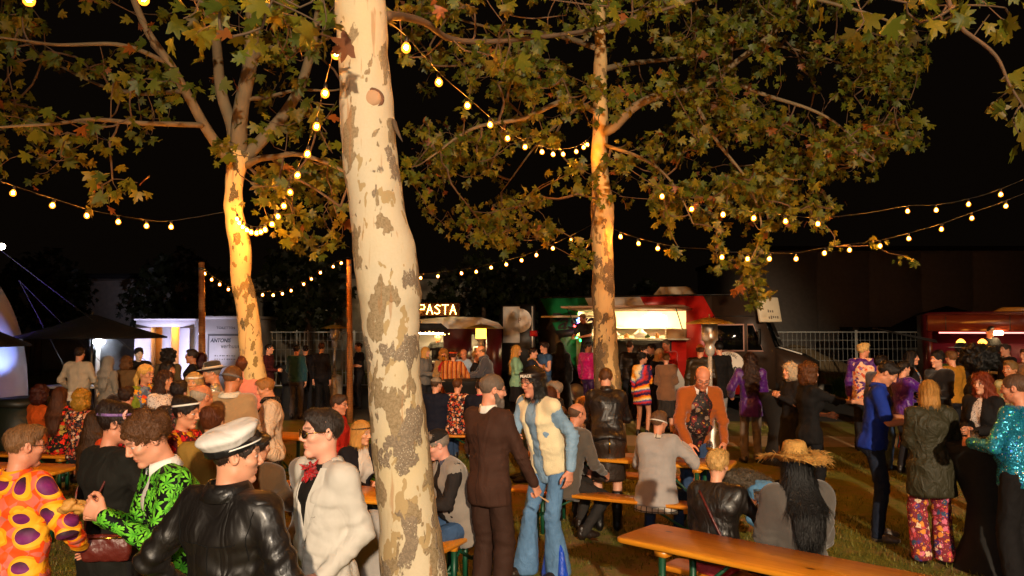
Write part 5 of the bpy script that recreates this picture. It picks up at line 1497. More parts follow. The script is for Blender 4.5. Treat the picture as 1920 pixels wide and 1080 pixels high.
# ------------------------------------------------------------------ beer tables and benches
def rounded_slab(L, Wd, th, r=.05, n=5):
    p = []
    for cx, cy_, a0 in ((L / 2 - r, Wd / 2 - r, 0), (-L / 2 + r, Wd / 2 - r, 90), (-L / 2 + r, -Wd / 2 + r, 180), (L / 2 - r, -Wd / 2 + r, 270)):
        for k in range(n): a = R(a0 + 90 * k / (n - 1)); p.append((cx + r * math.cos(a), cy_ + r * math.sin(a)))
    p = np.array(p); q = len(p); e = .006; inn = p * (1 - e / np.array([L / 2, Wd / 2]))
    V = np.concatenate([np.c_[inn, np.full(q, -th)], np.c_[p, np.full(q, -th + e)], np.c_[p, np.full(q, -e)], np.c_[inn, np.zeros(q)]])
    i = np.arange(q); j = (i + 1) % q
    Q = np.concatenate([np.c_[k * q + i, k * q + j, (k + 1) * q + j, (k + 1) * q + i] for k in range(3)])
    return V, Q, np.array([3 * q + i]), np.array([i[::-1]])
def beer(kind, x, y, yaw, label, L=2.2):
    tb = kind == 'beer_table'; Wd, H = (.5, .77) if tb else (.26, .47)
    t = empty(kind, (x, y, 0), R(yaw)); tag(t, label, 'table' if tb else 'bench', 'beer tables and benches')
    V, Q, a, b_ = rounded_slab(L, Wd, .032); V[:, 2] += H
    obj('tabletop' if tb else 'seat', mesh('slab', V, [Q, a, b_], False), W['table' if tb else 'bench'], t)
    for sx in (-1, 1):
        xx = sx * (L / 2 - .32)
        m = MB()
        for sy in (-1, 1): m.box((xx - .017, sy * (Wd / 2 - .06) - .017, 0), (xx + .017, sy * (Wd / 2 - .06) + .017, H - .075))
        m.box((xx - .015, -Wd / 2 + .08, H * .42), (xx + .015, Wd / 2 - .08, H * .42 + .03))
        m.build('leg_frame', W['green'], t)
        m = MB(); m.box((xx - .04, -Wd / 2 + .03, H - .074), (xx + .04, Wd / 2 - .03, H - .033)); m.build('batten', W['bench'], t)
        m = MB(); m.tube([(xx, 0, H * .44), (xx - sx * .42, 0, H - .05)], .012, 6); m.build('brace', W['green'], t)
    return t
T1 = (np.array([1.44, 4.60]), -42)
beer('beer_table', 1.645, 4.675, -42, 'long varnished beer table nearest the camera with empty glossy top')
beer('beer_bench', 1.93, 5.0, -42, 'bench carrying the straw-hatted woman behind the near glossy table')
beer('beer_table', 1.20, 8.45, -25, 'beer table the bald man in the rust cardigan leans on')
beer('beer_bench', .98, 7.92, -27, 'bench under the woman in the pale grey jacket')
beer('beer_bench', 1.45, 9.05, -25, 'bench on the far side of the leaning bald man table')
beer('beer_table', -1.67, 6.78, -19, 'beer table with wine glass and plate beside the white-suited man')
beer('beer_bench', -1.60, 6.20, -19, 'bench under the grey-jacketed sitters behind the white suit')
beer('beer_bench', -1.25, 7.25, -19, 'bench under the blonde woman with the black headband')
beer('beer_bench', -.42, 6.52, 66, 'short-side bench under the old man in the dark cap', 1.1)
beer('beer_table', -5.35, 7.9, -8, 'beer table behind the orange disc shirt with folded trestle legs')
beer('beer_table', -3.55, 10.4, -18, 'beer table behind the woman in the cream puffer jacket')
beer('beer_bench', -1.25, 12.5, -6, 'bench under the floral blouse woman and the navy shirt man')
beer('beer_table', -1.15, 13.2, -6, 'beer table in front of the floral blouse woman')
beer('beer_bench', -6.6, 10.6, -10, 'bench under the women in orange and red floral dresses')

def high_table(x, y, label, h=1.1, r=.36):
    t = empty('standing_table', (x, y, 0)); tag(t, label, 'standing table', 'standing tables in black stretch covers')
    m = MB(); m.lathe([(r, h), (r + .005, h - .02), (r * .9, h - .1), (r * .45, h * .5), (r * .55, h * .25), (r * .85, .02), (r * .85, 0)], 28); m.build('stretch_cover', W['black'], t, True)
    m = MB(); m.lathe([(0, h + .012), (r - .01, h + .012), (r, h + .006), (r, h - .004)], 28); m.build('tabletop', W['black'], t, True)
high_table(4.22, 7.15, 'black standing table between the red-haired woman and the sequin shirt')
high_table(-6.0, 21.5, 'black standing table with steel trays under the far wooden post')
high_table(-.95, 15.6, 'black standing table behind the floral blouse woman', r=.45)
high_table(10.2, 13.0, 'black standing table deep among the people at the vintage van')
high_table(4.2, 12.6, 'black standing table beside the bald man in the leather jacket')

# small things on the tables
def cup(x, y, z, label, beerful=False, h=.12, r=.037):
    t = empty('cup', (x, y, z)); tag(t, label, 'cup', 'plastic cups')
    m = MB(); m.lathe([(r * .72, 0), (r * .75, .002), (r, h), (r - .003, h), (r * .7, .006), (0, .006)], 16); m.build('cup_wall', W['glass'], t, True)
    m = MB(); m.lathe([(0, .008), (r * .7, .008), (r * .90, h * .72), (0, h * .72)], 14); m.build('drink', W['beer'] if beerful else W['plasticw'], t, True)
def wine(x, y, z, label, fill=True):
    t = empty('wine_glass', (x, y, z)); tag(t, label, 'wine glass', 'wine glasses')
    m = MB(); m.lathe([(.034, 0), (.034, .003), (.004, .006), (.0035, .085), (.012, .095), (.034, .125), (.038, .155), (.030, .20), (.0285, .20), (.0365, .155), (.032, .126), (0, .098)], 20); m.build('bowl', W['glass'], t, True)
    m = MB(); m.lathe([(0, .099), (.030, .128), (.034, .142), (0, .142)], 16); m.build('wine', W['beer'], t, True)
def plate(x, y, z, label, food=True, r=.1):
    t = empty('plate', (x, y, z)); tag(t, label, 'plate', 'plates')
    m = MB(); m.lathe([(0, .004), (r * .6, .004), (r, .018), (r, .022), (r * .6, .009), (0, .009)], 24); m.build('dish', W['plasticw'], t, True)
    if food:
        S = SDF((-.08, -.08, 0), (.08, .08, .06), .008)
        for k in range(7): S.ell((rng.uniform(-.04, .04), rng.uniform(-.04, .04), .015), (.028, .022, .016), .01)
        V, Q = S.net(); obj('food', mesh('food', V + np.array([0, 0, .008]), [Q]), W['food'], t)
cup(4.02, 6.98, 1.112, 'clear plastic cup on the black standing table near the sequin shirt')
plate(4.05, 6.92, 1.1125, 'flat paper plate beside the clear cup on the standing table', False, .09)
cup(.80, 8.45, .77, 'amber beer in a plastic cup in front of the seated blonde woman', True)
cup(.70, 8.50, .77, 'white paper cup beside the amber beer on the leaning man table')
wine(2.0, 8.13, .77, 'stemmed wine glass in front of the leaning bald man')
wine(-2.12, 6.92, .77, 'stemmed glass of white wine beside the white-suited man')
plate(-2.08, 6.72, .77, 'plate of food beside the glass of white wine', True, .11)
m = MB(); m.box((-.10, -.07, 0), (.10, .07, .006), bev=.002); o = m.build('napkin', W['paper'], loc=(1.62, 8.22, .772), rot=(0, 0, .5)); tag(o, 'folded white paper on the table by the grey-jacketed woman', 'napkin')
# ------------------------------------------------------------------ lettering
def text(body, size, parent, mat, loc, rot=(math.pi / 2, 0, 0), shear=0.0, align='CENTER', ext=.003, name='lettering', bold=0.0, sx=1.0):
    c = bpy.data.curves.new(name, 'FONT'); c.body = body; c.size = size; c.shear = shear; c.extrude = ext; c.align_x = align; c.align_y = 'CENTER'; c.offset = bold; c.resolution_u = 3
    tmp = bpy.data.objects.new(name, c); me = bpy.data.meshes.new_from_object(tmp); bpy.data.objects.remove(tmp)
    me.name = name; me.materials.clear()
    o = obj(name, me, mat, parent, loc=loc, rot=rot); o.scale = (sx, 1, 1)
    return o
W['ink'] = plain('dark_ink', '#0d0c0b', .6)

# ------------------------------------------------------------------ the pasta truck (step van, rear at left, front turned slightly to the camera)
def truck_paint():
    t = NT('green_white_red_truck_paint'); v = t.obc()
    s = t.n('SeparateXYZ', i={0: v}).outputs
    u = t.math('SUBTRACT', s[0], t.math('MULTIPLY', t.math('SUBTRACT', 2.9, s[2]), .5))
    f = t.math('MULTIPLY', t.math('ADD', u, 1.6), 1 / 9.0)
    c = t.ramp(f, [(0, '#1b1512'), ((.02 + 1.6) / 9, '#126c3a'), ((1.22 + 1.6) / 9, '#d8cfc4'), ((2.62 + 1.6) / 9, '#b81a10'), ((4.15 + 1.6) / 9, '#33241a')], 'CONSTANT')
    c = t.mix(t.math('MULTIPLY', t.noise(v, 3, 4), .25), c, (.02, .015, .01, 1))
    t.bsdf(c, t.math('MULTIPLY_ADD', t.noise(v, 7, 3), .2, .3), t.bump(t.noise(v, 2.2, 2), .08, .05), **{'Coat Weight': .25})
    return t.m
YAW = -23
TR_ = empty('food_truck', (.72, 21.6, 0), R(YAW)); tag(TR_, 'step van food truck painted green white red and black with lit serving hatch', 'food truck'); TR_.scale = (1.06, 1, 1)
pm = truck_paint(); H = 2.92
# side wall round the serving opening (x 1.05..3.75, z 1.86..2.55), one plate per field
m = MB()
for lo, hi in (((0, 0, .45), (1.05, .06, H)), ((3.75, 0, .45), (4.35, .06, H)), ((1.05, 0, 2.55), (3.75, .06, H)), ((1.05, 0, .45), (3.75, .06, 1.84))): m.box(lo, hi)
m.build('side_wall', pm, TR_)
m = MB(); m.box((0, .06, .45), (.05, 2.2, H)); m.box((.05, 2.14, .45), (4.35, 2.2, H)); m.build('body_shell', pm, TR_)
m = MB(); m.prism([(4.35, .5), (5.75, .5), (5.75, 1.65), (5.45, H - .35), (5.2, H), (4.35, H)], 0.003, .06); m.build('cab_side', pm, TR_)
m = MB(); m.box((4.35, 2.14, .45), (5.2, 2.2, H)); m.build('cab_far_side', pm, TR_)
m = MB(); m.box((0, -.02, H), (5.2, 2.22, H + .05), bev=.02); m.build('roof', W['dark'], TR_)
m = MB(); m.prism([(-.5, 0), (.5, 0), (.32, .22), (-.32, .22)], .5, 1.4, Matrix.Translation((3.35, 0, H + .05))); m.build('roof_vent', W['cream'], TR_)
m = MB(); m.box((.1, .1, .40), (5.6, 2.1, .45)); m.build('floor', W['dark'], TR_)
# slanted front: windscreen and the sign board above it
m = MB(); V = [(5.45, .06, H - .35), (5.78, .06, 1.66), (5.78, 2.1, 1.66), (5.45, 2.1, H - .35), (5.41, .06, H - .35), (5.74, .06, 1.66), (5.74, 2.1, 1.66), (5.41, 2.1, H - .35)]
m.add(V, [[0, 1, 2, 3], [7, 6, 5, 4], [0, 4, 5, 1], [2, 6, 7, 3], [0, 3, 7, 4], [1, 5, 6, 2]]); m.build('windscreen', W['glassd'], TR_)
MS_ = Matrix.Translation((5.64, -.02, H - .34)) @ Matrix.Rotation(R(38), 4, 'Z') @ Matrix.Rotation(R(-14), 4, 'X')
m = MB(); m.box((-.29, 0, -.32), (.29, .07, .30), MS_, bev=.02); m.build('front_sign_board', W['cream'], TR_)
r = np.random.default_rng(12); fp = plain('faded_print', '#6c6252')
for k, n in enumerate((3, 5)):
    m = MB()
    for q in range(n): m.box((-.05 + q * .055, -.004, -.06 - .15 * k - r.uniform(.02, .045)), (-.02 + q * .055, -.001, -.06 - .15 * k + r.uniform(.02, .045)), MS_)
    m.build('faded_print', fp, TR_)
# bonnet, wings, bumper
m = MB(); m.prism([(5.6, .5), (6.6, .5), (6.62, 1.25), (6.3, 1.45), (5.76, 1.62), (5.6, 1.62)], .12, 2.08); m.build('bonnet', pm, TR_)
m = MB(); m.prism([(5.8, 1.632), (6.3, 1.47), (6.3, 1.5), (5.8, 1.66)], .5, .62); m.build('bonnet_strip', W['white'], TR_)
m = MB(); m.box((6.6, .05, .45), (6.72, 2.15, .68), bev=.03); m.build('bumper', W['steel'], TR_)
for y in (.35, 1.85):
    m = MB(); m.lathe([(0, .03), (.08, .02), (.1, 0)], 16, Matrix.Translation((6.61, y, 1.05)) @ Matrix.Rotation(R(90), 4, 'Y')); m.build('headlight', W['glass'], TR_, True)
for x in (1.0, 5.55):
    wh = MB(); wh.lathe([(.0, -.1), (.22, -.1), (.24, -.12), (.40, -.12), (.43, -.09), (.43, .1), (0, .1)], 28, Matrix.Translation((x, .12, .43)) @ Matrix.Rotation(R(90), 4, 'X')); o = wh.build('wheel', W['dark'], TR_, True)
    wh = MB(); wh.lathe([(0, .03), (.08, .03), (.1, .01), (.2, .0), (.23, .02)], 20, Matrix.Translation((x, 0.0, .43)) @ Matrix.Rotation(R(90), 4, 'X')); wh.build('rim', W['steel'], o, True)
# cab side window, quarter window, door seams
def framed(x0, x1, z0, z1, skew=0):
    m = MB(); p = [(x0, z0), (x1 + skew, z0), (x1, z1), (x0, z1)]; m.prism(p, -.022, -.006); f_ = m.build('side_window', W['pinkframe'], TR_)
    c = np.array(p).mean(0); q = [tuple(c + (np.array(a) - c) * np.array([.93, .9])) for a in p]; m = MB(); m.prism(q, -.03, -.024); m.build('pane', W['glassd'], f_)
framed(4.42, 5.08, 1.55, 2.22); framed(5.15, 5.28, 1.55, 2.22, .22)
m = MB(); m.box((4.38, -.012, 2.4), (5.3, -.001, 2.42)); m.box((4.38, -.012, .6), (4.40, -.001, 2.4)); m.build('door_seam', W['dark'], TR_)
m = MB(); m.tube([(5.42, -.05, 1.7), (5.46, -.28, 1.75), (5.46, -.3, 2.1)], .018, 6); m.box((5.42, -.42, 1.72), (5.47, -.2, 2.1), bev=.02); m.build('mirror', W['dark'], TR_)
# round badge on the cab door
m = MB(); m.lathe([(0, .008), (.36, .008), (.37, 0)], 36, Matrix.Translation((4.72, -.002, 1.18)) @ Matrix.Rotation(R(90), 4, 'X')); bg = m.build('door_badge', W['paper'], TR_)
for k, ch in enumerate('ORIGINAL'):
    a = R(130 - k * 80 / 7); o = text(ch, .105, bg, W['ink'], (4.72 + .285 * math.cos(a), -.014, 1.18 + .285 * math.sin(a)), (math.pi / 2, -(a - math.pi / 2), 0), ext=.001)
text('pasta', .26, bg, W['ink'], (4.72, -.014, 1.12), shear=.3, ext=.001, bold=.004)
for k, cc in enumerate(('#106030', '#a01818')):
    m = MB(); m.box((4.64 + k * .11, -.014, 1.29), (4.69 + k * .11, -.011, 1.34)); m.build('badge_mark', plain('badge_mark', cc), bg)
# painted script and ribbon on the green field
text('Pasta', .62, TR_, W['ink'], (.82, -.006, 2.28), shear=.45, ext=.002, bold=.008)
m = MB(); m.prism([(.42, 2.02), (.5, 2.06), (1.04, 2.10), (1.04, 1.92), (.62, 1.86), (.56, 1.80), (.54, 1.90)], -.006, -.002); m.build('painted_ribbon', W['ink'], TR_)
# interior: pale walls, shelves, lamps, kitchen things
m = MB(); m.box((.95, 1.2, 1.0), (3.9, 1.25, 2.85)); m.box((.95, .07, 2.80), (3.9, 1.2, 2.84)); m.box((.9, .07, 1.0), (.95, 1.25, 2.85)); m.box((3.9, .07, 1.0), (3.95, 1.25, 2.85)); m.build('interior_lining', W['tile'], TR_)
m = MB(); m.box((1.0, .3, 2.72), (3.85, .42, 2.76)); m.build('ceiling_lamp', W['warm'], TR_)
m = MB(); m.box((1.0, -.32, 1.82), (3.85, .07, 1.86), bev=.01); m.build('counter', W['cream'], TR_)
m = MB(); m.box((1.02, -.03, 1.12), (1.52, -.005, 1.80)); m.build('counter_front_panel', W['cream'], TR_)
m = MB(); m.box((1.95, -.02, 1.15), (3.4, -.004, 1.8)); m.build('chalk_panel', plain('chalk_board', '#241c16', .8), TR_)
m = MB(); m.box((1.62, -.03, 1.2), (1.9, -.006, 1.72)); m.build('menu_card', W['paper'], TR_)
m = MB(); m.box((1.6, 1.0, 2.1), (3.8, 1.19, 2.13)); m.build('shelf', W['white'], TR_)
m = MB(); m.prism([(2.45, 2.18), (3.05, 2.18), (3.05, 2.44), (2.9, 2.5), (2.6, 2.5), (2.45, 2.44)], 1.12, 1.16); bx_ = m.build('illuminated_sign', emit('lit_sign', '#fff0c0', 5), TR_)
for k in range(3):
    m = MB(); m.box((2.56, 1.11, 2.24 + k * .065), (2.94, 1.117, 2.262 + k * .065)); m.build('sign_line', plain('sign_line', '#b89860'), bx_)
for k, (x, y, hh, rr, mt) in enumerate(((1.72, .0, .24, .05, 'plasticw'), (2.02, .1, .16, .09, 'steel'), (2.3, .0, .12, .07, 'food'), (2.62, .12, .22, .16, 'plasticw'), (3.05, .0, .14, .05, 'food'), (3.28, .05, .3, .045, 'plasticw'), (3.42, .0, .26, .04, 'glass'), (3.56, .1, .22, .05, 'beer'), (1.35, .15, .15, .07, 'steel'), (2.85, -.15, .10, .06, 'lime'))):
    m = MB(); m.lathe([(0, 0), (rr, 0), (rr * 1.05, hh * .55), (rr * .5, hh * .8), (rr * .4, hh), (0, hh)], 14); o = m.build('kitchen_container', W[mt], None, True, loc=(0, 0, 0))
    o.matrix_world = TR_.matrix_basis @ Matrix.Translation((x, y, 1.862)); tag(o, ['white sauce bottle', 'steel pot', 'bowl of food', 'wide white bowl', 'small snack tub', 'tall white bottle', 'glass bottle', 'amber bottle', 'steel beaker', 'green herb tub'][k] + ' standing on the food truck counter', 'container', 'things on the truck counter')
m = MB(); m.box((-.22, -.12, 0), (.22, .12, .24), bev=.01); o = m.build('crate', W['board']); o.matrix_world = TR_.matrix_basis @ Matrix.Translation((3.55, -.12, 1.862)); tag(o, 'brown crate standing at the end of the truck counter', 'crate')
# raised hatches
def hatch(x0, x1, z, d, drop, mat, name):
    m = MB(); V = []
    for x in (x0, x1):
        V += [(x, 0, z), (x, -d, z - drop), (x, -d, z - drop - .05), (x, 0, z - .05)]
    m.add(V, [[0, 1, 5, 4], [1, 2, 6, 5], [2, 3, 7, 6], [3, 0, 4, 7], [0, 3, 2, 1], [4, 5, 6, 7]]); return m.build(name, mat, TR_)
hatch(1.02, 3.9, 2.62, 1.25, -.05, plain('hatch_panel', '#c8a890', .5), 'serving_hatch')
hatch(.28, 1.5, 2.46, .6, .02, W['cream'], 'small_hatch')
for x in (1.1, 3.7):
    m = MB(); m.tube([(x, -.02, 1.95), (x, -1.0, 2.6)], .014, 6); m.build('gas_strut', W['dark'], TR_)
# open rear door with a big P
dr = MB(); dr.box((-.95, -.25, .55), (-.01, -.2, 2.75)); dr.build('rear_door', W['dark'], TR_)
m = MB(); m.box((-.88, -.27, 1.72), (-.42, -.252, 2.7)); pp = m.build('door_letter', W['plasticw'], TR_)
m = MB(); m.lathe([(0, .012), (.32, .012), (.325, 0)], 32, Matrix.Translation((-.42, -.258, 2.32)) @ Matrix.Rotation(R(90), 4, 'X')); m.build('letter_bowl', W['plasticw'], pp)
text('P', .2, pp, plain('pale_print', '#8c7a66'), (-.42, -.274, 2.32), ext=.001)
m = MB(); m.tube([(-.06, -.3, .9), (-.06, -.3, 2.7)], .022, 8); m.build('door_rod', W['steel'], TR_, True)
m = MB(); m.box((-.12, -.34, 1.9), (.08, -.26, 2.05), bev=.01); m.build('tail_light', plain('tail_light', '#a01818', .2), TR_)
# string of coloured party bulbs by the hatch
t = empty('party_lights'); tag(t, 'short hanging string of coloured party bulbs beside the truck cook', 'string lights')
c = [np.array(TR_.matrix_basis @ Vector((1.16 + .05 * math.sin(k * 1.9), -.36, 2.42 - .075 * k))) for k in range(9)]
m = MB(); m.tube(spline(c, 30), .005, 5); m.build('cable', W['cable'], t, True)
pcol = ['#3060ff', '#4080ff', '#8040ff', '#ff3030', '#ffb020', '#ff4060', '#ffd040', '#40ff90', '#20ff60']
for k in range(9):
    m = MB(); m.lathe([(0, -.035), (.025, -.02), (.03, 0), (.02, .02), (0, .025)], 10); m.build('bulb', emit('party_bulb', pcol[k], 14), t, True, loc=c[k] + np.array([.05 * (-1) ** k, 0, -.02]))

# ------------------------------------------------------------------ the pasta stall trailer
PS = empty('pasta_stall', ((760 - 960) / F * 21.0, 21.0, 0), R(4)); tag(PS, 'dark red stall trailer with white roof and PASTA bulb sign', 'stall')
m = MB(); m.box((0, 0, .4), (.15, 1.9, 2.1)); m.box((.15, 0, .4), (1.0, .06, 1.25)); m.box((1.0, 0, .4), (1.75, .06, 2.1)); m.box((1.75, 0, .4), (2.15, .06, 1.3)); m.box((2.15, 0, .4), (2.55, 1.9, 2.1)); m.box((.15, 1.84, .4), (2.15, 1.9, 2.1)); m.build('body', W['maroon'], PS)
for lo, hi in (((1.75, .0, 1.95), (2.15, .06, 2.1)), ((.15, 0, 2.02), (1.0, .06, 2.1))):
    m = MB(); m.box(lo, hi); m.build('header', W['maroon'], PS)
m = MB(); V = []
pr = [(0, 2.1), (.3, 2.34), (1.2, 2.42), (2.0, 2.40), (2.45, 2.26), (2.62, 2.1)]
m.prism(pr, -.1, 1.95); m.build('roof', W['white'], PS, False)
m = MB(); m.prism([(.1, 2.07), (1.15, 2.07), (.95, 2.24), (.3, 2.24)], -.55, -.12); m.build('awning', W['black'], PS)
m = MB(); m.box((.15, -.3, 1.2), (1.0, .0, 1.25)); m.box((1.75, -.2, 1.26), (2.15, .0, 1.31)); m.build('counter', W['steel'], PS)
m = MB(); m.box((.2, 1.3, 1.0), (2.1, 1.34, 2.0)); m.build('interior_wall', W['cabin2'], PS)
m = MB(); m.box((.2, .5, 1.96), (2.0, .58, 1.99)); m.build('interior_lamp', W['warm'], PS)
m = MB(); m.box((1.8, .2, 1.31), (2.1, .5, 1.62), bev=.03); m.build('coffee_machine', W['steel'], PS)
for x in (.6, 2.0):
    m = MB(); m.lathe([(0, -.08), (.3, -.08), (.31, .08), (0, .08)], 22, Matrix.Translation((x, .1, .31)) @ Matrix.Rotation(R(90), 4, 'X')); m.build('wheel', W['dark'], PS, True)
m = MB()
for k in range(10): p0 = (.15 + .1 * k, -.5, 2.0 - .04 * math.sin(k * .9)); m.tube([p0, (.25 + .1 * k, -.5, 2.0 - .04 * math.sin((k + 1) * .9))], .006, 5)
m.build('fairy_cable', W['cable'], PS)
for k in range(11):
    m = MB(); m.lathe([(0, -.014), (.014, 0), (0, .014)], 8); m.build('fairy_bulb', W['letter'], PS, True, loc=(.15 + .1 * k, -.5, 1.99 - .04 * math.sin(k * .9)))
# bulb-letter sign
sg = MB(); sg.box((.30, -.05, 2.44), (1.42, .06, 2.78), bev=.01); sgo = sg.build('sign_box', plain('sign_box', '#6a3a14', .7), PS)
GL = {'P': [[(0, 0), (0, 1)], [(0, 1), (.5, 1)], [(.5, 1), (.6, .75)], [(.6, .75), (.5, .5)], [(.5, .5), (0, .5)]], 'A': [[(0, 0), (.3, 1)], [(.3, 1), (.6, 0)], [(.12, .4), (.48, .4)]], 'S': [[(.55, .9), (.3, 1)], [(.3, 1), (.05, .8)], [(.05, .8), (.5, .4)], [(.5, .4), (.5, .12)], [(.5, .12), (.25, 0)], [(.25, 0), (0, .12)]], 'T': [[(0, 1), (.6, 1)], [(.3, 1), (.3, 0)]]}
x0 = .36
for ch in 'PASTA':
    m = MB(); done = set()
    for a, b_ in GL[ch]:
        m.tube([(x0 + a[0] * .25, -.056, 2.49 + a[1] * .24), (x0 + b_[0] * .25, -.056, 2.49 + b_[1] * .24)], .005, 4)
        L_ = math.dist(a, b_); n = max(1, int(L_ / .2))
        for q in range(n + 1):
            p = (round(a[0] + (b_[0] - a[0]) * q / n, 2), round(a[1] + (b_[1] - a[1]) * q / n, 2))
            if p in done: continue
            done.add(p); m.lathe([(0, -.013), (.014, 0), (0, .013)], 6, Matrix.Translation((x0 + p[0] * .25, -.062, 2.49 + p[1] * .24)))
    m.build('letter', W['letter'], sgo, True); x0 += .205

# ------------------------------------------------------------------ the vintage van at the right edge
VV_ = empty('vintage_van', ((1737 - 960) / F * 17.4, 17.4, 0), R(-21)); tag(VV_, 'dark red vintage catering van with glossy lit fascia and open hatch', 'food van')
m = MB(); m.box((0, 0, .4), (5.0, .06, 1.2)); m.box((0, .06, .4), (.06, 1.9, 2.4)); m.box((0, 1.85, .4), (5, 1.9, 2.4)); m.box((0, 0, 1.2), (.1, .06, 2.05)); m.build('body', W['red'], VV_)
m = MB(); m.box((0, -.06, 2.05), (5.0, .06, 2.40), bev=.02); m.build('fascia', plain('glossy_red_brown_paint', '#5a2010', .18, 0, .2, coat=.6), VV_)
for k in range(4):
    m = MB(); m.box((.35 + 1.2 * k, -.068, 2.08), (.365 + 1.2 * k, -.061, 2.38)); m.build('fascia_seam', W['dark'], VV_)
m = MB(); m.prism([(-.05, 2.40), (5, 2.40), (5, 2.5), (.1, 2.46)], -.05, 1.95); m.build('roof', W['red'], VV_)
m = MB(); m.prism([(1.3, 2.46), (2.6, 2.46), (2.4, 2.56), (1.5, 2.56)], .1, .8); m.build('roof_hatch', plain('gold_hatch', '#a06a24', .4), VV_)
m = MB(); m.box((.1, -.35, 1.16), (5, .0, 1.21)); m.build('counter', W['steel'], VV_)
m = MB(); m.box((.2, 1.4, .9), (4.9, 1.44, 2.1)); m.build('interior_wall', plain('pink_interior', '#6a1626', .5), VV_)
m = MB(); m.box((.3, .5, 2.0), (4.6, .56, 2.03)); m.build('interior_lamp', emit('pink_lamp', '#ff7a70', 3), VV_)
m = MB(); m.box((1.2, -.08, 1.98), (1.42, -.02, 2.04)); m.build('spot_fitting', W['warm'], VV_)
m = MB(); m.tube([(-.9, -.2, 2.08), (.1, -.6, 1.86)], .012, 5); m.prism([(-1.0, 2.10), (.05, 1.84), (.05, 1.82), (-1.0, 2.08)], -1.2, -.2); m.build('side_awning', W['black'], VV_)
m = MB(); m.lathe([(0, -.09), (.33, -.09), (.34, .08), (0, .08)], 22, Matrix.Translation((.9, .1, .35)) @ Matrix.Rotation(R(90), 4, 'X')); m.build('wheel', W['dark'], VV_, True)
for k, x in enumerate((.6, 1.0, 2.5)):
    m = MB(); m.lathe([(0, -.10), (.05, -.09), (.09, -.02), (.05, .03), (.02, .05)], 12, Matrix.Translation((x, -.3, 1.84))); m.build('hanging_lamp', W['heat'], VV_, True)
m = MB(); m.lathe([(0, 0), (.22, .02), (.28, .12), (.2, .14), (0, .10)], 14); o = m.build('herb_tray', W['lime'], None, True, loc=np.array(VV_.matrix_basis @ Vector((.35, -.2, 1.215)))); tag(o, 'tray of green herbs on the vintage van counter', 'tray')
m = MB(); m.lathe([(0, .22), (.08, .2), (.15, .1), (.16, .0), (0, 0)], 16); o = m.build('balloon', plain('red_balloon', '#c01020', .3), None, True, loc=np.array(VV_.matrix_basis @ Vector((2.05, -.2, 1.72)))); tag(o, 'red balloon hanging in the hatch of the vintage van', 'balloon')

# ------------------------------------------------------------------ toilet cabins
def cabin(px0, px1, Y, h, label, mat):
    x0, x1 = (px0 - 960) / F * Y, (px1 - 960) / F * Y
    t = empty('toilet_cabin', (x0, Y, 0)); tag(t, label, 'toilet cabin', 'portable toilet cabins'); return t, x1 - x0
tc, L_ = cabin(256, 366, 25, 2.34, 'pale violet-lit toilet cabin with two open lit doorways', W['cabin'])
a, b_, c_, d_ = .26 * L_, .45 * L_, .60 * L_, .75 * L_
m = MB()
for lo, hi in (((0, 0, .1), (a, .06, 2.15)), ((b_, 0, .1), (c_, .06, 2.15)), ((d_, 0, .1), (L_, .06, 2.15)), ((0, 0, 2.15), (L_, .06, 2.36))): m.box(lo, hi)
m.box((0, .06, .1), (.05, 2.2, 2.36)); m.box((L_ - .05, .06, .1), (L_, 2.2, 2.36)); m.box((0, 2.15, .1), (L_, 2.2, 2.36)); m.build('wall', W['cabin'], tc)
m = MB(); m.box((-.05, -.08, 2.36), (L_ + .05, 2.25, 2.42), bev=.02); m.build('roof', W['cabin'], tc)
m = MB(); m.box((b_ + .12, .06, .1), (b_ + .16, 2.15, 2.36)); m.box((.05, 1.3, .1), (L_ - .05, 1.34, 2.36)); m.build('partition', plain('plywood_partition', '#c89a60', .6), tc)
for q in ((a + b_) / 2, (c_ + d_) / 2):
    m = MB(); m.lathe([(0, .06), (.1, .04), (.13, 0), (0, 0)], 16, Matrix.Translation((q, .5, 2.28))); m.build('ceiling_lamp', W['warmdoor'], tc, True)
    m = MB(); m.box((q - .12, 1.2, 1.4), (q + .02, 1.29, 1.75), bev=.01); m.build('towel_dispenser', W['plasticw'], tc)
for q, sg_, hx in ((a, -1, 100), (d_, 1, 80)):
    m = MB(); m.box((0, -.025, .12), (.62 * L_ * .3 * 1.35, .02, 2.12), bev=.01); dro = m.build('door', W['cabin'], tc, loc=(q, -.02, 0), rot=(0, 0, R(180 + 28) if sg_ < 0 else R(-28)))
    m = MB(); m.tube([(.45, -.06, 1.0), (.45, -.06, 1.16)], .012, 6); m.build('handle', W['steel'], dro)
tc2, L2_ = cabin(384, 480, 25.4, 2.4, 'grey toilet cabin with lettered sign behind the wooden post', W['cabin2'])
m = MB(); m.box((0, 0, .1), (L2_, 2.2, 2.40)); m.build('wall', W['cabin2'], tc2)
m = MB(); m.box((-.03, -.05, 2.40), (L2_ + .03, 2.25, 2.50)); m.build('roof', W['cabin2'], tc2)
m = MB(); m.box((.12, -.035, .6), (1.26, -.002, 1.93), bev=.01); so = m.build('sign_board', W['frame'], tc2)
m = MB(); m.box((.18, -.045, .66), (1.20, -.037, 1.87)); m.build('sign_face', W['board_bg'], so)
text('TOILETTEN', .115, tc2, W['ink'], (.68, -.006, 2.12), ext=.002, sx=1.0)
text('ANTONIS', .17, so, W['ink'], (.22, -.05, 1.72), align='LEFT', shear=.25, bold=.006, ext=.001, sx=.85)
text('verhuur', .20, so, W['ink'], (1.16, -.05, 1.54), align='RIGHT', ext=.001, sx=.95)
fi = plain('faint_ink', '#6c6862')
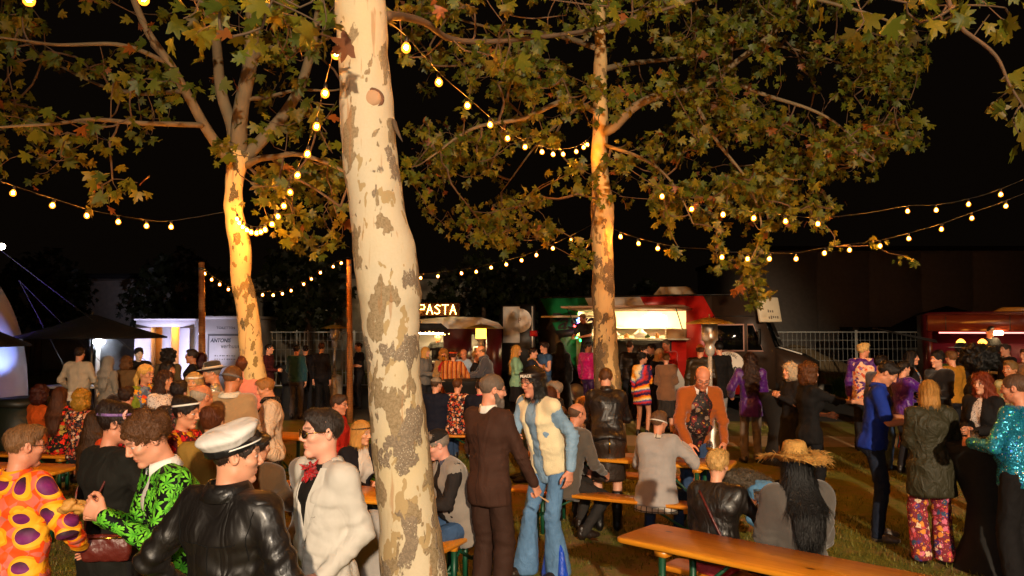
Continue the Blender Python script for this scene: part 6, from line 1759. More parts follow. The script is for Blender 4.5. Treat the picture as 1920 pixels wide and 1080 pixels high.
for k in range(2):
    m = MB()
    for q in range(9): m.box((.36 + q * .075, -.049, 1.24 - .11 * k - .02), (.36 + q * .075 + r.uniform(.02, .06), -.046, 1.24 - .11 * k + r.uniform(.005, .022)))
    m.build('faint_print', fi, so)
m = MB(); m.box((-.22, -.1, 1.9), (-.12, 0, 2.0), bev=.01); m.build('outside_lamp', emit('small_white_lamp', '#e8e8ff', 8), tc2)

# ------------------------------------------------------------------ inflatable stage at the left edge, with its lamps
ST = empty('inflatable_stage', (-15.9, 19.0, 0)); tag(ST, 'white inflatable stage shell lit violet by floor lamps', 'stage'); ST.scale = (1, 1, 1.18)
def arch(rx, hz, tube_r, y, n=40, squash=1.0):
    a = np.linspace(0, math.pi, n); P = np.c_[rx * np.cos(a), np.full(n, y), hz * np.sin(a) ** .75 + .02]
    return sweep(P, tube_r, 16)
V, Q, T_ = arch(3.85, 3.62, .50, 0); obj('air_tube', mesh('air_tube', V, [Q, T_]), W['inflat'], ST)
V, Q, T_ = arch(2.4, 2.3, .35, 2.3); obj('air_tube', mesh('air_tube', V, [Q, T_]), W['inflat'], ST)
aa = np.linspace(0, math.pi, 40); yy = np.linspace(.1, 2.4, 10); sh_ = []
for y in yy:
    rr = 3.98 - .66 * y; sh_.append(np.c_[rr * np.cos(aa), np.full(40, y), (rr - .1) * np.sin(aa) ** .75 + .02])
V = np.concatenate(sh_); i, j = np.meshgrid(np.arange(9), np.arange(39), indexing='ij')
obj('shell', mesh('shell', V, [np.stack([i * 40 + j, i * 40 + j + 1, (i + 1) * 40 + j + 1, (i + 1) * 40 + j], -1).reshape(-1, 4)]), W['inflat'], ST)
m = MB(); aa = np.linspace(0, math.pi, 24); m.prism([(2.4 * math.cos(q), 2.3 * math.sin(q) ** .75 + .03) for q in aa], 2.6, 2.7); m.build('back_sheet', W['inflat'], ST)
m = MB(); m.box((-4.4, -.9, 0), (3.0, 2.4, .42), bev=.02); m.build('platform', W['dark'], ST)
for k, (p, q) in enumerate((((4.3, -.3, 2.75), (7.9, -1.2, .2)), ((4.3, -.3, 2.75), (6.4, -.8, .0)), ((3.3, 0, 3.6), (9.6, -1.5, .1)))):
    m = MB(); m.tube([p, q], .007, 5); m.build('guy_rope', W['dull'], ST)
def stage_lamp(x, y, z, label, colr, watts, target, size=60):
    t = empty('stage_lamp', (x, y, z)); tag(t, label, 'stage lamp', 'floor lamps round the stage')
    m = MB(); m.lathe([(0, 0), (.09, 0), (.11, .02), (.11, .2), (.0, .2)], 16); m.build('housing', W['dark'], t, True)
    m = MB(); m.lathe([(0, .203), (.095, .203)], 16); m.build('lens', emit('lamp_lens', colr, 12), t)
    l = bpy.data.lights.new('stage_beam', 'SPOT'); l.energy = watts; l.color = lin(colr)[:3]; l.spot_size = R(size); l.shadow_soft_size = .1; l.spot_blend = .6
    o = bpy.data.objects.new('stage_beam', l); col.objects.link(o); o.location = (x, y, z + .24); d = Vector(target) - Vector((x, y, z + .24)); o.rotation_euler = d.to_track_quat('-Z', 'Y').to_euler()
stage_lamp(-11.55, 17.9, .05, 'floor lamp shining white-blue up the edge of the inflatable stage', '#86a0ff', 450, (-11.75, 18.5, 2.2), 55)
stage_lamp(-13.4, 17.6, .43, 'violet floor lamp on the platform of the inflatable stage', '#7a5cff', 2600, (-12.4, 19.2, 3.6), 90)
stage_lamp(-10.6, 21.4, .05, 'violet floor lamp aimed at the toilet cabins', '#dcd8ff', 1300, (-10.9, 25, 1.5), 62)
m = MB(); m.lathe([(0, -.1), (.07, -.06), (.08, 0), (.05, .05), (0, .06)], 12); o = m.build('flood_lamp', emit('stage_top_lamp', '#fff0d8', 12), None, True, loc=PT(3, 461, 18.6)); tag(o, 'small bright lamp on top of the inflatable stage', 'lamp')

# ------------------------------------------------------------------ parasols, lamp post with steam
def parasol(px, s, w_, zr, label, pole=True):
    t = empty('parasol', (*GP(px, s), 0)); tag(t, label, 'parasol', 'large black parasols')
    n = 8; pr = [(0, zr + .52), (.12, zr + .50), (w_ * .5, zr + .24), (w_, zr), (w_, zr - .04), (w_ * .5, zr + .19), (0, zr + .46)]
    m = MB(); m.lathe(pr, n, Matrix.Rotation(R(22.5), 4, 'Z')); m.build('canopy', W['black'], t)
    m = MB(); m.tube([(0, 0, 0), (0, 0, zr + .58)], .03, 8); m.build('pole', W['dull'], t, True)
    for k in range(n):
        a = R(22.5 + 45 * k); m = MB(); m.tube([(0, 0, zr + .43), (w_ * .97 * math.cos(a), w_ * .97 * math.sin(a), zr - .03)], .012, 5); m.build('rib', W['dull'], t)
    m = MB(); m.box((-.35, -.35, 0), (.35, .35, .08), bev=.02); m.build('base_plate', W['dark'], t)
parasol(174, 80, 1.62, 1.92, 'wide black parasol spread over the man in the white shirt')
parasol(-55, 96, 1.05, 1.80, 'black parasol edge reaching in over the stage side')
t = empty('lamp_post', (*GP(186, 78), 0)); tag(t, 'slim white lamp post shining under the black parasol', 'lamp post')
m = MB(); m.tube([(0, 0, 0), (0, 0, 1.72)], .05, 10); m.build('shaft', W['white'], t, True)
m = MB(); m.lathe([(0, 1.86), (.10, 1.84), (.15, 1.79), (.14, 1.75), (0, 1.73)], 14); m.build('lamp_head', W['cool'], t, True)
def mat_steam():
    t = NT('steam')
    s = t.n('VolumePrincipled', i={'Color': (.9, .92, .95, 1), 'Density': .55}); t.t.links.new(s.outputs[0], t.out.inputs['Volume'])
    return t.m
S = SDF((-.6, -.4, -.9), (.7, .4, .6), .03)
for c, r_ in (((.05, 0, .32), (.32, .2, .2)), ((.22, 0, .05), (.26, .2, .24)), ((.30, .05, -.3), (.3, .2, .26)), ((.12, 0, -.55), (.25, .18, .2)), ((.42, 0, .28), (.2, .15, .15))): S.ell(c, r_, .12)
V, Q = S.net(); V += vnormals(V, Q) * (.07 * wav(V, 5, 5, 3))[:, None]
o = obj('steam', mesh('steam', V, [Q]), mat_steam(), loc=(*(np.array(GP(186, 78)) + np.array([.02, .1])), 1.45)); tag(o, 'pale steam drifting under the lamp of the black parasol', 'steam', kind='stuff')
# clutter by the parasol: serving table, notice board, bin
t = empty('trestle_table', (*GP(170, 88), 0)); tag(t, 'white serving table under the black parasol', 'table')
m = MB(); m.box((-.9, -.35, .86), (.9, .35, .9), bev=.01); m.build('tabletop', W['white'], t)
for x in (-.8, .8):
    for y in (-.28, .28): m = MB(); m.tube([(x, y, 0), (x, y, .86)], .02, 6); m.build('leg', W['dull'], t)
t = empty('notice_board', (*GP(128, 108), 0), R(8)); tag(t, 'white A-board with a black letter d beside the red trousers', 'sign')
m = MB(); m.box((-.22, -.02, .15), (.22, .02, 1.02), bev=.01); m.build('board', W['paper'], t)
text('d', .36, t, W['ink'], (0, -.024, .72), ext=.002, bold=.008)
t = empty('wheelie_bin', (*GP(45, 128), 0), R(-12)); tag(t, 'dark green wheeled bin at the stage side', 'bin')
m = MB(); m.prism([(-.30, .12), (.30, .12), (.36, 1.0), (-.36, 1.0)], -.36, .36); m.build('bin_body', plain('bin_green', '#161c12', .5), t)
m = MB(); m.prism([(-.38, 1.0), (.38, 1.0), (.33, 1.1), (-.33, 1.1)], -.4, .4); m.build('lid', plain('bin_lid', '#11150e', .5), t)
for x in (-.25, .25): m = MB(); m.lathe([(0, -.03), (.1, -.03), (.1, .03), (0, .03)], 14, Matrix.Translation((x, .36, .1)) @ Matrix.Rotation(R(90), 4, 'Y')); m.build('wheel', W['dark'], t)
t = empty('beer_crate', (*GP(700, 262), 0), R(-19)); 
tag(t, 'yellow and blue crate on the ground beside the big trunk', 'crate'); m = MB(); m.box((-.2, -.15, 0), (.2, .15, .14), bev=.01); m.build('crate_body', plain('blue_plastic', '#2a4a78', .4), t); m = MB(); m.box((-.2, -.15, .142), (.2, .15, .28), bev=.01); m.build('crate_top', plain('yellow_plastic', '#c08818', .4), t)
# ------------------------------------------------------------------ the crowd
def T(c='#222', m='cloth', **k): return dict(c=c, m=m, **k)
def B(c='#1c1c22', m='cloth', **k): return dict(c=c, m=m, **k)
JE = lambda c='#33486a', **k: B(c, 'denim', **k)
G = lambda s: s
def lapel(color, mat, z0=.54, z1=.10, w=.055, t=.016, b=1.0):
    def g(f):
        k = f.k
        for q in (-1, 1):
            rows = []
            for u in np.linspace(0, 1, 12):
                z = z0 + (z1 - z0) * u; xi = .060 * (1 - u) + .008; xo = xi + w * math.sin(min(1, u * 1.15 + .12) * math.pi) ** .6 * (1 - .5 * u) + .004
                for x in (xi, (xi + xo) / 2, xo):
                    rx, ry = .162 * b + t / k, .121 * b + t / k
                    yy = -ry * math.sqrt(max(.05, 1 - (x / rx) ** 2)) - .005 + (max(0, z - .40)) * .42
                    rows.append(f.up((q * x, yy, z)))
            V = np.array(rows); i, j = np.meshgrid(np.arange(11), np.arange(2), indexing='ij')
            Q = np.stack([i * 3 + j, i * 3 + j + 1, (i + 1) * 3 + j + 1, (i + 1) * 3 + j], -1).reshape(-1, 4)
            V2 = np.concatenate([V, V + f.Rt @ np.array([0, .008, 0])])
            obj('lapel', mesh('lapel', V2, [np.concatenate([Q, Q[:, ::-1] + len(V)])]), MAT[mat], f.root, color=lin(color))
    return g
def local_part(name, fn, mat, color=None):
    def g(f):
        m = MB(); fn(f, m); obj(name, m.me(name, True), MAT[mat] if mat in MAT else W[mat], f.root, color=lin(color) if color else None)
    return g
def cap_round(color, mat='cloth', peak=True, h=.07):
    def g(f):
        S = SDF((-.12, -.2, -.02), (.12, .14, .16), .008)
        S.ell((0, .018, .035), (.087, .109, .055 + h * .6), 0); S.half((0, 0, .045), (0, .12, -1))
        if peak: S.ell((0, -.11, .048), (.07, .07, .010), .01)
        V, Q = S.net(); worn(f, 'cap', mesh('cap', V, [Q]), MAT[mat], color)
    return g
def captain_cap(f):
    S = SDF((-.18, -.19, -.02), (.18, .21, .18), .007)
    S.ell((0, .014, .105), (.118, .134, .034), 0); S.econe((0, .015, .035), (0, .015, .095), (1, 0, 0), (.086, .105), (.10, .12), .03)
    S.half((0, 0, .062), (0, 0, -1))
    V, Q = S.net(); V[:, 2] += .02 * (V[:, 1] < 0) * (-V[:, 1] / .15) + .003 * wav(V, 3, 20, 2); worn(f, 'cap_crown', mesh('cap_crown', V, [Q]), MAT['suit'], '#dcd6d0', Matrix.Rotation(R(-20), 4, 'X') @ Matrix.Rotation(R(-8), 4, 'Y'))
    S = SDF((-.12, -.2, -.0), (.12, .16, .1), .008); S.econe((0, .017, .03), (0, .016, .062), (1, 0, 0), (.088, .109), (.093, .113), .0, cap=.006); S.ell((0, -.112, .03), (.07, .045, .009), .01)
    V, Q = S.net(); worn(f, 'cap_band', mesh('cap_band', V, [Q]), MAT['leather'], '#0e0d10', Matrix.Rotation(R(-20), 4, 'X') @ Matrix.Rotation(R(-8), 4, 'Y'))
    ringband('cap_piping', .036, .095, .117, .006, 'white_band', None, -20)(f)
def straw_hat(f):
    S = SDF((-.3, -.3, -.02), (.3, .3, .22), .011)
    S.econe((0, .02, .03), (0, .02, .15), (1, 0, 0), (.105, .118), (.075, .09), .0, cap=.03); S.ell((0, .02, .055), (.225, .235, .012), .03); S.cap((0, -.05, .19), (0, .09, .19), .02, .02, .02, 'sub')
    V, Q = S.net(); r2 = np.hypot(V[:, 0], V[:, 1]); V[:, 2] += np.where(r2 > .13, (r2 - .13) * .35 * np.sin(np.arctan2(V[:, 1], V[:, 0]) * 2 + .6) + .006 * wav(V, 2, 30, 2), 0)
    n = 260; r = np.random.default_rng(9); a = r.uniform(0, 6.28, n); m = MB(); m.add(V, Q)
    for k in range(n):
        rr = r.uniform(.205, .228); z = .055 + (rr - .13) * .35 * math.sin(a[k] * 2 + .6); p = np.array([rr * math.cos(a[k]), .02 + rr * math.sin(a[k]) * 1.03, z]); d = np.array([math.cos(a[k] + r.normal() * .5), math.sin(a[k] + r.normal() * .5), r.normal() * .45]) * r.uniform(.02, .05)
        m.tube([p, p + d * .6, p + d + np.array([0, 0, -.006])], [.0016, .0014, .0008], 3, False)
    worn(f, 'straw_hat', m.me('straw_hat', True), MAT['straw'], '#c89a54')
    ringband('hat_band', .075, .108, .121, .022, 'straw', '#a87838')(f)
def fedora(color, band='#c8b8a0', br=.17):
    def g(f):
        S = SDF((-.22, -.24, 0), (.22, .26, .2), .01)
        S.econe((0, .018, .03), (0, .018, .125), (1, 0, 0), (.094, .115), (.078, .098), 0, cap=.025); S.ell((0, .018, .048), (br, br * 1.15, .009), .02); S.cap((0, -.06, .165), (0, .1, .165), .022, .022, .02, 'sub')
        V, Q = S.net(); worn(f, 'hat', mesh('hat', V, [Q]), MAT['wool'], color)
        ringband('hat_band', .066, .096, .117, .025, 'cloth', band)(f)
    return g
def bow_tie(color):
    def g(f):
        m = MB(); r = np.random.default_rng(4)
        for k in range(46):
            p = f.up((r.normal() * .018, -.078 - abs(r.normal()) * .008, .512 + r.normal() * .018)); d = r.normal(size=3) * .022
            m.tube([p, p + d * .6, p + d], [.005, .009, .001], 4)
        obj('flower_bow', m.me('flower_bow', True), MAT['satin'], f.root, color=lin(color))
    return g
def flower(x, y, z, c='#f0b0a8'):
    def g(f):
        m = MB()
        for k in range(22):
            a = k * 2.4; t = .25 + .75 * k / 22; d = np.array([math.cos(a) * t, -.4 + .5 * (1 - t), math.sin(a) * t]) * .038; p = np.array([x, y, z]); m.tube([p, p + d * .6, p + d], [.003, .010, .001], 5)
        worn(f, 'flower', m.me('flower', True), MAT['satin'], c)
    return g
def suit_trim(f):
    for k, (x, z) in enumerate(((.012, .06), (.014, -.06))):
        m = MB(); p = f.up((x, -.142, z)); m.lathe([(0, .004), (.009, .003), (.011, 0)], 12, Matrix.Translation(p) @ Matrix.Rotation(R(90), 4, 'X')); m.build('button', MAT['white_band'], f.root, True)
    rows = [f.up((x, -(.125 * math.sqrt(max(.05, 1 - (x / .178) ** 2)) + .004), z)) for z in (.0, -.05) for x in np.linspace(.06, .14, 6)]
    V = np.array(rows); i = np.arange(5); obj('pocket_flap', mesh('pocket_flap', V, [np.c_[i, i + 1, i + 7, i + 6]]), MAT['suit'], f.root, color=lin('#c4bcb0'))
LEATH = lambda c='#15110f', **k: T(c, 'leather', t=.014, n='jacket', **k)

# --- near figures
person(46, 365, 162, 'person in orange shirt printed with purple discs, back to camera', h=1.61, head=(5, -24), Rr={'t': (.08, .20, -.36), 'pole': (1, -.4, -.5)}, L=(.05, .2, -.36), skin='#cf8e70', hair='short', hc='#7a5636', b=1.08, sh=1.0,
       tops=[T('#fff', 'disc', n='shirt', hem=.16, slw=1.25)], bottom=JE('#1c2028'), extra=[glasses(), collar('#ff7a18', 'disc', .068, .03, 60)])
fP2 = person(216, 338, 150, 'person in black dress with purple hair ribbon and pink flower', h=1.70, fem=True, head=(10, -42), Rr=(.02, .30, -.20), L=(-.06, .24, -.28), hair='updo', hc='#24150e', skin='#c8896a', b=1.02,
       tops=[T('#15140f', 'cloth', n='dress_top', hem=.2, sleeve=.75)], bottom=B('#100f0e', kind='skirt', hem=.25, flare=.10), extra=[ringband('hair_ribbon', .052, .090, .111, .016, 'satin', '#7c5a98', -8), flower(-.088, -.03, .06)])
person(350, 388, -54, 'person in green leaf-print suit bending over food', h=1.74, lean=15, head=(20, 4), L=(-.05, .28, -.13), Rr=(-.10, .27, -.16), hair='curls', hc='#5c3a20', skin='#d99a7c', curl=(.6, .6), thumb=((0, 0, 1), (0, 0, 1)),
       tops=[T('#e8e4de', n='shirt', t=.002, wr=.002), T('#fff', 'leafsuit', n='jacket', t=.013, hem=.24, open=(.05, .01, .12))], bottom=B('#fff', 'leafsuit'), extra=[collar('#ece6e0', 'cloth', .066, .036, 50)])
person(438, 458, 160, 'person in white peaked cap and black leather jacket, back to camera', h=1.70, head=(4, -48), L=(.16, .12, -.42), Rr=(.14, .14, -.42), hair='short', hc='#30231b', skin='#d39878', b=1.08, sh=1.05,
       tops=[LEATH(hem=.10, slw=1.05)], bottom=B('#14131a'), extra=[captain_cap, collar('#120f0e', 'leather', .078, .05, 70, .035), seam('jacket', [(-.16, .2, .36), (0, .2, .345), (.16, .2, .36)], .002), seam('jacket', [(0, .2, .345), (0, .2, .1), (0, .2, -.08)], .002), seam('jacket', [(-.19, .1, .5), (-.175, .12, .40), (-.165, .08, .30)], .002), seam('jacket', [(.19, .1, .5), (.175, .12, .40), (.165, .08, .30)], .002)])
person(612, 384, -44, 'person in white suit jacket, sunglasses and red flower bow', h=1.715, head=(1, -14), L={'t': (.0, .12, -.44), 'pole': (.25, -1, 0)}, Rr='down', hair='short', hc='#2c211b', skin='#e0a68c', sh=.9, b=.94,
       tops=[T('#191614', n='shirt', t=.003, wr=.002), T('#c4beb4', 'suit', n='jacket', t=.014, hem=.26, open=(.085, .02, .08), slw=.95, wr=.009)], bottom=B('#beb7ac', 'suit'), extra=[glasses(True, 'gold', .023), bow_tie('#a80c10'), collar('#c4beb4', 'suit', .072, .03, 150, .022), lapel('#c4beb4', 'suit', b=.94), suit_trim, seam('jacket', [(.075, -.2, .30), (.11, -.2, .305), (.13, -.2, .31)], .0025, '#a8a096', 'suit', 'breast_pocket'), seam('jacket', [(.02, -.2, .10), (.02, -.2, -.1), (.03, -.2, -.24)], .0025, '#b0a89e', 'suit', 'front_edge')])
person(590, 243, 165, 'person in grey wool jacket sitting behind the white suit', h=1.72, pose='sit', lean=12, L='table', Rr='table', hair='thick', hc='#2a1c18', tops=[T('#7c736c', 'wool', n='jacket', t=.018, hem=.08)], bottom=JE(), extra=[collar('#6c645e', 'wool', .075, .05, 60, .03)])
person(470, 250, 172, 'person in brown jacket sitting behind the white cap', h=1.68, pose='sit', lean=16, L='table', Rr='table', hair='short', hc='#2a1c14', tops=[T('#5a4530', 'wool', n='jacket', t=.018, hem=.08)], bottom=JE())
person(668, 206, 48, 'person with blonde hair under a black headband sitting by the big trunk', h=1.58, pose='sit', lean=8, fem=True, head=(4, 14), L='table', Rr='table', hair='bob', hc='#c8924a', skin='#d8a07c',
       tops=[T('#cfc6bc', n='tee', t=.002, wr=.003), T('#17141a', n='jacket', t=.012, open=(.075, .05, -.2))], bottom=JE(), extra=[ringband('headband', .045, .096, .114, .014, 'black_band', None, -12)])
person(712, 186, 10, 'person in leaf-print suit sitting half hidden by the big trunk', h=1.74, pose='sit', L='lap', Rr='lap', tops=[T('#fff', 'leafsuit', n='jacket', t=.013, b=1.1)], bottom=B('#fff', 'leafsuit'))
person(634, 163, 82, 'person with dark-rimmed glasses and red shirt sitting in profile', h=1.72, pose='sit', head=(6, 0), L='table', Rr='lap', hair='short', hc='#3c281a', skin='#cc8a68', tops=[T('#b02014', n='shirt')], bottom=JE(), extra=[glasses()])
person(872, 229, -62, 'old person in dark cap, grey waistcoat and jeans sitting behind the trunk', h=1.68, pose='sit', lean=20, head=(10, -14), L=(-.06, .33, -.24), Rr=(-.08, .36, -.26), hair='short', hc='#8c8078', skin='#dca08c', b=1.1, shoes='#6a4a2c', feet={1: (.10, .22), -1: (.14, .36)},
       tops=[T('#25201f', n='shirt'), T('#8e857c', 'wool', n='waistcoat', sleeve=0, t=.022, hem=.16, open=(.05, .04, -.3))], bottom=JE('#3a5478', w0=.095, w1=.07), extra=[cap_round('#1f1a18'), glasses(False, 'gold'), collar('#4c4a58', 'cloth', .066, .03, 60)])
person(918, 246, 140, 'person in dark brown suit with grey beard, back to camera', h=1.755, head=(8, -32), Rr={'t': (.12, .22, -.52), 'pole': (.8, -.8, -.2)}, L=(-.04, .3, -.22), hair='buzz', hc='#6a5c52', skin='#d3967a', curl=(.4, .75), sh=.92,
       tops=[T('#e0d8d0', n='shirt', t=.0), T('#3f271d', 'suit', n='jacket', t=.011, hem=.15, wr=.008, flare=1.03)], bottom=B('#38231a', 'suit', w0=.092, w1=.075), extra=[collar('#ece4dc', 'cloth', .064, .038, 40, .012), beard('#6c625c'), glasses(), seam('jacket', [(0, .2, .5), (0, .2, .2), (0, .2, -.14)], .002, '#24150f', 'suit')])
def flare_panel(f, m):
    for q in (1,):
        a = f.an[q]; kn = f.kn[q]
        for d in (-1, 1):
            P = [kn * .62 + a * .38 + np.array([.075 * d * .8, -.01, 0]), kn * .3 + a * .7 + np.array([.105 * d * .8, -.02, 0]), a + np.array([.125 * d * .8, -.04, -.06])]
            m.tube(spline(P, 8), np.linspace(.008, .05, 8), 8)
person(1024, 217, -50, 'person in cream fleece waistcoat, denim shirt and flared jeans leaning forward', h=1.80, lean=17, head=(2, 0), L={'t': (.10, -.10, -.50), 'pole': (.5, -1, 0)}, Rr=(-.10, .32, -.26), hair='bob', hc='#0a0a0a', skin='#cf8f74', curl=(.3, .5), shoes='#2a2018', feet={1: (.10, -.04), -1: (.14, .12)}, thumb=(None, (0, 0, 1)),
       tops=[T('#86a6c4', 'denim', n='shirt', hem=.14), T('#e6d8b2', 'fleece', n='waistcoat', sleeve=0, t=.024, hem=.06, open=(.075, .05, -.3))], bottom=JE('#5f86b0', w0=.082, wk=.062, w1=.108), extra=[glasses(False, 'gold'), ringband('headband', .062, .097, .116, .038, 'black_band', None, -6), collar('#86a6c4', 'denim', .068, .035, 70), local_part('satin_panel', flare_panel, 'satin', '#1048c8')])
fv = PEOPLE[-1]
for o in fv.root.children:
    if o.name.startswith('hair'):
        me = o.data.copy(); me.materials.clear(); me.materials.append(MAT['plastic_wig']); o.data = me; o.name = 'wig'
o = text('PEACE', .034, fv.root, W['paper'], (0, 0, 0), ext=.001, bold=.001); o.matrix_local = Matrix(fv.Mh.tolist()) @ Matrix.Translation((.055, -.108, .072)) @ Matrix.Rotation(R(28), 4, 'Z') @ Matrix.Rotation(math.pi / 2, 4, 'X')
# --- round the middle table
def zipper(f, m): m.tube([f.pel + np.array([0, .168, .06]), f.pel + np.array([0, .172, -.10])], .005, 5)
person(1138, 176, 178, 'person standing in black leather jacket, leather skirt and high boots', h=1.74, fem=True, lean=24, head=(12, 0), L='table', Rr='table', hair='short', hc='#5a3418', skin='#d39c80', b=1.08, shoes='#120f0e', boot=True,
       tops=[LEATH('#181210', hem=.02)], bottom=B('#2c2018', 'leather', kind='skirt', hem=.52, flare=.02, pleat=.1, wr=.004), extra=[local_part('zip', zipper, 'gold'), seam('jacket', [(-.15, .2, .36), (0, .2, .35), (.15, .2, .36)], .003), collar('#181210', 'leather', .07, .04, 60)])
person(1228, 193, 158, 'person in pale grey jacket sitting on the bench, chin on hand', h=1.64, pose='sit', fem=True, lean=10, head=(4, -25), Rr=(.06, .22, -.05), L='table', hair='short', hc='#6a4a34', skin='#cf9070', b=1.15, feet={1: (.14, .30), -1: (.16, .22)},
       tops=[T('#c8beb0', 'check', n='shirt', hem=.22, flare=1.12), T('#a29c9a', 'corduroy', n='jacket', t=.02, hem=.16, flare=1.15, slw=1.1)], bottom=JE('#2c3c5c'), extra=[ringband('hair_band', .0, .086, .108, .012, 'white_band', None, 10)])
person(1300, 173, 8, 'bald person with glasses in rust cardigan leaning over the table', h=1.80, lean=27, head=(22, -12), L=(.0, .22, -.47), Rr=(.05, .24, -.47), hair='bald', hc='#4a3424', skin='#d88e6c', b=1.1, curl=(.3, .2),
       tops=[T('#fff', 'paisley', n='shirt', hem=.1), T('#a0501a', 'corduroy', n='cardigan', t=.02, hem=.14, open=(.12, .11, -.3))], bottom=JE(), extra=[glasses(), collar('#e8e0d8', 'cloth', .068, .03, 60)])
person(1058, 183, 128, 'balding person in grey coat sitting at the end of the bench', h=1.72, pose='sit', lean=14, head=(6, -10), L='lap', Rr=(.05, .25, -.40), hair='bald', hc='#5c4434', skin='#c8886a', tops=[T('#58524c', 'wool', n='coat', t=.02, hem=.16)], bottom=B('#2a2624'), shoes='#241a14', feet={1: (.10, .30), -1: (.16, .1)})
person(1092, 163, -28, 'person with blonde bob and small-print blouse sitting wide-eyed', h=1.66, pose='sit', fem=True, head=(0, -14), L='table', Rr='table', hair='bob', hc='#b87c3c', skin='#dca282', tops=[T('#fff', 'dots', n='blouse'), T('#1a1516', n='cardigan', t=.012, open=(.085, .07, -.3))], bottom=B('#18161a'))
person(1042, 133, -82, 'grey-haired person with patterned scarf sitting in profile', h=1.72, pose='sit', head=(0, 6), L='table', hair='thick', hc='#86786a', skin='#cc8a6a', tops=[T('#231c1c', n='jacket', t=.014)], bottom=JE(), extra=[collar('#8c7c68', 'leopard', .075, .04, 40, .03)])
person(1030, 146, 172, 'person with long auburn hair and brown leather coat seen from behind', h=1.74, pose='sit', fem=True, hair='long', hc='#4a2412', tops=[T('#3a2012', 'leather', n='coat', t=.016)], bottom=JE())
# --- near right
fB = person(1336, 272, 152, 'person with short blonde hair and black leather jacket sitting with brown strap', h=1.55, pose='sit', fem=True, lean=6, head=(6, -10), Rr=(.10, .30, -.16), L='lap', hair='thick', hc='#d2a866', skin='#d8a284', b=1.12, curl=(.3, .6),
       tops=[LEATH('#17120f', hem=.02)], bottom=B('#b03a44', kind='skirt', hem=.5), extra=[local_part('bag_strap', lambda f, m: m.tube(spline([f.up((.11, .09, .50)), f.up((.02, .145, .36)), f.up((-.09, .15, .16)), f.up((-.16, .10, .04))], 14), .009, 6), 'skinbag')])
person(1494, 290, 186, 'person with long black hair under a frayed straw hat, grey poncho', h=1.70, pose='sit', fem=True, lean=6, L='lap', Rr='lap', hair='longback', hc='#0b0a0b', skin='#a87454', b=1.0, tops=[T('#57524e', 'wool', n='poncho', t=.03, hem=.12, flare=1.3, slw=1.45, wr=.014)], bottom=B('#1a181c'), extra=[straw_hat])
person(1405, 118, 176, 'person with long dark hair in shiny purple satin shirt', h=1.70, hair='longwavy', hc='#2a160e', Rr='front', L=(.12, .16, -.36), tops=[T('#46106c', 'satin', n='shirt', hem=.2, slw=1.35, t=.016, wr=.010)], bottom=B('#6c6258', w1=.065), skin='#c08060')
person(1480, 138, -72, 'person with curly grey hair in black dress holding a napkin', h=1.63, fem=True, Rr='chest', L='chest', hair='curlybob', hc='#b4a48c', skin='#d8a080', tops=[T('#141214', n='dress', hem=.55, flare=1.25)], shoes='#141214')
person(1514, 162, 96, 'person with wavy brown hair in black stretching a bare forearm', h=1.70, fem=True, Rr={'t': (-.02, .53, -.13), 'pole': (.2, 0, -1)}, L='front', hair='curlybob', hc='#5e3618', skin='#cf9474', tops=[T('#141213', n='top', hem=.12, sleeve=.68)], bottom=B('#141316'), curl=(.3, .12))
person(1636, 184, 66, 'person in royal blue polo shirt looking down at his hands', h=1.80, lean=7, head=(34, 0), L=(-.14, .30, -.26), Rr=(-.10, .30, -.28), hair='short', hc='#1c120c', skin='#cf8e6c', tops=[T('#16308e', n='polo', sleeve=.42, hem=.07, slw=1.15)], bottom=JE('#1c2436', w1=.062), shoes='#5a5048', extra=[collar('#16308e', 'cloth', .066, .03, 50)])
person(1616, 108, 148, 'person in blond wig cap and pale paisley shirt with purple sleeves', h=1.84, head=(0, -52), hair='thick', hc='#d8b878', Rr='front', skin='#cf9070', tops=[T('#4a1478', 'satin', n='shirt', slw=1.2), T('#fff', 'wigshirt', n='waistcoat', sleeve=0, t=.016, hem=.14)], bottom=B())
person(1648, 124, 118, 'dark-haired person in grey hooded top behind the blue polo', h=1.68, hair='thick', hc='#120c0a', Rr='front', tops=[T('#4a4248', 'fleece', n='hoodie', t=.02)], bottom=JE())
person(1706, 116, 52, 'person with long black hair, black jacket and rainbow striped skirt', h=1.74, fem=True, hair='long', hc='#100c0c', skin='#cf9274', L='front', Rr='down', tops=[T('#fff', 'fl_blue', n='blouse'), T('#141114', n='jacket', t=.014, open=(.07, .04, -.2))], bottom=B('#fff', 'rainbow', kind='skirt', hem=.2, flare=.12))
person(1690, 128, 100, 'person with purple satin sleeve reaching past the blue polo', h=1.62, hair='short', hc='#1a120c', Rr=(.05, .48, -.2), L='front', tops=[T('#4c1480', 'satin', n='shirt', slw=1.3, t=.014)], bottom=B())
person(1756, 128, -74, 'person with short dark curls in a black coat', h=1.76, hair='curls', hc='#140e0b', tops=[T('#151315', 'wool', n='coat', t=.018, hem=.3)], bottom=B(), L='front')
person(1832, 163, 74, 'person wearing a huge black afro wig and glasses', h=1.83, head=(12, 6), hair='bigafro', hc='#0b0909', skin='#cf9270', b=1.1, tops=[T('#131212', n='shirt', hem=.16)], bottom=B('#121214'), Rr='front', L='front', extra=[glasses()])
person(1800, 98, 62, 'person in wide black hat beside the vintage van lamp', h=1.80, hair='short', hc='#1a120e', tops=[T('#20191a', n='jacket', t=.014)], bottom=B(), extra=[fedora('#14110f', '#14110f', .2)])
person(1782, 112, -160, 'person with light brown hair and mustard jacket facing the van', h=1.72, hair='short', hc='#6a4a2a', tops=[T('#a87420', n='jacket', t=.016)], bottom=B())
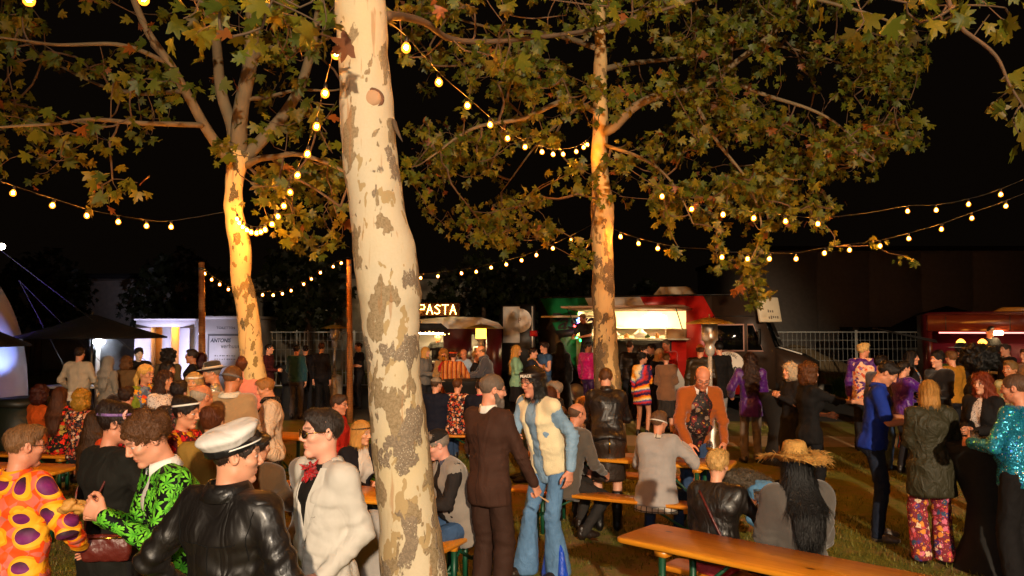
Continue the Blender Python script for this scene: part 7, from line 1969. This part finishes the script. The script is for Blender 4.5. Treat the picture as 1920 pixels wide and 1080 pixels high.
person(1838, 180, -62, 'person with long red hair and beaded necklace in black jacket', h=1.64, fem=True, head=(2, 0), L='front', Rr='front', hair='longwavy', hc='#7c3010', skin='#d79c7c', tops=[T('#b4a090', 'dots', n='blouse', t=.0), T('#141112', n='jacket', t=.014, open=(.04, .03, -.2), hem=.2)], bottom=B('#131214'))
fO = person(1738, 205, 172, 'person with blonde bob in olive quilted jacket and paisley trousers', h=1.63, fem=True, head=(6, -14), L='front', Rr=(-.02, .3, -.22), hair='bob', hc='#b4803c', skin='#d8a080', b=1.16, tops=[T('#353222', 'puffer', n='jacket', t=.024, hem=.30, flare=1.06)], bottom=B('#fff', 'fl_pink', w0=.10, w1=.095), extra=[collar('#353222', 'puffer', .074, .04, 50)])
person(1904, 230, -152, 'person in shimmering turquoise sequin shirt with elbow out', h=1.73, head=(6, 18), L=(.02, .30, -.26), Rr={'t': (-.05, .25, -.28), 'pole': (1, -.3, -.3)}, hair='buzz', hc='#5a4030', skin='#d08c6c', b=1.12, sh=1.05, tops=[T('#2f9cc0', 'sequin', n='shirt', hem=.10, slw=1.2)], bottom=B('#141214', w0=.1, w1=.08))
person(1892, 150, -66, 'person in pale green and white short-sleeved shirt behind the afro wig', h=1.70, hair='short', hc='#7a5a30', Rr='hips', L='hips', skin='#c8865e', tops=[T('#b0b48c', n='tee', sleeve=.42)], bottom=B())
person(1884, 92, -84, 'short-haired person in dark top near the red balloon', h=1.78, hair='short', hc='#2a1a10', tops=[T('#171416', n='shirt')], bottom=B(), L='mouth')
person(1922, 108, -76, 'person in tan coat at the edge beside the vintage van', h=1.74, hair='short', hc='#4a3018', tops=[T('#8a6038', 'wool', n='coat', t=.018, hem=.3)], bottom=B(), L='front')
person(1854, 88, 10, 'person serving behind the counter of the vintage van', h=1.72, ground=.42, hair='short', hc='#1c120c', tops=[T('#181416', n='shirt')], bottom=B(), L='table', Rr='table')
# --- in front of the food truck
person(968, 84, 82, 'person with long blonde hair in mint green cardigan', h=1.72, fem=True, hair='long', hc='#c48c3c', skin='#d89c74', Rr='front', tops=[T('#8ab494', n='cardigan', hem=.12)], bottom=B('#1c1618', kind='skirt', hem=.5), shoes='#15120f')
person(998, 87, 84, 'person in navy hooded jacket with tan hood lining', h=1.68, hair='short', hc='#2a1a10', Rr='chest', L='chest', tops=[T('#1a2030', n='hoodie', t=.018)], bottom=JE(), extra=[collar('#a87838', 'fleece', .08, .04, 30, .03)])
person(1021, 83, -58, 'person in blue denim waistcoat over bare arms', h=1.78, hair='thick', hc='#2a1810', L='chest', Rr='front', tops=[T('#3c5c84', 'denim', n='waistcoat', sleeve=.1, t=.014)], bottom=B('#a08a68'))
person(1050, 80, 172, 'person wrapped in a long black cloak', h=1.76, fem=True, hair='long', hc='#0e0b0a', tops=[T('#100d0c', 'wool', n='cloak', t=.03, hem=.75, flare=1.5, slw=1.4)], bottom=B())
person(1101, 78, 128, 'person in shiny pink and red satin jacket with purple trousers', h=1.76, head=(0, -42), hair='short', hc='#16100c', skin='#a86a48', Rr='chest', tops=[T('#c4106c', 'satin', n='jacket', t=.018, slw=1.2)], bottom=B('#3a1050', 'satin', w1=.07))
person(1099, F / 20.55, -38, 'person in grey tee-shirt cooking inside the food truck', h=1.70, lean=16, ground=.80, head=(16, 0), hair='short', hc='#6a4a30', skin='#cf8e6a', tops=[T('#2c2c2a', n='tee', sleeve=.42)], bottom=B(), L='table', Rr='table')
person(1180, 80, 168, 'person in black leather jacket waiting at the lit serving hatch', h=1.80, head=(0, -20), hair='buzz', hc='#3a2416', tops=[LEATH('#171210')], bottom=B())
person(1204, 85, 62, 'person with dark hair in shadow between leather jacket and suit', h=1.70, hair='short', hc='#24160c', tops=[T('#181516', n='jacket', t=.012)], bottom=B(), Rr='front')
person(1222, 84, -76, 'person in black suit and white collar in profile at the truck', h=1.76, hair='short', hc='#1a110b', tops=[T('#141215', 'suit', n='jacket', t=.012, hem=.2)], bottom=B(), extra=[collar('#e8e0d4', 'cloth', .064, .036, 50)], L='chest')
person(1250, 86, -50, 'tall grey-haired person in red sweater at the serving hatch', h=1.87, head=(10, 0), hair='short', hc='#6a5a4c', skin='#cf8a66', b=1.12, tops=[T('#b01c10', 'wool', n='sweater', t=.016)], bottom=JE(), L='front')
person(1236, 91, 8, 'person with long platinum hair in a black top facing the camera', h=1.68, fem=True, hair='long', hc='#d0ac84', skin='#d8a080', tops=[T('#141114', n='top')], bottom=B(), L='front', Rr='front')
person(1203, 95, 146, 'person in short tie-dye dress with bare legs', h=1.62, fem=True, head=(0, -50), hair='curls', hc='#1a120e', skin='#c89070', Rr='front', tops=[T('#fff', 'tiedye', n='dress', hem=.28, flare=1.1)], shoes='#1c1614')
person(1248, 97, 176, 'person in brown corduroy jacket and dark skirt, back to camera', h=1.63, fem=True, hair='short', hc='#6c4c2a', tops=[T('#7a573e', 'corduroy', n='jacket', t=.018, hem=.16)], bottom=B('#2c2826', kind='skirt', hem=.42, flare=.03), L='front', Rr='front', shoes='#151210')
person(1312, 98, 168, 'large bald person in brown leather jacket beside the patio heater', h=1.80, hair='bald', hc='#5a4030', skin='#dc9674', b=1.25, sh=1.08, tops=[T('#30230f', 'leather', n='jacket', t=.016)], bottom=JE('#5c6470'))
person(1347, 97, -165, 'person in black jacket and pale jeans behind the heater pole', h=1.84, hair='short', hc='#140f0c', tops=[T('#141213', n='jacket', t=.016, hem=.2)], bottom=JE('#8a8c90'), L='chest')
# --- pasta stall
person(798, 84, 62, 'person with blond hair in grey jacket beside the big trunk', h=1.68, fem=True, hair='bob', hc='#c89a50', tops=[T('#6c6a68', n='jacket', t=.016)], bottom=B(), Rr='front')
person(832, 86, 14, 'person with curly blond hair, red top and tan cardigan', h=1.64, fem=True, hair='curlybob', hc='#b07c38', skin='#d09068', L='mouth', Rr='front', tops=[T('#b01820', n='top'), T('#9a7a4c', 'wool', n='cardigan', t=.014, open=(.08, .07, -.3))], bottom=B())
person(850, 92, 174, 'person in long orange striped robe, back to camera', h=1.66, fem=True, hair='short', hc='#4a2412', tops=[T('#fff', 'robe', n='robe', hem=.78, flare=1.4, slw=1.5, t=.02)], Rr=(.1, .25, -.35), extra=[ringband('hair_bow', .06, .09, .112, .03, 'satin', '#e04a10')])
person(873, 84, -16, 'balding person in pale blue shirt at the pasta stall', h=1.66, lean=12, head=(16, 0), hair='bald', hc='#6a4c30', skin='#cf8660', tops=[T('#9cb0c8', n='shirt')], bottom=B(), L='table', Rr='table')
person(893, 88, 84, 'person with short blond hair in black beside the lit heater', h=1.62, fem=True, hair='thick', hc='#a8783c', tops=[T('#171314', n='top')], bottom=B(), Rr='front')
person(917, 91, -82, 'bald person in grey hooded jacket bending beside the lit heater', h=1.78, lean=18, head=(8, 0), hair='bald', hc='#7a5a3c', skin='#dc9a6c', tops=[T('#484850', 'fleece', n='hoodie', t=.02)], bottom=JE(), L='table', Rr='table', extra=[collar('#484850', 'fleece', .08, .06, 40, .03)])
person(821, F / 21.7, 8, 'person in black tee-shirt working inside the pasta stall', h=1.72, ground=.25, hair='short', hc='#1c120c', skin='#d8905c', tops=[T('#171512', n='tee', sleeve=.42)], bottom=B(), L=(.12, .25, -.4), Rr=(.12, .25, -.4))
person(818, 119, 168, 'person in navy tee-shirt and grey flat cap sitting on the bench', h=1.68, pose='sit', hair='short', hc='#4a3626', head=(0, -30), tops=[T('#131728', n='tee', sleeve=.45, b=1.1)], bottom=JE(), L='table', Rr='lap', b=1.1, extra=[cap_round('#8a8072')])
person(858, 119, 172, 'person in dark floral blouse sitting on the bench', h=1.66, pose='sit', fem=True, head=(0, -16), hair='short', hc='#5c3418', b=1.22, tops=[T('#fff', 'fl_dark', n='blouse', hem=.10, t=.014, slw=1.15)], bottom=JE(), L='table', Rr='table')
person(899, 124, 170, 'person in navy jacket with pink neckband sitting on the bench', h=1.70, pose='sit', lean=8, hair='short', hc='#2a1a12', tops=[T('#141624', n='jacket', t=.016)], bottom=JE('#222a40'), L='table', Rr='table', extra=[ringband('neckband', -.135, .068, .070, .016, 'satin', '#e02050')], shoes='#1a1412')
# --- left middle distance
person(557, 80, 174, 'person in teal jumper and grey trousers, back to camera', h=1.70, hair='short', hc='#24180f', tops=[T('#1e4450', 'wool', n='jumper', t=.014)], bottom=B('#4a464a', w1=.06), L='front')
person(604, 79, 160, 'person dressed in black standing beside the steel patio heater', h=1.76, hair='short', hc='#4a2c16', head=(0, 20), tops=[T('#121015', n='shirt')], bottom=B('#111014'), feet={1: (.1, .0), -1: (.12, .12)})
person(505, 79, 84, 'person in maroon top behind the leaning plane trunk', h=1.72, hair='short', hc='#1c120c', tops=[T('#3c1018', n='shirt')], bottom=B(), Rr='front')
person(574, 76, -172, 'person in dark clothes half hidden by the teal jumper', h=1.68, hair='short', hc='#1c120c', tops=[T('#17141a', n='jacket', t=.012)], bottom=B(), L='front')
person(674, 71, -58, 'person in dark clothes at the tray table by the far post', h=1.72, hair='short', hc='#2a180e', tops=[T('#141216', n='shirt', sleeve=.45)], bottom=B(), L='front', Rr='front')
person(508, 183, -68, 'person in cream puffer jacket and leopard scarf looking down', h=1.61, fem=True, head=(20, 0), L='chest', Rr='chest', hair='short', hc='#9a6630', skin='#cf8e66', tops=[T('#fff', 'leopard', n='dress', hem=.5, flare=1.1), T('#d0b294', 'puffer', n='jacket', t=.03, hem=.10, open=(.085, .08, -.3))], bottom=B(), extra=[collar('#201a16', 'leopard', .078, .05, 10, .04)])
person(436, 200, 178, 'person in beige fleece coat with dark head scarf knot, back to camera', h=1.75, head=(8, -20), hair='buzz', hc='#6a4426', skin='#c07c52', b=1.14, tops=[T('#a5835c', 'fleece', n='coat', t=.024, hem=.3)], bottom=B(), L='front', Rr='front', extra=[ringband('bandana', .012, .085, .107, .022, 'cloth', '#6c625c', 10), collar('#d8ccb8', 'cloth', .076, .03, 40, .04)])
person(459, 151, 176, 'person with auburn curls and salmon pink shirt', h=1.74, hair='curls', hc='#5e3014', skin='#c88458', tops=[T('#d4806c', n='shirt')], bottom=B(), L='front')
person(404, 160, -72, 'person in grey fedora and glittering white shirt', h=1.70, head=(8, 0), hair='short', hc='#8a7c6c', skin='#cf8a60', L='chest', tops=[T('#d8c8ac', 'sequin', n='shirt')], bottom=B(), extra=[fedora('#3a342c')])
person(367, 172, 0, 'person with white headband and pale veil facing the camera', h=1.62, fem=True, hair='long', hc='#c0a068', skin='#d0905e', tops=[T('#4a4030', n='top')], bottom=B(), extra=[ringband('headband', .066, .094, .114, .022, 'white_band')])
person(377, 226, 150, 'grey-haired person in khaki jacket among the standing drinkers', h=1.64, hair='bald', hc='#a49482', skin='#c47e58', head=(8, 0), tops=[T('#6a5c3a', n='jacket', t=.016)], bottom=B(), L='front')
person(402, 286, 176, 'person with glossy auburn pinned-up hair and mustard top', h=1.60, fem=True, hair='updo', hc='#5c2c10', skin='#d09468', tops=[T('#8c6a2c', n='top')], bottom=B(), L='front', Rr='front')
person(348, 268, 80, 'person with white hairband and red yellow floral dress in profile', h=1.63, fem=True, head=(8, 0), hair='updo', hc='#20120c', skin='#d0906c', tops=[T('#fff', 'fl_yel', n='dress', hem=.4, flare=1.1)], L='front', Rr='front', extra=[ringband('hairband', .06, .09, .111, .014, 'white_band', None, -15)])
person(338, 196, 178, 'person with cropped dark hair and patterned brown shawl', h=1.60, fem=True, hair='thick', hc='#1c0e0a', tops=[T('#fff', 'paisley', n='shawl', t=.02, flare=1.15)], bottom=B('#1a2038'), L='front')
person(312, 166, 64, 'person with long brown hair and white spotted blouse', h=1.62, fem=True, hair='longwavy', hc='#3c2010', skin='#c4845c', tops=[T('#fff', 'dots', n='blouse')], bottom=B(), L='chest')
person(316, 148, 72, 'person with black bob behind the long brown hair', h=1.68, fem=True, hair='bob', hc='#100a09', skin='#b87850', tops=[T('#20181a', n='jacket', t=.014)], bottom=B(), Rr='front')
person(275, 160, 74, 'person with blond tied hair, blue floral top and green sleeves', h=1.68, fem=True, hair='ponytail', hc='#cfa04c', skin='#c88a64', L='front', Rr='front', tops=[T('#6c7a1e', n='shirt', slw=1.15), T('#fff', 'fl_blue', n='waistcoat', sleeve=.12, t=.016, hem=.2)], bottom=JE(), extra=[glasses(), cap_round('#c8a058', 'wool', False)])
person(363, 110, -74, 'person with glasses in black jacket beside the cabin doorway', h=1.74, hair='short', hc='#2c1c12', skin='#b87852', tops=[T('#161214', n='jacket', t=.014)], bottom=B(), L='front', extra=[glasses()])
person(380, 108, -170, 'person with dark red hair behind the wooden post', h=1.68, fem=True, hair='bob', hc='#38090a', tops=[T('#3a1216', n='top')], bottom=B())
person(318, 104, 176, 'person with round dark curly afro in olive jacket', h=1.70, hair='afro', hc='#1c120c', tops=[T('#5c4a2c', n='jacket', t=.016)], bottom=B(), L='front')
person(262, 98, 38, 'person with white face paint and black quiff', h=1.72, hair='thick', hc='#0d0a09', skin='#e0cfc0', tops=[T('#131012', n='jacket', t=.014)], bottom=B())
person(240, 106, 170, 'person with frizzy brown hair in tan jacket near the cabins', h=1.60, fem=True, hair='curlybob', hc='#6a4420', tops=[T('#6c5030', n='jacket', t=.014)], bottom=B())
person(206, 108, 160, 'person wearing a black and white striped head scarf', h=1.62, fem=True, hair='long', hc='#a09a92', tops=[T('#8c8478', n='blouse')], bottom=B(), L='front')
person(151, 105, 178, 'person in white shirt and dark red trousers, back to camera', h=1.76, hair='short', hc='#2c1c12', b=1.14, tops=[T('#c8b8a0', n='shirt', slw=1.2)], bottom=B('#481414', w0=.1, w1=.08), L=(.1, .2, -.4), Rr=(.1, .2, -.4))
person(80, 140, 152, 'person with dark red curls in orange sleeveless dress sitting', h=1.70, pose='sit', fem=True, hair='curlybob', hc='#3c140c', skin='#b06c40', tops=[T('#b84c10', n='dress', sleeve=.3)], bottom=B('#b84c10', kind='skirt', hem=.3), L='table', Rr='table')
person(117, 141, 168, 'person with long brown hair in red floral dress sitting', h=1.66, pose='sit', fem=True, hair='long', hc='#4c2810', tops=[T('#fff', 'fl_red', n='dress')], bottom=B('#fff', 'fl_red', kind='skirt', hem=.4), L='table', Rr='table')
person(158, 150, 164, 'person with golden curls and sequined cap sitting', h=1.70, pose='sit', fem=True, hair='curlybob', hc='#a87c24', tops=[T('#fff', 'fl_dark', n='dress')], bottom=B(), L='table', extra=[cap_round('#b08828', 'sequin', False)])
person(186, 196, 150, 'person with long straight brown hair and orange top sitting', h=1.66, pose='sit', fem=True, hair='long', hc='#40260f', tops=[T('#c63c08', 'satin', n='top')], bottom=B(), L='table', Rr='lap')
person(218, 168, 174, 'person in dark knitted cap sitting in shadow', h=1.76, pose='sit', hair='short', hc='#1c120c', tops=[T('#241a14', n='jacket', t=.016)], bottom=B(), extra=[cap_round('#1a1210', 'wool', False)])
person(240, 182, 178, 'person with dark brown hair in patterned cardigan behind the flower', h=1.50, fem=True, hair='thick', hc='#2a160c', tops=[T('#fff', 'fl_red', n='cardigan', t=.016)], bottom=B())

# ------------------------------------------------------------------ things held or put down
def strap_bag():
    f = fP2; M = f.root.matrix_basis
    c = M @ Vector(f.up((-.17, .13, .05)).tolist())
    t = empty('handbag', c, R(8)); tag(t, 'small oxblood leather handbag hanging at the black dress', 'handbag')
    S = SDF((-.16, -.06, -.12), (.16, .06, .12), .008); S.econe((-.105, 0, 0), (.105, 0, 0), (0, 0, 1), (.072, .028), (.072, .028), 0, cap=.02); V, Q = S.net(); V += vnormals(V, Q) * (.003 * wav(V, 3, 40, 2))[:, None]
    obj('bag_body', mesh('bag_body', V, [Q]), W['skinbag'], t)
    m = MB(); m.box((-.10, -.030, .052), (.10, -.024, .062)); m.build('zip', MAT['gold'], t)
    a = M @ Vector(f.up((-.10, .03, .535)).tolist()) - c; b2 = M @ Vector(f.up((-.12, .135, .36)).tolist()) - c
    inv = Matrix.Rotation(-R(8), 3, 'Z')
    m = MB(); m.tube(spline([inv @ a, inv @ b2, inv @ (b2 * .5 + Vector((-.06, -.05, .05))), (-.11, 0, .06)], 20), .006, 6); m.build('strap', W['skinbag'], t, True)
    for x in (-.115, .115): m = MB(); m.lathe([(.012, -.004), (.016, 0), (.012, .004)], 12, Matrix.Translation((x, 0, .062)) @ Matrix.Rotation(R(90), 4, 'X')); m.build('ring', MAT['gold'], t)
strap_bag()
def hand_pos(f, q): return f.root.matrix_basis @ Vector(f.hand[q].tolist())
fL = PEOPLE[2]; p = (hand_pos(fL, 1) + hand_pos(fL, -1)) / 2
S = SDF((-.08, -.07, -.05), (.08, .07, .07), .006); r = np.random.default_rng(5)
for k in range(9): S.ell((r.normal() * .03, r.normal() * .022, r.normal() * .018), (.028, .02, .016), .006)
V, Q = S.net(); o = obj('snack', mesh('snack', V + vnormals(V, Q) * (.004 * wav(V, 2, 60, 2))[:, None], [Q]), W['food'], loc=p + Vector((-.05, -.01, .02))); tag(o, 'golden fried snack held by the leaf-print suit', 'snack')
p = hand_pos(fv, -1)
t = empty('food_tray', p + Vector((-.03, 0, .03))); tag(t, 'white paper food tray held between the brown suit and the cream waistcoat', 'tray')
m = MB(); m.lathe([(0, 0), (.05, 0), (.085, .045), (.083, .045), (.048, .004), (0, .004)], 4, Matrix.Rotation(R(45), 4, 'Z')); m.build('tray_body', W['paper'], t)
S = SDF((-.07, -.07, 0), (.07, .07, .07), .008)
for k in range(7): S.ell((r.normal() * .025, r.normal() * .025, .045), (.02, .018, .012), .006)
V, Q = S.net(); obj('food', mesh('food', V, [Q]), W['food'], t)
fS = PEOPLE[11]; p = hand_pos(fS, -1)
t = empty('wooden_fork', p); tag(t, 'small wooden fork in the hand of the brown suit', 'fork'); m = MB(); m.tube([(-.03, 0, .01), (.03, -.01, -.03), (.075, -.02, -.055)], [.004, .005, .009], 6); m.build('handle', W['board'], t, True)
p = hand_pos(fB, -1); cup(p.x + .02, p.y + .02, p.z, 'white paper cup held by the blonde in the leather jacket', False, .09, .035)
byl = {f.root['label']: f for f in PEOPLE}
for who, q, what, beerf in (('auburn curls and salmon', 1, 'held by the salmon pink shirt', True), ('grey fedora', 1, 'held by the grey fedora', True), ('huge black afro', -1, 'held by the huge afro wig', True), ('blue floral top', -1, 'held by the blue floral top', True), ('curly blond hair, red top', 1, 'raised by the curly blond in red', True), ('navy hooded jacket', -1, 'held by the navy hooded jacket', True), ('olive jacket', 1, 'held by the olive jacket afro', False), ('long platinum hair', -1, 'held by the platinum hair', False)):
    f = next(v for k, v in byl.items() if who in k); p = hand_pos(f, q)
    cup(p.x - .01, p.y - .03, p.z - .04, 'plastic cup of drink ' + what, beerf, .125, .036)
# coats heaped on the bench end
t = empty('coat_heap', (*GP(1398, 186), .47)); tag(t, 'grey fur-collared coat and blue denim jacket heaped on the bench end', 'coats')
S = SDF((-.3, -.25, -.2), (.3, .25, .3), .013); S.ell((-.06, 0, .12), (.2, .13, .12), 0); S.ell((.14, -.05, .02), (.13, .1, .16), .05); S.cap((-.2, -.05, .18), (.12, -.12, .05), .06, .05, .03)
V, Q = S.net(); V += vnormals(V, Q) * (.016 * wav(V, 8, 30, 3))[:, None]; V2, FQ = fur(V, Q, .035, 5000, 3); obj('fur_coat', mesh('fur_coat', V2, FQ), MAT['hair'], t, color=lin('#54493c'))
S = SDF((-.25, -.35, -.45), (.35, .2, .25), .013); S.ell((.10, -.12, .06), (.14, .09, .1), 0); S.ell((.06, -.14, -.14), (.13, .05, .18), .05)
V, Q = S.net(); V += vnormals(V, Q) * (.012 * wav(V, 9, 24, 2))[:, None]; obj('denim_jacket', mesh('denim_jacket', V, [Q]), MAT['denim'], t, color=lin('#5a8ab4'))
# light grey coat hung over the bench beside the trunk
t = empty('hanging_coat', (*GP(697, 285), .47)); tag(t, 'pale grey coat draped between the white suit and the big trunk', 'coat')
S = SDF((-.25, -.2, -.3), (.25, .2, .55), .013); S.econe((0, 0, -.16), (0, 0, .40), (1, 0, 0), (.17, .09), (.14, .08), 0, cap=.05); S.cap((-.12, 0, .40), (.12, 0, .40), .06, .06, .04)
V, Q = S.net(); V += vnormals(V, Q) * (.008 * wav(V * np.array([1, 1, .4]), 8, 22, 2))[:, None]; obj('coat_cloth', mesh('coat_cloth', V, [Q]), MAT['wool'], t, color=lin('#9c9894'))
# fallen leaves on the grass
r = np.random.default_rng(77)
for k in range(70):
    px = r.uniform(820, 1500); s_ = r.uniform(150, 260); x, y = GP(px, s_)
    o = obj('fallen_leaf', LEAFME[r.choice([1, 2, 4, 5, 6])], None, None, loc=(x, y, .02), rot=(r.normal() * .25, r.normal() * .25, r.uniform(0, 6.28))); o.scale = (r.uniform(.07, .12),) * 3
    tag(o, 'dry fallen plane leaf lying on the trodden grass', 'leaf', 'fallen leaves on the grass')
